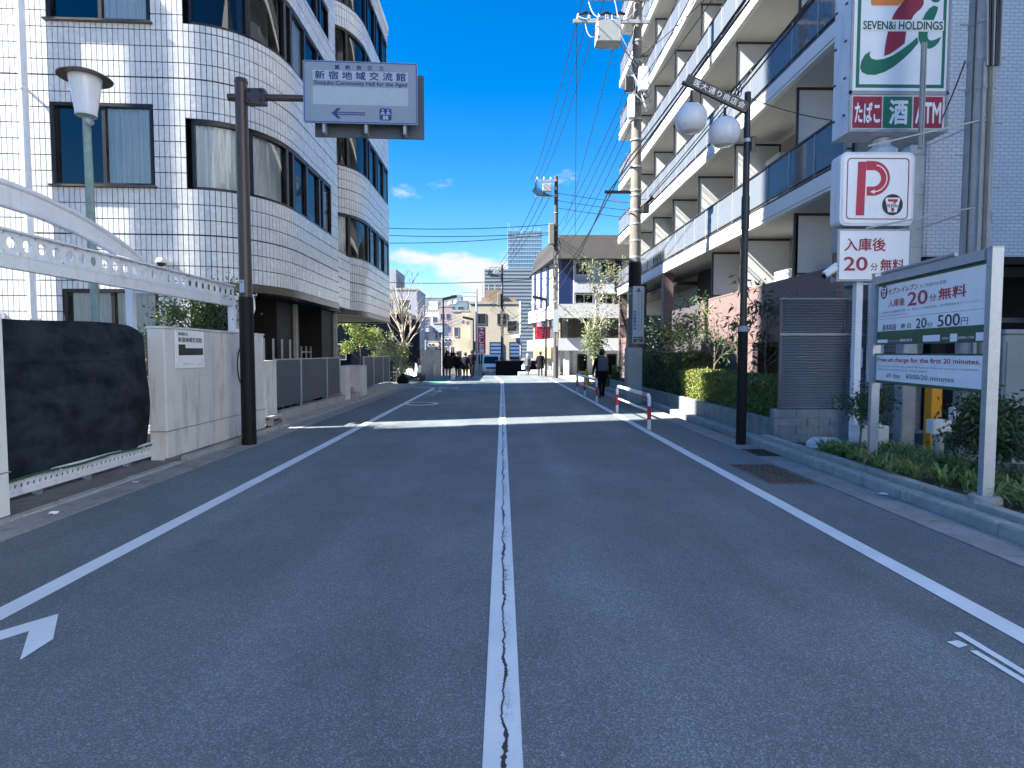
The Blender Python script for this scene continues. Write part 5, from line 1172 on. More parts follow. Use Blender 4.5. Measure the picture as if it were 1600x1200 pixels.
# strap-leaved ground cover and shrubs in the sign bed
rr = random.Random(51); gmb = MB()
for c in range(150):
    x = rr.uniform(4.64, 5.75); y = rr.uniform(4.9, 8.75)
    if rr.random() < .25: x = rr.uniform(4.62, 4.9)
    if y < 5.35 and x < 5: continue
    if x < 4.9 and y < 6.9 and rr.random() < .65: continue
    for b_ in range(24):
        a = rr.uniform(0, 6.28); L_ = rr.uniform(.22, .48); w = rr.uniform(.007, .013); lean = rr.uniform(.35, 1.0); d = Vector((math.cos(a), math.sin(a), 0)); s_ = Vector((-d.y, d.x, 0)) * w
        p = Vector((x + rr.gauss(0, .02), y + rr.gauss(0, .02), .15)); q = []
        for t in (0, .4, .75, 1):
            h = L_ * (t * 1.1 - t * t * (.35 + .55 * lean)); q.append(p + d * L_ * lean * t * (.5 + .5 * t) + Z3 * h)
        o = len(gmb.v)
        for i, z in enumerate(q): k = (1, .9, .6, .12)[i]; gmb.v += [tuple(z - s_ * k), tuple(z + s_ * k)]
        gmb.f += [(o, o + 1, o + 3, o + 2), (o + 2, o + 3, o + 5, o + 4), (o + 4, o + 5, o + 7, o + 6)]
tag(gmb.build('lilyturf', 'leaf_grass'), 'strappy green ground cover plants along the kerb under the tariff board', 'ground cover', kind='stuff')
plant('shrub', 'fine leaved shrub round the left post of the tariff board', 'shrub', (5.0, 8.3, .15), (5.02, 8.3, 1.05), .016, 52, 8, .6, 2, 26, .055, .09, 'leaf_dark', aspect=.45)
plant('shrub', 'dark spreading shrub beside the right post of the tariff board', 'shrub', (5.45, 6.6, .15), (5.45, 6.6, .85), .02, 53, 9, .95, 2, 44, .08, .11, 'leaf_dark', aspect=.4, droop=.6)
plant('shrub', 'low dark shrub behind the right post near the cabinet', 'shrub', (5.75, 5.9, .15), (5.75, 5.9, .6), .018, 54, 6, 1.0, 2, 24, .07, .12, 'leaf_dark', aspect=.4, droop=.6)
# loose leaf litter in the bed
lm_ = MB(); leaves(lm_, [(rr.uniform(4.63, 5.2), rr.uniform(4.8, 7.2), .155 + rr.random() * .01) for _ in range(160)], .05, rr, .5); tag(lm_.build('leaf_litter', 'tan_metal'), 'dry brown leaf litter on the soil behind the kerb', 'leaf litter', kind='stuff')
struct('bed_paving', MB().box(4.61, 5.6, 3.2, 4.75, .1, .2), 'concrete')
# ------------------------------------------------------------------ poles and wires
def cyl_pole(t, x, y, z0, z1, r0, r1, mat='pole_concrete'): MB().cyl((x, y, z0), (x, y, z1), r0, r1, 22).build('pole', mat, t, True)
def bands(t, x, y, zs, r, mat='steel_grey'):
    for z in zs: MB().lathe([(r, -.03), (r + .012, -.025), (r + .012, .025), (r, .03)], (x, y, z), 20).build('band', mat, t, True)
def steps(t, x, y, zs, r):
    for i, z in enumerate(zs):
        s_ = 1 if i % 2 else -1; MB().cyl((x + s_ * r * .9, y, z), (x + s_ * (r + .16), y, z), .01, n=6).build('step_bolt', 'steel_grey', t)
def insul(t, p, h=.16): MB().lathe([(.05, 0), (.065, .03), (.04, .06), (.065, .09), (.035, .12), (.03, h)], p, 12).build('insulator', 'insulator_white', t, True)
up_ = thing('utility_pole', 'tall concrete utility pole with transformer and advert plate beside the hedge', 'utility pole', (4.05, 18.47, 0))
px_, py_ = 4.05, 18.47; RP = lambda z: .20 - .006 * z
cyl_pole(up_, px_, py_, 0, 14.2, .20, .115)
MB().box(px_ - .25, px_ + .19, py_ - .27, py_ + .2, .05, 1.75).build('guard_plate', 'transformer_grey', up_)
MB().cyl((px_, py_, 3.6), (px_, py_, 4.35), .195, .19, 22).build('black_wrap', 'brown_wrap', up_, True)
bands(up_, px_, py_, (1.9, 2.3, 3.4, 4.5, 5.0, 5.5, 5.9, 6.35, 6.5, 7.2, 8.0, 8.6, 9.1, 9.9, 10.3), .17); bands(up_, px_, py_, (10.9, 11.4, 12.05, 12.8), .14)
steps(up_, px_, py_, [2.2 + i * .45 for i in range(23)], .16)
# vertical advert plate
ad = MB().poly(Vector((3.93, 18.16, 1.88)), X3, Z3, -Y3, rrect(0, .34, 0, 1.72, .03), -.02, .0).build('advert_plate', 'sign_pale', up_, label='pale vertical clinic advert plate')
fd = (Vector((3.93, 18.16, 1.88)), X3, Z3, -Y3)
MB().poly(*fd, [(.07, 1.55), (.28, 1.55), (.25, 1.58), (.2, 1.59), (.2, 1.66), (.15, 1.66), (.15, 1.59), (.1, 1.58)], .003).build('emblem', 'ink_navy', ad)
for i, ch in enumerate('新宿トミヒサクロスクリニック'): text(ad, ch, 'ink_grey', fd, .135, .215, 1.46 - i * .083, 1.525 - i * .083, off=.003)
for i in range(16): MB().frame_box(*fd, .25, .29, 1.47 - i * .07, 1.515 - i * .07, .001, .003).build('small_print', 'ink_grey' if i > 1 else 'ink_red', ad)
pb_ = MB().frame_box(*fd, .03, .10, .42, .98, .0005, .003).build('blue_block', 'ink_blue', ad)
for i, ch in enumerate('内科小児科'): text(pb_, ch, 'sign_white', fd, .042, .088, .88 - i * .105, .95 - i * .105, off=.005)
pc_ = MB().frame_box(*fd, .03, .31, .03, .2, .0005, .003).build('black_block', 'ink_black', ad); text(pc_, '徒歩5分', 'sign_white', fd, .06, .28, .12, .175, off=.005); text(pc_, '西新宿', 'sign_white', fd, .1, .24, .05, .09, off=.005)
# crossarms, insulators, transformer box, switch boxes
for z, x0, x1 in ((11.37, 2.1, 4.35), (12.03, 2.55, 4.35)): MB().box(x0, x1, py_ - .25, py_ - .17, z - .05, z + .05).build('crossarm', 'steel_grey', up_)
for x in (2.25, 2.55, 2.85, 3.1, 3.45): insul(up_, (x, py_ - .21, 11.42))
for x in (2.7, 3.2, 3.7): insul(up_, (x, py_ - .21, 12.08))
for x in (2.35, 2.95, 3.35): MB().tube([(x - .1, py_ - .3, 11.5), (x + .12, py_ - .22, 11.62), (x + .3, py_ - .2, 11.58)], [.02, .055, .025], 8).build('cutout_fuse', 'cable_black', up_, True)
tf = MB().bbox(2.75, 3.48, py_ - .55, py_ - .05, 10.66, 11.28, .04).build('transformer', 'transformer_grey', up_)
for i in range(4): MB().cyl((2.85 + i * .18, py_ - .5, 11.25), (2.82 + i * .18, py_ - .56, 11.38), .03, .015, 8).build('bushing', 'insulator_white', tf, True)
for i, (a, b) in enumerate((((2.85, 11.35), (2.2, 11.5)), ((3.05, 11.35), (2.55, 11.9)), ((3.25, 11.35), (3.3, 12.0)), ((3.4, 11.3), (3.95, 11.7)), ((3.4, 10.9), (4.05, 10.2)), ((2.8, 10.8), (2.45, 11.3)))):
    pts = [Vector((a[0], py_ - .55, a[1])), Vector(((a[0] + b[0]) / 2 + .15 * (-1) ** i, py_ - .6, min(a[1], b[1]) - .25)), Vector((b[0], py_ - .25, b[1]))]
    MB().tube(bez(pts[0], pts[1], pts[2], 10), .014, 6).build('jumper', 'cable_grey', up_, True)
MB().tube([(3.45, py_ - .3, 10.75), (4.0, py_ - .15, 10.1)], .022, 6).build('brace', 'steel_grey', up_)
MB().bbox(4.02, 4.30, py_ - .45, py_ - .16, 9.32, 9.98, .02).bbox(3.74, 3.92, py_ - .4, py_ - .16, 8.55, 9.2, .02).build('junction_box', 'white_metal', up_)
MB().bbox(3.62, 3.9, py_ - .35, py_ - .16, 9.35, 9.75, .03).build('splice_closure', 'cable_black', up_)
rr = random.Random(3)
for i in range(13):
    a = Vector((px_ + rr.uniform(-.35, .3), py_ - .22, rr.uniform(9.6, 10.25))); b = Vector((px_ + rr.uniform(-.3, .35), py_ - .25, rr.uniform(8.4, 9.7)))
    MB().tube(bez(a, (a + b) / 2 + Vector((rr.uniform(-.4, .4), -.15, rr.uniform(-.4, .1))), b, 8), rr.choice((.012, .018, .025)), 6).build('cable_loop', rr.choice(('cable_grey', 'cable_black', 'white_metal')), up_, True)
MB().box(3.1, 3.95, py_ - .06, py_ + .02, 6.42, 6.5).build('side_arm', 'brown_wrap', up_); MB().tube([(3.2, py_ - .02, 6.42), (3.92, py_ - .02, 5.75)], .018, 6).build('arm_stay', 'steel_grey', up_)
MB().tube([(4.2, py_ - .1, 6.0), (4.5, py_ - .3, 6.25)], [.06, .075], 10).build('dead_end_clamp', 'cable_black', up_, True)
MB().bbox(4.2, 4.4, py_ - .3, py_ - .1, 5.8, 6.05, .02).build('splice_closure', 'cable_black', up_)
# far pole on the corner and the third one down the street
def far_pole(x, y, z0, h, label, arm_dir=-1, r=.17, boxes=True):
    t = thing('utility_pole', label, 'utility pole', (x, y, z0)); cyl_pole(t, x, y, z0, z0 + h, r, r * .65, 'pole_dark'); ztop = z0 + h
    for dz in (.3, 1.25):
        MB().box(min(x, x + arm_dir * 1.3), max(x, x + arm_dir * 1.3), y - .2, y - .12, ztop - dz - .05, ztop - dz + .05).build('crossarm', 'steel_grey', t)
        for k_ in range(3): insul(t, (x + arm_dir * (.35 + k_ * .42), y - .16, ztop - dz + .05))
    for k_ in range(8): MB().tube(bez((x + arm_dir * 1.25, y - .2, ztop - .3 - k_ * .1), (x + arm_dir * (1.5 + .05 * k_), y - .3, ztop - .8), (x + arm_dir * (.3 + .12 * k_), y - .2, ztop - 1.25), 6), .02, 5).build('jumper', 'cable_black', t)
    if boxes:
        MB().bbox(x + arm_dir * .62 - .25, x + arm_dir * .62 + .3, y - .4, y - .1, ztop - 1.0, ztop - .55, .03).build('transformer', 'transformer_grey', t)
        MB().bbox(x - .48, x - .12, y - .35, y + .1, ztop - 4.2, ztop - 2.95, .05).build('transformer', 'pole_concrete', t)
        for k_ in range(9): MB().tube(bez((x + .1 * (k_ % 3), y - .2, ztop - 3.5 - .3 * k_), (x + (.5 if k_ % 2 else -.4), y - .3, ztop - 4.2 - .3 * k_), (x, y - .2, ztop - 4.6 - .3 * k_), 6), .025, 5).build('cable_loop', 'cable_black', t)
    bands(t, x, y, [z0 + 1.5 + i * 1.1 for i in range(int(h / 1.1) - 1)], r * .85)
    MB().cyl((x + .08, y - r, z0 + 2), (x + .08, y - r * .75, ztop - 4), .03, n=6).build('riser', 'steel_grey', t)
    return t
pf = far_pole(3.36, 38.0, 0, 12.55, 'dark utility pole at the corner before the blue panelled house')
MB().box(3.2, 3.52, 37.80, 37.82, 2.9, 4.3).build('wrap_sign', 'sign_pale', pf)
far_pole(-.02, 63, gz(63), 11.6, 'distant utility pole in front of the beige house')
lt = thing('utility_pole', 'plain pale pole beside the red vertical sign', 'utility pole', (-2.6, 61, gz(61))); cyl_pole(lt, -2.6, 61, gz(61), 8.0, .14, .1, 'steel'); 
for z in (7.2, 7.6): MB().box(-4.2, -2.5, 60.9, 60.95, z, z + .06).build('crossarm', 'steel_grey', lt)
rp = thing('utility_pole', 'thick concrete pole with cables and conduits behind the tariff board', 'utility pole', (6.76, 8.6, .05))
cyl_pole(rp, 6.76, 8.6, .05, 12.5, .185, .15, 'pole_pale'); bands(rp, 6.76, 8.6, (2.9, 3.25, 4.1, 4.9, 5.3, 5.7, 6.2), .165); steps(rp, 6.76, 8.6, [2.6 + .45 * i for i in range(9)], .165)
for dx, mt in ((.0, 'pole_concrete'), (.05, 'pole_pale'), (-.07, 'pole_pale')): MB().cyl((6.74 + dx, 8.415, .1), (6.74 + dx, 8.43, 5.6), .02, n=10).build('conduit', mt, rp, True)
for i in range(7): MB().tube([(6.68 + i * .03, 8.40 + .01 * (i % 2), 5.55), (6.66 + i * .036, 8.42, 6.6), (6.68 + i * .03, 8.44, 9.5)], .016, 6).build('cable', 'cable_black' if i % 3 else 'cable_grey', rp, True)
MB().tube([(6.57, 8.5, 2.5), (6.575, 8.5, 7)], .012, 6).build('earth_wire', 'cable_black', rp)
def wire(label, a, b, sag, r, mat='cable_black', grp='overhead wires', n=24, cat='cable'):
    a, b = Vector(a), Vector(b); pts = [a.lerp(b, t) - Z3 * sag * 4 * t * (1 - t) for t in [i / n for i in range(n + 1)]]
    return tag(MB().tube(pts, r, 6).build('overhead_cable', mat, None, True), label, cat, grp)
for x, z, q in ((2.25, 11.55, 'left'), (2.55, 11.55, 'middle'), (2.85, 11.55, 'right')): wire(q + ' thin power line of the trio between the two utility poles', (x, 18.26, z), (x - .45, 37.8, z + .75), .5, .014, grp='power line trio')
for x, z, q in ((2.25, 11.55, 'left'), (2.85, 11.55, 'right')): wire(q + ' power line running overhead from the transformer pole towards the viewer', (x, 18.2, z), (x + .9, -14, z + .6), .5, .014, grp='power lines overhead')
G2 = 'thick black telephone cable from the transformer pole'
wire('upper ' + G2 + ' to the corner pole', (3.75, 18.2, 7.35), (3.25, 37.8, 6.2), .45, .021, grp='thick telephone cables'); wire('upper ' + G2 + ' towards the viewer', (3.75, 18.2, 7.35), (4.15, -10, 8.3), .5, .021, grp='thick telephone cables')
wire('lower ' + G2 + ' to the corner pole', (3.2, 18.4, 6.45), (3.2, 37.8, 5.2), .35, .019, grp='thick telephone cables'); wire('lower ' + G2 + ' towards the viewer', (3.2, 18.4, 6.45), (4.5, -10, 8.2), .3, .02, grp='thick telephone cables')
wire('thin cable lashed with loops from utility pole past the balconies', (4.4, 18.2, 6.2), (4.55, -4, 7.8), .25, .016, 'cable_black', 'lashed cable'); wire('second thin strand of the lashed cable past the balconies', (4.4, 18.2, 6.28), (4.62, -4, 7.95), .22, .012, 'cable_black', 'lashed cable')
rr = random.Random(8)
for (yy, zz) in ((11.6, 6.55),):
    for k_ in range(4):
        c = Vector((4.47, yy + k_ * .1, zz)); tag(MB().tube([c + Vector((rr.gauss(0, .02), .16 * math.cos(a) + rr.gauss(0, .03), .16 * math.sin(a))) for a in [i * .5 for i in range(13)]], .009, 5).build('cable_coil', 'cable_black'), 'small coil of spare black wire tied to the lashed cable', 'cable', 'spare wire coils')
wire('thin wire from the street lamp top to the balconies', (4.14, 10.32, 5.9), (7.4, 11.4, 5.9), .15, .008, grp='thin wires'); wire('thin wire slanting from the transformer pole to the apartment roof', (4.1, 18.4, 10.4), (6.4, 11.7, 11.0), .2, .012, grp='thin wires')
wire('thin wire between the concrete pole and the apartment end wall', (6.9, 8.6, 6.0), (8.9, 11.4, 4.2), .1, .008, grp='thin wires'); wire('short service wire from the pylon sign to the concrete pole', (7.32, 10.2, 5.4), (6.6, 8.7, 5.75), .05, .01, grp='thin wires')
for i, (z1_, z2_) in enumerate(((9.15, 9.6), (8.75, 9.1), (8.1, 9.0), (5.85, 6.3))): wire(('highest', 'second highest', 'third', 'lowest')[i] + ' wire crossing the street from corner pole towards the hall', (3.3, 37.9, z2_), (-12, 37.0, z1_ + .3), .35, .022, grp='wires across the street')
for i in range(3): wire(('top', 'middle', 'bottom')[i] + ' thin wire of the trio from the corner pole rightward behind the apartments', (3.4, 37.9, 11.5 - i * .45), (14, 36.5, 10.2 - i * .45), .2, .016, grp='wire trio to the right')
for i in range(3): wire(('left', 'middle', 'right')[i] + ' power line running down the street from corner pole to distant pole', (2.2 + i * .4, 38, 11.4), (-1.2 + i * .4, 62.8, 9.9), .7, .02, grp='power lines down the street')
for i in range(3): wire(('upper', 'middle', 'lower')[i] + ' drooping telephone cable from corner pole to distant pole', (3.25, 38, 6.6 - i * .8), (-.1, 62.8, 5.0 - i * .7), .9, .026, grp='telephone cables down the street')
for i in range(4): wire(('highest', 'second', 'third', 'lowest')[i] + ' thin far wire above the falling street', (-.2, 63, 8.2 - i * .5), (-14, 100, 6 - i * .4), .7, .02, grp='far wires')
wire('thin wire rising steeply from transformer arm', (3.3, 18.2, 10.7), (3.9, 38, 9.6), .3, .012, grp='thin wires'); wire('thin wire hanging slack beside the transformer pole', (2.2, 18.2, 11.3), (3.6, 30, 7.4), .3, .010, grp='thin wires')
for i in range(4): wire(('highest', 'second', 'third', 'lowest')[i] + ' strand of the cable fan from junction boxes to the corner pole', (3.9 + .05 * i, 18.3, 9.9 - i * .35), (3.3, 37.9, 9.2 - i * .55), .4 + .1 * i, .012, grp='cable fan')
for i in range(3): wire(('upper', 'middle', 'lower')[i] + ' thin wire from junction boxes over the pavement towards the viewer', (4.1, 18.3, 10.1 - i * .5), (5.2 + i * .2, -8, 11.0 - i * .6), .4, .011, grp='thin wires overhead')
# ------------------------------------------------------------------ buildings down the street
def rot_frame(x, y, ang): return Vector((x, y, 0)), Vector((math.cos(ang), math.sin(ang), 0)), Vector((-math.sin(ang), math.cos(ang), 0))
def house(name, label, x, y, w, d, h, z0, mat, ang=0.0, wins=(), wz=1.1, ww=.9, fmat='steel_grey', gm='window_dark', roofmat='concrete', left=(), parapet=.25, cat='building'):
    """block with real window openings set in relief: wins = (u, z) on the street face, left = (v, z) on the left face"""
    O, U, V = rot_frame(x, y, ang); t = thing(name, label, cat, (x, y, z0))
    P = lambda u, v, z: O + U * u + V * v + Z3 * z
    MB().hexa([P(0, 0, z0), P(w, 0, z0), P(w, d, z0), P(0, d, z0), P(0, 0, z0 + h), P(w, 0, z0 + h), P(w, d, z0 + h), P(0, d, z0 + h)]).build('wall', mat, t)
    if parapet: MB().frame_box(O, U, V, Z3, -.08, w + .08, -.08, d + .08, z0 + h + .002, z0 + h + parapet).build('roof', roofmat, t)
    for (u, z) in wins:
        f = MB().frame_box(O, U, Z3, -V, u, u + ww, z0 + z, z0 + z + wz, .002, .07).build('window', fmat, t)
        MB().frame_box(O, U, Z3, -V, u + .06, u + ww / 2 - .02, z0 + z + .06, z0 + z + wz - .06, .071, .08).frame_box(O, U, Z3, -V, u + ww / 2 + .02, u + ww - .06, z0 + z + .06, z0 + z + wz - .06, .071, .08).build('pane', gm, f)
    for (v, z) in left:
        f = MB().frame_box(O, V, Z3, -U, v, v + ww, z0 + z, z0 + z + wz, .002, .07).build('window', fmat, t)
        MB().frame_box(O, V, Z3, -U, v + .06, v + ww - .06, z0 + z + .06, z0 + z + wz - .06, .071, .08).build('pane', gm, f)
    return t, P
def grid(u0, du, nu, z0, dz, nz): return [(u0 + du * i, z0 + dz * j) for i in range(nu) for j in range(nz)]
# white house with blue panels and mansard roof on the right corner
bh = thing('blue_panel_house', 'white and blue three storey house with dark mansard roof at the corner', 'building', (6, 43, 0))
YF = 42.0
MB().prism([(3.9, YF), (12, YF), (12, 51), (2.6, 51), (2.45, 50)], 4.9, 8.0).build('upper_wall', 'white_house', bh)
MB().prism([(3.75, YF - .35), (12.2, YF - .35), (12.2, 51.2), (2.3, 51.2), (2.15, 50)], 4.0, 4.95).build('balcony_band', 'white_house', bh)
MB().prism([(4.0, YF + .1), (12, YF + .1), (12, 51), (2.7, 51), (2.55, 50)], 2.6, 4.0).build('middle_wall', 'tan_metal', bh)
MB().prism([(3.7, YF - .4), (12.2, YF - .4), (12.2, 51.2), (2.2, 51.2), (2.05, 50)], 1.75, 2.6).build('lower_band', 'white_house', bh)
MB().prism([(5.0, YF + .6), (12, YF + .6), (12, 51), (3.4, 51), (3.4, 50)], -.3, 1.75).build('ground_wall', 'white_house', bh)
m = MB(); m.add([(3.45, YF - .8, 8.0), (12.4, YF - .8, 8.0), (12.4, 52, 8.0), (2.3, 52, 8.0), (2.35, 50, 8.0), (4.0, YF + .1, 9.75), (12.2, YF + .1, 9.75), (12.2, 51, 9.75), (3.0, 51, 9.75), (2.9, 50, 9.75)], [(0, 1, 6, 5), (1, 2, 7, 6), (2, 3, 8, 7), (3, 4, 9, 8), (4, 0, 5, 9), (5, 6, 7, 8, 9), (4, 3, 2, 1, 0)]); m.build('roof', 'roof_dark', bh)
for x0, x1 in ((3.92, 4.95), (7.75, 8.3)): MB().box(x0, x1, YF - .05, YF - .002, 4.96, 7.99).build('blue_panel', 'blue_panel', bh)
for i in range(4): MB().frame_box(Vector((3.89, YF + .03, 0)), Vector((-.178, .984, 0)), Z3, Vector((-.984, -.178, 0)), .5 + i * 2.0, 1.2 + i * 2.0, 4.96, 7.95, .002, .05).build('blue_panel', 'blue_panel', bh)
for x0, x1, z0, z1_ in ((5.05, 6.1, 6.95, 7.85), (6.75, 7.7, 6.95, 7.85), (5.05, 6.3, 5.0, 5.65), (6.75, 7.7, 5.0, 5.65)):
    f = MB().box(x0, x1, YF - .06, YF - .003, z0, z1_).build('window', 'white_metal', bh); MB().box(x0 + .05, (x0 + x1) / 2 - .02, YF - .075, YF - .061, z0 + .05, z1_ - .05).box((x0 + x1) / 2 + .02, x1 - .05, YF - .075, YF - .061, z0 + .05, z1_ - .05).build('pane', 'window_dark', f)
MB().box(5.0, 7.74, YF - .3, YF - .004, 5.75, 6.45).build('balcony', 'white_house', bh); MB().box(6.5, 8.0, YF - .5, YF - .004, 5.68, 5.74).build('canopy', 'white_metal', bh)
for x in (4.95, 7.73): MB().cyl((x, YF - .12, 5.0), (x, YF - .12, 8.0), .045, n=10).build('downpipe', 'ink_orange' if x > 7 else 'white_metal', bh, True)
for i in range(9):
    x0 = 4.06 + i * .88; f = MB().box(x0, x0 + .06, YF - .02, YF + .098, 2.62, 3.98).build('mullion', 'frame_dark', bh)
    MB().box(x0 + .08, x0 + .86, YF + .04, YF + .06, 2.65, 3.95).build('pane', 'window_clear', bh)
    if i % 3 != 1: MB().box(x0 + .1, x0 + .5, YF + .07, YF + .09, 2.65, 3.95).build('curtain', 'apartment_cream', bh)
UL = Vector((-.178, .984, 0)); NL = Vector((-.984, -.178, 0)); OL = Vector((4.0, YF + .1, 0))
for i in range(6):
    MB().frame_box(OL, UL, Z3, NL, .2 + i * 1.2, .28 + i * 1.2, 2.62, 3.98, .002, .06).build('mullion', 'frame_dark', bh); MB().frame_box(OL, UL, Z3, NL, .3 + i * 1.2, 1.38 + i * 1.2, 2.65, 3.95, .002, .03).build('pane', 'window_clear', bh)
MB().frame_box(OL, UL, Z3, NL, .1, 5.5, 1.2, 2.0, .35, .6).build('shop_awning', 'tan_metal', bh)
for x0 in (5.3, 6.4, 7.4): f = MB().box(x0, x0 + .7, YF + .54, YF + .598, 0, 1.5).build('door', 'frame_dark', bh); MB().box(x0 + .08, x0 + .62, YF + .52, YF + .539, .1, 1.4).build('pane', 'window_dark', f)
MB().box(4.3, 4.65, YF - .2, YF + .3, -.2, 1.745).build('column', 'white_house', bh); MB().box(9.0, 9.3, YF - .2, YF + .3, -.2, 1.745).build('column', 'white_house', bh)
# curved white doorway on the left face
m = MB()
for i in range(12): t0, t1 = i / 12 * math.pi / 2, (i + 1) / 12 * math.pi / 2; a, b = (1.3 * math.cos(t0), 1.6 * math.sin(t0)), (1.3 * math.cos(t1), 1.6 * math.sin(t1)); m.frame_box(OL, UL, Z3, NL, 4.2 - a[0], 4.2 - b[0], min(a[1], b[1]) - .1, 1.74, .0, .3)
m.build('porch_arch', 'white_house', bh)
MB().frame_box(OL, UL, Z3, NL, 0.2, 1.0, -.2, 1.74, -.1, .25).build('porch_column', 'white_house', bh)
st = thing('blade_sign', 'small red blade sign on the corner of the blue panelled house', 'sign', (2.6, 46, 3.2)); MB().frame_box(OL, UL, Z3, NL, 4.6, 4.7, 2.7, 5.0, .1, .55).build('panel', 'ink_red', st); MB().frame_box(OL, UL, Z3, NL, 4.58, 4.595, 3.6, 4.9, .15, .5).build('stripe', 'sign_white', st)
# beige house at the end of the view
be, P_ = house('beige_house', 'beige stucco house closing the view behind the distant pole', -3.5, 66, 5.5, 10, 8.2, gz(66) - .3, 'beige_house', 0, [(.6, 6.0), (2.9, 6.0), (4.0, 5.2), (.3, 3.0), (.3, 1.6)], 1.2, 1.1, left=[(1, 6), (3.5, 6), (6, 6), (1, 3.2), (3.5, 3.2)])
zb = gz(66) - .3
MB().box(-4.6, -3.5, 68, 76, zb, zb + 7.4).build('side_wing', 'beige_house', be)
MB().box(-2.3, 1.5, 67, 72, 7.1, 7.7).build('roof_screen', 'tan_metal', be); MB().box(-1.8, -.2, 66.4, 67, 7.1, 8.5).build('roof_frame', 'tan_metal', be)
for x in (-2.2, -1.5, -.8): MB().cyl((x, 66.5, 7.6), (x, 66.5, 9.0), .05, n=6).build('aerial', 'steel_grey', be)
for x0 in (-1.4, .75):
    f = MB().box(x0, x0 + 1.35, 65.88, 65.998, .9, 2.75).build('window', 'frame_dark', be); MB().box(x0 + .08, x0 + 1.27, 65.86, 65.879, 1.0, 2.65).build('pane', 'blue_panel', f)
    for k in range(4): MB().box(x0 + .1, x0 + 1.25, 65.84, 65.858, 1.15 + k * .4, 1.4 + k * .4).build('poster', 'poster_blue', f)
MB().bbox(1.1, 1.9, 65.6, 65.9, 3.2, 3.6, .02).build('air_conditioner', 'white_metal', be); MB().cyl((1.96, 65.9, zb), (1.96, 65.9, 7.2), .07, n=8).build('downpipe', 'white_metal', be)
rs = thing('vertical_sign', 'tall red vertical shop sign with white characters on two pale legs', 'sign', (-1.95, 58, gz(58)))
MB().box(-2.35, -1.62, 58.0, 58.15, 1.55, 4.05).build('panel', 'ink_red', rs)
for i, ch in enumerate('エビしお麺'): text(rs, ch, 'sign_white', (Vector((-2.2, 58, 0)), X3, Z3, -Y3), 0, .42, 3.5 - i * .48, 3.92 - i * .48, off=.01, bold=.03)
for x in (-2.1, -1.75): MB().cyl((x, 58.08, gz(58)), (x, 58.08, 1.55), .06, n=8).build('leg', 'apartment_cream', rs)
# smaller far blocks of the city on the left of the gap
def far_block(name, label, y, x0, x1, top, mat, wins=None, dd=10, step=None, ang=0.0):
    z0 = gz(y); w = x1 - x0; nu = max(2, int(w / 2.4)); nz = max(2, int((top - z0) / 3.2))
    t, P = house(name, label, x0, y, w, dd, top - z0, z0, mat, ang, grid(w * .08, w * .9 / nu, nu, 2.0, (top - z0 - 2) / nz, nz), 1.3, w * .9 / nu * .62, fmat='far_white', gm='far_glass')
    if step: MB().box(x0 + w * step[0], x0 + w * step[1], y + 1, y + dd - 1, top + .26, top + step[2]).build('roof_tower', mat, t)
    return t
flat('far_glass', (0.05, 0.06, 0.08), 0.25)
far_block('grey_block', 'lilac grey block with flat rooftop tower seen through the bare tree', 90, -18.5, -12.7, 10.9, 'far_lilac', step=(.0, .45, 3.2))
far_block('brown_block', 'reddish brown block between the lilac block and the white stepped one', 175, -26.0, -21.5, 15.0, 'far_brown')
far_block('white_block', 'white stepped block above the traffic lights', 150, -19.6, -15.2, 12.0, 'far_white', step=(.25, .8, 2.4))
far_block('pink_block', 'pale pink apartment block with stacked balconies right of the white block', 140, -14.6, -11.6, 12.2, 'far_pink', step=(.1, .6, 1.2))
far_block('teal_roof_block', 'low blue green roofed block on the skyline behind the white block', 260, -33, -22, 25.0, 'far_teal')
far_block('glass_block', 'blue grey glass office block left of the beige house', 200, -18.5, -11.5, 18.5, 'far_teal', step=(.2, .7, 2.2))
far_block('tan_house', 'small tan house behind the grey corner wall', 100, -14.9, -12.2, 4.8, 'beige_house')
far_block('white_house_row', 'small white house above the grey corner wall', 112, -16.2, -13.6, 6.4, 'far_white', step=(.3, .7, 1.0))
far_block('pale_house', 'small pale house right of the tan one with boxy bay', 118, -13.4, -11.4, 7.2, 'far_white')
far_block('shop_house', 'narrow shop house behind the cyclist', 84, -6.9, -5.3, 4.2, 'far_lilac')
far_block('cream_house', 'cream rendered house joined to the left of the beige house', 80, -6.6, -4.4, 7.0, 'beige_house')
far_block('dark_shop', 'dark low shop front behind the walking group', 76, -7.6, -5.6, 1.6, 'far_brown')
for k_, (x, y, h) in enumerate(((-12.2, 96, 5.5), (-10.9, 110, 6.0), (-9.6, 98, 5.0))):
    rr = random.Random(60 + k_); t = thing('bare_tree', ('leftmost', 'middle', 'rightmost')[k_] + ' distant leafless tree above the grey corner wall', 'tree', (x, y, gz(y))); m = MB(); branchy(m, (x, y, gz(y)), (x, y, gz(y) + h), .14, rr, 7, .6, 2, None, 5); m.build('trunk', 'bark', t)
# navy clad house behind the hall, grey wall by the side street
house('navy_house', 'dark navy clad house behind the hall corner', -15, 33.0, 9.4, 8, 3.7, 0, 'navy_wall', 0, [(5.5, 1.2)], .9, 1.0, cat='building')
gw = thing('grey_wall', 'grey concrete block wall at the side street corner', 'wall', (-6, 46, -.1))
Ug = Vector((2.1, 1.5, 0)).normalized(); Ng = Vector((Ug.y, -Ug.x, 0))
for r_ in range(8):
    for c in range(6): MB().frame_box(Vector((-7.6, 43.6, -.2)), Ug, Z3, Ng, c * .6 + (.0 if r_ % 2 else .0), c * .6 + .594, r_ * .25, r_ * .25 + .245, -.14, .0).build('block', 'block_grey', gw)
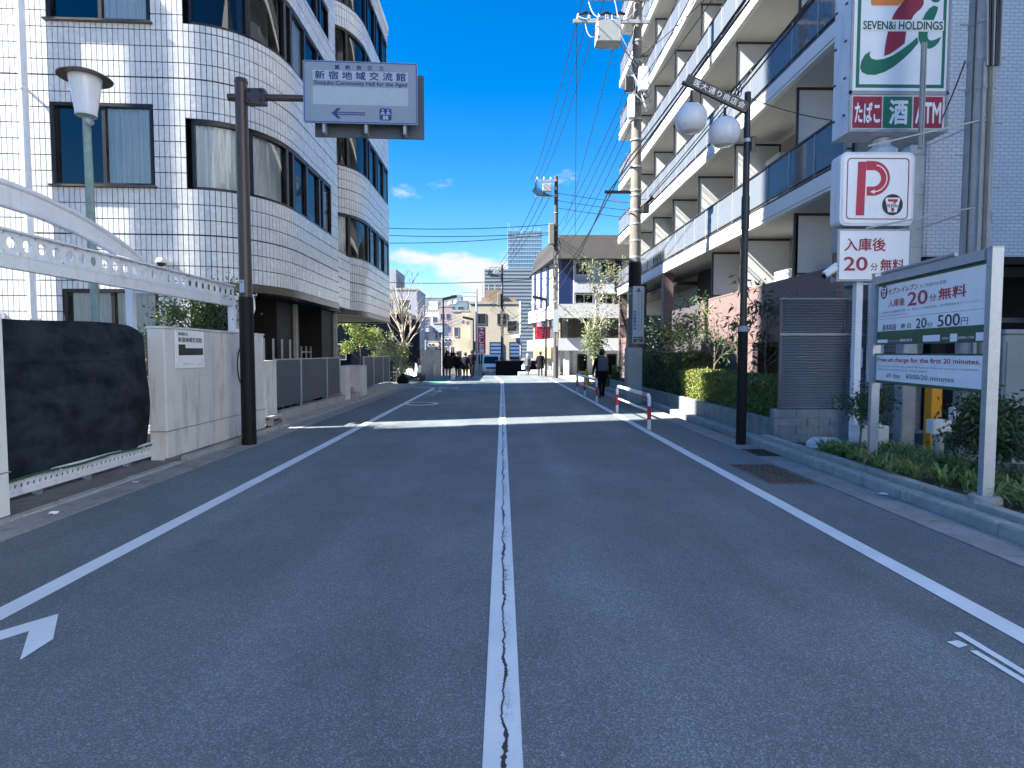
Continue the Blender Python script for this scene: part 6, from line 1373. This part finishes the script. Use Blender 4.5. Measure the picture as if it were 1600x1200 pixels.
# skyscraper and the broad office slab behind the beige house
def tower_mat():
    m, t, out = new_mat('tower_glass'); k = NT(t); n = k.noise(.03, 3)
    k.bsdf(out, color=k.mix(k.rng(n, .3, .7), (0.20, 0.36, 0.50), (0.36, 0.52, 0.62)), rough=.2, metal=.1)
tower_mat(); surf('tower_fin', (0.36, 0.48, 0.56), 0.3, 0.1, var=0.1); surf('office_pier', (0.20, 0.23, 0.26), 0.6, var=0.1)
tw = thing('glass_skyscraper', 'pale blue glass skyscraper with jagged crown on the skyline', 'skyscraper', (40, 1110, -5))
MB().box(10.5, 72, 1105, 1150, -5, 222).build('core', 'tower_glass', tw)
rr = random.Random(17)
for i in range(22):
    x = 9.6 + i * 2.88; hh = 224 + rr.uniform(-3, 5) + (10 if i < 2 else 0)
    MB().box(x, x + .55, 1103.0, 1104.9, -5, hh).build('fin', 'tower_fin', tw)
for j in range(30): MB().box(10.2, 72.4, 1102.6, 1105.2, 2 + j * 7.3, 3.0 + j * 7.3).build('floor_band', 'tower_fin', tw)
os_ = thing('office_slab', 'broad pale gridded office slab in front of the skyscraper', 'building', (10, 660, -5))
MB().box(-19, 38, 652, 690, -5, 90.5).build('core', 'window_dark' if False else 'tower_glass', os_)
for i in range(27): MB().box(-19.2 + i * 2.2, -18.2 + i * 2.2, 650.5, 651.99, -5, 91).build('pier', 'office_pier', os_)
for j in range(24): MB().box(-19.2, 38.4, 650.1, 650.49, 2 + j * 3.8, 3.7 + j * 3.8).build('floor_band', 'office_pier', os_)
# ------------------------------------------------------------------ unseen neighbours, shaped for the shade and bounced light they give
nb_ = thing('unseen_neighbour', 'tall plain block left of the viewer, unseen, shaped to shade the street', 'building', (-28, 0, 0)); CX, CY = -22.0, 13.40 + SUN_TAN * -22.0
MB().prism([(CX, -6.5), (CX, CY), (-34, CY - 12 * .36), (-34, -9)], 0, 39.5).build('wall', 'apartment_white', nb_)  # outline, height and distance shaped for where its shade falls
for j in range(12):
    for i in range(3): MB().box(CX + .002, CX + .06, -5 + i * 4, -3 + i * 4, 1.2 + j * 3.1, 2.8 + j * 3.1).build('window', 'window_dark', nb_)
nr = thing('unseen_neighbour', 'mid rise block right of the viewer, unseen, added to bounce sunlight', 'building', (16, -12, 0)); MB().box(10, 24, -42, -1.5, 0, 21).build('wall', 'apartment_white', nr)  # out of view, sized and placed to bounce sunlight into the street
for j in range(6):
    for i in range(8): MB().box(9.92, 9.998, -38 + i * 4.3, -36.6 + i * 4.3, 1.2 + j * 3.2, 2.9 + j * 3.2).build('window', 'window_dark', nr)
yo = thing('utility_pole', 'unseen pole left of the picture, added to cast shade on the hall front', 'utility pole', (-13.2, 11.25, 0)); cyl_pole(yo, -13.2, 11.16, 0, 14.5, .13, .10)  # added out of view for the vertical shade stripe on the tiles
nl = thing('unseen_neighbour', 'block across the side street beyond the hall, hidden by it', 'building', (-20, 55, 0)); MB().box(-26, -11.5, 46, 62, -1, 14).build('wall', 'apartment_cream', nl)
# ------------------------------------------------------------------ street furniture far away
def far_lamp(x, y, side, label, z0=0, h=5.2):
    t = thing('street_lamp', label, 'street lamp', (x, y, z0), 'black far street lamps'); MB().cyl((x, y, z0), (x, y, z0 + h), .075, .055, 12).build('pole', 'black_metal', t, True)
    U = Vector((side * .9, 0, .2)).normalized(); MB().frame_box(Vector((x, y, z0 + h - .1)), U, Vector((-U.z, 0, U.x)) if side > 0 else Vector((U.z, 0, -U.x)), Vector((0, -1, 0)), 0, .95, -.03, .16, -.04, .04).build('name_board', 'black_metal', t)
    for q in (.45, .85): MB().lathe([(.03, .2), (.12, .16), (.16, .05), (.15, -.06), (.08, -.12), (0, -.13)], (x + side * q, y, z0 + h - .45 + q * .2), 12).build('globe', 'globe_white', t, True)
far_lamp(-3.95, 40.5, 1, 'black street lamp behind the group of pedestrians on the left'); far_lamp(-2.5, 52, -1, 'black street lamp in front of the white van', gz(52), 4.9); far_lamp(2.95, 40.8, -1, 'black street lamp before the blue panelled house on the right')
def signal(x, y, z, label):
    t = thing('traffic_light', label, 'traffic light', (x, y, gz(y)), 'distant traffic lights'); MB().cyl((x - .9, y, gz(y)), (x - .9, y, z + .6), .07, n=10).build('pole', 'steel_grey', t, True); MB().cyl((x - .9, y, z + .4), (x + .9, y, z + .4), .04, n=8).build('arm', 'steel_grey', t, True)
    MB().poly(Vector((x - .65, y - .1, z - .2)), X3, Z3, -Y3, rrect(0, 1.3, 0, .45, .2), -.12, .05).build('housing', 'white_metal', t)
    for i in range(3): MB().cyl((x - .42 + i * .42, y - .151, z + .025), (x - .42 + i * .42, y - .2, z + .025), .155, n=16).build('lens', 'signal_red' if i == 2 else 'signal_off', t)
signal(-5.9, 68, 3.0, 'horizontal traffic light showing red above the pedestrians'); signal(-8.0, 70, 2.5, 'traffic light showing red behind the black lamp post')
cn_ = thing('traffic_cone', 'yellow cone with square foot beside the man with backpack', 'cone', (4.1, 29.2, 0)); MB().lathe([(.17, .04), (.16, .1), (.06, .75), (.05, .78), (0, .79)], (4.1, 29.2, 0), 18).build('cone', 'yellow_plastic', cn_, True); MB().bbox(3.88, 4.32, 28.98, 29.42, .0, .045, .01).build('foot', 'yellow_plastic', cn_)
# dark low wall by the corner, steps
surf('slat_dark', (0.012, 0.013, 0.016), 0.8, var=0.3, spec=0.1)
dw = thing('dark_wall', 'low dark wall behind the corner pole and white haired woman', 'wall', (2, 56, -.6)); MB().box(-.6, 3.2, 53.8, 54.1, -1, .85).build('body', 'slat_dark', dw); MB().box(-.65, 3.25, 53.75, 54.15, .851, .9).build('cap', 'slat_brown', dw)
struct('corner_steps', MB().box(1.2, 4.6, 43.2, 47, -.4, .12).box(2.2, 4.6, 44, 47, .12, .27), 'concrete')
struct('corner_pavement', MB().prism([(4.05, 30.2), (7, 30.2), (12, 41), (4.4, 41.9), (3.6, 41.0), (3.9, 33)], -.05, .035), 'concrete')
struct('left_corner_pavement', MB().prism([(-9, 29.6), (-4.3, 29.6), (-4.6, 30.6), (-9, 31.6)], -.06, .05), 'concrete')
bl = thing('steel_bollard', 'steel bollard post near the grey wall by the pedestrians', 'bollard', (-5.1, 45, -.1)); MB().cyl((-5.1, 45, -.2), (-5.1, 45, .75), .05, n=10).build('post', 'steel', bl, True); MB().box(-5.2, -4.9, 44.95, 45.05, .55, .62).build('bar', 'steel', bl)
bg_ = thing('black_bag', 'black rubbish bag by the pale ivy at the left kerb', 'bag', (-4.95, 30.0, .05)); MB().lathe([(.2, 0), (.3, .1), (.28, .3), (.12, .42), (.05, .46), (.07, .5), (0, .51)], (-4.92, 29.8, .05), 14).build('sack', 'cloth_black', bg_, True); MB().tube([(-4.92, 29.8, .5), (-4.85, 29.8, .57)], [.03, .05], 8).build('knot', 'cloth_black', bg_)
# ------------------------------------------------------------------ people and vehicles
def skin_mesh(verts, edges, radii, name, lvl=2):
    me = bpy.data.meshes.new(name); me.from_pydata(verts, edges, []); o = bpy.data.objects.new(name, me); col.objects.link(o)
    o.modifiers.new('s', 'SKIN'); me = o.data
    if not me.skin_vertices: 
        bpy.context.view_layer.objects.active = o
    sd = o.data.skin_vertices[0].data
    for i, r in enumerate(radii): sd[i].radius = r if isinstance(r, tuple) else (r, r)
    sd[0].use_root = True
    o.modifiers.new('d', 'SUBSURF').levels = lvl; o.modifiers['d'].render_levels = lvl
    dg = bpy.context.evaluated_depsgraph_get(); m2 = bpy.data.meshes.new_from_object(o.evaluated_get(dg)); bpy.data.objects.remove(o); bpy.data.meshes.remove(me); m2.name = name
    for p in m2.polygons: p.use_smooth = True
    return m2
def person(label, loc, rz, h=1.66, coat='cloth_black', legs='cloth_navy', hair='hair_black', stride=.22, long_coat=.0, arms='down', seed=0, fat=1.0, shoe='cloth_black', seated=False):
    """one continuous body grown from a skeleton; faces +Y before turning; coat skirt and hair are children"""
    k = h / 1.66; rr = random.Random(seed)
    V, R, E_ = [], [], []
    def v(x, y, z, r, link_=None):
        V.append((x * k, y * k, z * k)); R.append((r[0] * k, r[1] * k) if isinstance(r, tuple) else (r * k, r * k)); 
        if link_ is not None: E_.append((link_, len(V) - 1))
        return len(V) - 1
    f = fat
    pel = v(0, 0, .86, (.135 * f, .11 * f)); wa = v(0, .005, 1.02, (.13 * f, .105 * f), pel); ch = v(0, .0, 1.2, (.155 * f, .12 * f), wa); sh = v(0, -.01, 1.33, (.14 * f, .1 * f), ch)
    nk = v(0, .01, 1.41, .052, sh); hd = v(0, .03, 1.50, (.072, .082), nk); hd2 = v(0, .03, 1.58, (.078, .09), hd); v(0, .025, 1.635, (.045, .055), hd2)
    for s in (-1, 1):
        st = stride * s
        hip = v(.085 * s, 0, .82, (.088 * f, .09 * f), pel)
        if seated:
            kn = v(.11 * s, .34, .66 + .1 * s, .062, hip); an = v(.1 * s, .28, .28 + .1 * s, .042, kn); to = v(.1 * s, .38, .22 + .1 * s, .036, an)
        else:
            kn = v(.09 * s, st * .45 + .03, .47, .062, hip); an = v(.09 * s, st * .9 - (.05 if s < 0 else 0), .09 + (.05 if st < 0 else 0), .042, kn)
            v(.095 * s, st * .9 - .05, .045 + (.05 if st < 0 else 0), .036, an); to = v(.1 * s, st * .9 + .1, .035, .034, an)
        so_ = v(.17 * s * f, -.01, 1.32, .068, sh); sw_ = -st * .6
        if arms == 'bars': el = v(.24 * s, .2, 1.1, .048, so_); wr = v(.22 * s, .42, .98, .034, el)
        else: el = v(.225 * s * f, sw_ * .5 - .03, 1.06, .05, so_); wr = v(.22 * s * f, sw_ + .06, .84, .036, el)
        pm = v(.215 * s * f, (V[wr][1] / k) + .02, (V[wr][2] / k) - .075, .034, wr)
        for q in range(4): v(.215 * s * f + (q - 1.5) * .017 * (0 if arms == 'bars' else 1), (V[pm][1] / k) + .012 + (q - 1.5) * .016, (V[pm][2] / k) - .085 + .008 * abs(q - 1.5), .010, pm)
        v(.19 * s * f, (V[pm][1] / k) + .045, (V[pm][2] / k) - .03, .011, pm)
    me = skin_mesh(V, E_, R, 'body')
    for mt in (coat, legs, 'skin', shoe): me.materials.append(M[mt])
    for p in me.polygons:
        c = p.center; z = c.z / k; ax = abs(c.x / k)
        if z > 1.425: i = 2
        elif z < .10: i = 3
        elif z < .88 and ax < .19: i = 1
        elif z < .80 and ax >= .19 * f: i = 2
        else: i = 0
        if seated: i = 2 if z > 1.425 else (1 if z < .92 and not (ax > .19 and c.y > .3) else 0)
        p.material_index = i
    t = thing('person', label, 'person', loc); t.rotation_euler = (0, 0, rz)
    WORLD[t.name] = Matrix.Identity(4)
    b = link('body', me, t)
    hm = MB().lathe([(.0, .125), (.05, .118), (.082, .085), (.097, .03), (.094, -.03), (.08, -.085), (.06, -.1)], (0, 0, 0), 18).mesh('hair', hair, True)
    for q in hm.vertices:
        y = q.co.y; q.co.y = y * 1.1 - .012
        if y > .05 and q.co.z < .06: q.co.y -= (y - .05) * .9
    link('hair', hm, t, mw=Matrix.Translation((0, .025 * k, 1.565 * k)) @ Matrix.Scale(k, 4))
    # face details
    fm = MB(); fm.lathe([(0, .018), (.012, .0), (.014, -.02), (0, -.03)], (0, .108, 1.545), 8); fm.box(-.04, -.02, .098, .108, 1.565, 1.575).box(.02, .04, .098, .108, 1.565, 1.575).box(-.022, .022, .096, .104, 1.488, 1.496)
    for vtx in fm.v: pass
    fm.v = [tuple(c * k for c in q) for q in fm.v]; fm.build('face', 'skin', t)
    for s in (-1, 1): MB().lathe([(0, .03), (.012, .015), (.012, -.02), (0, -.03)], (s * .083 * k, .02 * k, 1.54 * k), 8).build('ear', 'skin', t)
    # jacket: shell from collar to hem
    hem = .78 - long_coat; prof = [(.075, 1.42), (.15, 1.36), (.175, 1.25), (.168, 1.1), (.165, .98), (.172, .88), (.178 + long_coat * .14, hem), (.165 + long_coat * .14, hem)]
    jm = MB()
    for i, (r_, z) in enumerate(prof):
        for j in range(24):
            a = 2 * math.pi * j / 24; w = 1 + .03 * math.sin(a * 5 + i); jm.v.append((r_ * f * 1.04 * w * math.cos(a) * k, r_ * f * .82 * w * math.sin(a) * k, z * k))
    for i in range(len(prof) - 1):
        for j in range(24): jm.f.append((i * 24 + j, i * 24 + (j + 1) % 24, (i + 1) * 24 + (j + 1) % 24, (i + 1) * 24 + j))
    jm.build('jacket', coat, t, True)
    return t
person('man in black jacket and dark trousers walking away wearing a grey backpack', (3.5, 21.1, .005), 0.05, 1.70, 'cloth_black', 'cloth_black', stride=.24, seed=1, fat=1.2, long_coat=.08)
bp = thing('backpack', 'grey blue backpack on the back of the nearest walking man', 'backpack', (3.5, 20.95, 1.0))
BPM = MB().bbox(3.33, 3.67, 20.76, 20.98, .96, 1.43, .06).build('pack', 'cloth_grey', bp); MB().bbox(3.37, 3.63, 20.70, 20.762, 1.0, 1.2, .03).build('pocket', 'cloth_grey', bp)
for s in (-1, 1): MB().tube([(3.5 + s * .11, 20.98, 1.42), (3.5 + s * .13, 21.1, 1.45), (3.5 + s * .14, 21.25, 1.3), (3.5 + s * .15, 21.18, 1.05), (3.5 + s * .15, 20.98, 1.0)], .018, 6).build('strap', 'cloth_black', bp)
person('person in black hooded coat and light jeans, left one of the walking group', (-3.15, 35.0, 0), .1, 1.68, 'cloth_black', 'denim', stride=.2, long_coat=.12, seed=2, fat=1.3, shoe='bag_white')
person('person in black coat directly beside the leftmost walker, partly hidden', (-2.72, 36.4, 0), -.1, 1.66, 'cloth_black', 'denim', stride=-.2, long_coat=.1, seed=3, fat=1.25, shoe='bag_white')
person('person in dark jacket walking alone between the group and the cyclist', (-2.2, 35.9, 0), .05, 1.60, 'cloth_navy', 'cloth_black', stride=.2, long_coat=.15, seed=4, fat=1.2)
wb = thing('white_bag', 'white carrier bag hanging beside the left walking group', 'bag', (-2.85, 34.7, .15)); MB().bbox(-2.98, -2.72, 34.62, 34.74, .05, .36, .05).build('sack', 'bag_white', wb); MB().tube([(-2.92, 34.68, .36), (-2.85, 34.7, .62), (-2.78, 34.68, .36)], .012, 6).build('handle', 'bag_white', wb)
person('white haired woman in grey jacket carrying a white bag by the corner', (1.78, 42.5, .0), .1, 1.50, 'cloth_grey', 'cloth_grey', 'hair_white', .18, .05, seed=5)
wb = thing('white_bag', 'white carrier bag held by the white haired woman', 'bag', (1.5, 42.4, .4)); MB().bbox(1.36, 1.62, 42.35, 42.5, .42, .74, .05).build('sack', 'bag_white', wb); MB().tube([(1.42, 42.42, .74), (1.5, 42.43, .9), (1.57, 42.42, .74)], .012, 6).build('handle', 'bag_white', wb)
person('person in long black coat walking on the right by the black lamp', (2.55, 40.4, 0), -.1, 1.66, 'cloth_black', 'cloth_black', stride=.2, long_coat=.25, seed=6, fat=1.2)
# cyclist and bicycle
bk_ = thing('bicycle', 'dark city bicycle ridden away down the street by the cyclist', 'bicycle', (-1.95, 38.5, 0))
cx, cyb = -1.95, 38.5
for dy in (-.52, .52):
    tr = MB(); tr.tube([(cx, cyb + dy + .33 * math.cos(a), .34 + .33 * math.sin(a)) for a in [i * math.pi / 14 for i in range(29)]], .018, 6); w = tr.build('wheel', 'rubber', bk_)
    sp_ = MB()
    for i in range(10): a = i * math.pi / 5; sp_.tube([(cx, cyb + dy, .34), (cx, cyb + dy + .32 * math.cos(a), .34 + .32 * math.sin(a))], .004, 4)
    sp_.build('spokes', 'steel', w)
fr_b = MB()
for a, b in (((-.52, .34), (-.05, .30)), ((-.05, .30), (-.16, .80)), ((-.52, .34), (-.14, .72)), ((-.05, .30), (.42, .78)), ((-.14, .7), (.4, .86)), ((.52, .34), (.38, .98))): fr_b.tube([(cx, cyb + a[0], a[1]), (cx, cyb + b[0], b[1])], .018, 6)
fr_b.build('frame', 'black_metal', bk_); MB().tube([(cx - .28, cyb + .28, 1.0), (cx - .1, cyb + .38, 1.02), (cx + .1, cyb + .38, 1.02), (cx + .28, cyb + .28, 1.0)], .014, 6).build('handlebar', 'steel', bk_)
MB().bbox(cx - .09, cx + .09, cyb - .3, cyb - .02, .82, .89, .03).build('saddle', 'black_metal', bk_); MB().box(cx - .025, cx + .025, cyb - .87, cyb - .85, .5, .56).build('rear_reflector', 'ink_red', bk_)
person('cyclist in dark navy hooded jacket riding away between walkers and van', (-1.95, 38.3, .08), 0, 1.66, 'cloth_navy', 'cloth_black', arms='bars', seed=7, fat=1.2, seated=True)
# white van beyond the crest
vx, vy, vz = -1.05, 56.0, gz(56.0); van = thing('parked_van', 'white box van parked facing the viewer beyond the crossing', 'van', (vx, vy, vz))
vm = MB(); sec = [(0, .35, 1.0), (.02, .95, 1.05), (.55, 1.15, 1.15), (1.1, 1.95, 2.0)]
prof = [(0, .3), (0, .85), (.18, 1.1), (.75, 1.9), (1.1, 2.0), (4.2, 2.0), (4.4, 1.8), (4.4, .3)]
vs = [(vx - .8, vy + a, vz + b) for a, b in prof] + [(vx + .8, vy + a, vz + b) for a, b in prof]; n = len(prof)
vm.add(vs, [tuple(range(n)), tuple(range(2 * n - 1, n - 1, -1))] + [((i + 1) % n, i, n + i, n + (i + 1) % n) for i in range(n)]); body = vm.build('body', 'car_white', van)
MB().quad((vx - .7, vy + .21, vz + 1.17), (vx + .7, vy + .21, vz + 1.17), (vx + .64, vy + .70, vz + 1.83), (vx - .64, vy + .70, vz + 1.83)).build('windscreen', 'windscreen', van)
for s in (-1, 1):
    MB().bbox(vx + s * .6 - .14, vx + s * .6 + .14, vy - .03, vy + .03, vz + .68, vz + .86, .03).build('headlight', 'insulator_white', van); MB().bbox(vx + s * .92 - .08, vx + s * .92 + .08, vy + .45, vy + .55, vz + 1.15, vz + 1.4, .02).build('mirror', 'black_metal', van)
    for y in (.75, 3.5): w = MB().cyl((vx + s * .66, vy + y, vz + .3), (vx + s * .82, vy + y, vz + .3), .3, n=20).build('wheel', 'rubber', van); MB().cyl((vx + s * .82, vy + y, vz + .3), (vx + s * .83, vy + y, vz + .3), .17, n=16).build('rim', 'steel', w)
MB().box(vx - .8, vx + .8, vy - .06, vy + .02, vz + .3, vz + .5).build('bumper', 'steel_grey', van); MB().box(vx - .45, vx + .45, vy - .02, vy - .002, vz + .68, vz + .84).build('grille', 'black_metal', van); MB().box(vx - .17, vx + .17, vy - .08, vy - .061, vz + .36, vz + .46).build('number_plate', 'sign_white', van)
# white scooter half hidden by the ivy
sx_, sy_ = -4.85, 32.4; sc2 = thing('scooter', 'white scooter parked behind the ivy clad tree at the corner', 'scooter', (sx_, sy_, .05))
U_ = Vector((.85, -.5, 0)).normalized(); V_ = Vector((.5, .85, 0)).normalized(); O_ = Vector((sx_, sy_, .05))
for u in (-.6, .6): c = O_ + U_ * u + Z3 * .24; MB().cyl(c - V_ * .06, c + V_ * .06, .24, n=18).build('wheel', 'rubber', sc2)
MB().poly(O_, U_, Z3, V_, [(-.75, .42), (-.1, .36), (.25, .28), (.42, .32), (.5, .75), (.42, .98), (.34, .98), (.28, .5), (0, .48), (-.1, .72), (-.8, .74), (-.9, .62)], -.15, .15).build('body', 'car_white', sc2)
MB().frame_box(O_, U_, V_, Z3, -.75, -.05, -.12, .12, .74, .84).build('seat', 'black_metal', sc2); MB().tube([O_ + U_ * .38 + V_ * -.32 + Z3 * 1.02, O_ + U_ * .4 + Z3 * 1.0, O_ + U_ * .38 + V_ * .32 + Z3 * 1.02], .02, 6).build('handlebar', 'black_metal', sc2)
MB().poly(O_ + U_ * .46, V_, Z3, U_, [(-.16, .7), (.16, .7), (.1, 1.25), (-.1, 1.25)], 0, .015).build('windshield', 'window_dark', sc2); d_ = O_ + U_ * .52 + Z3 * .78; MB().cyl(d_, d_ + U_ * .05, .09, n=14).build('headlight', 'insulator_white', sc2)
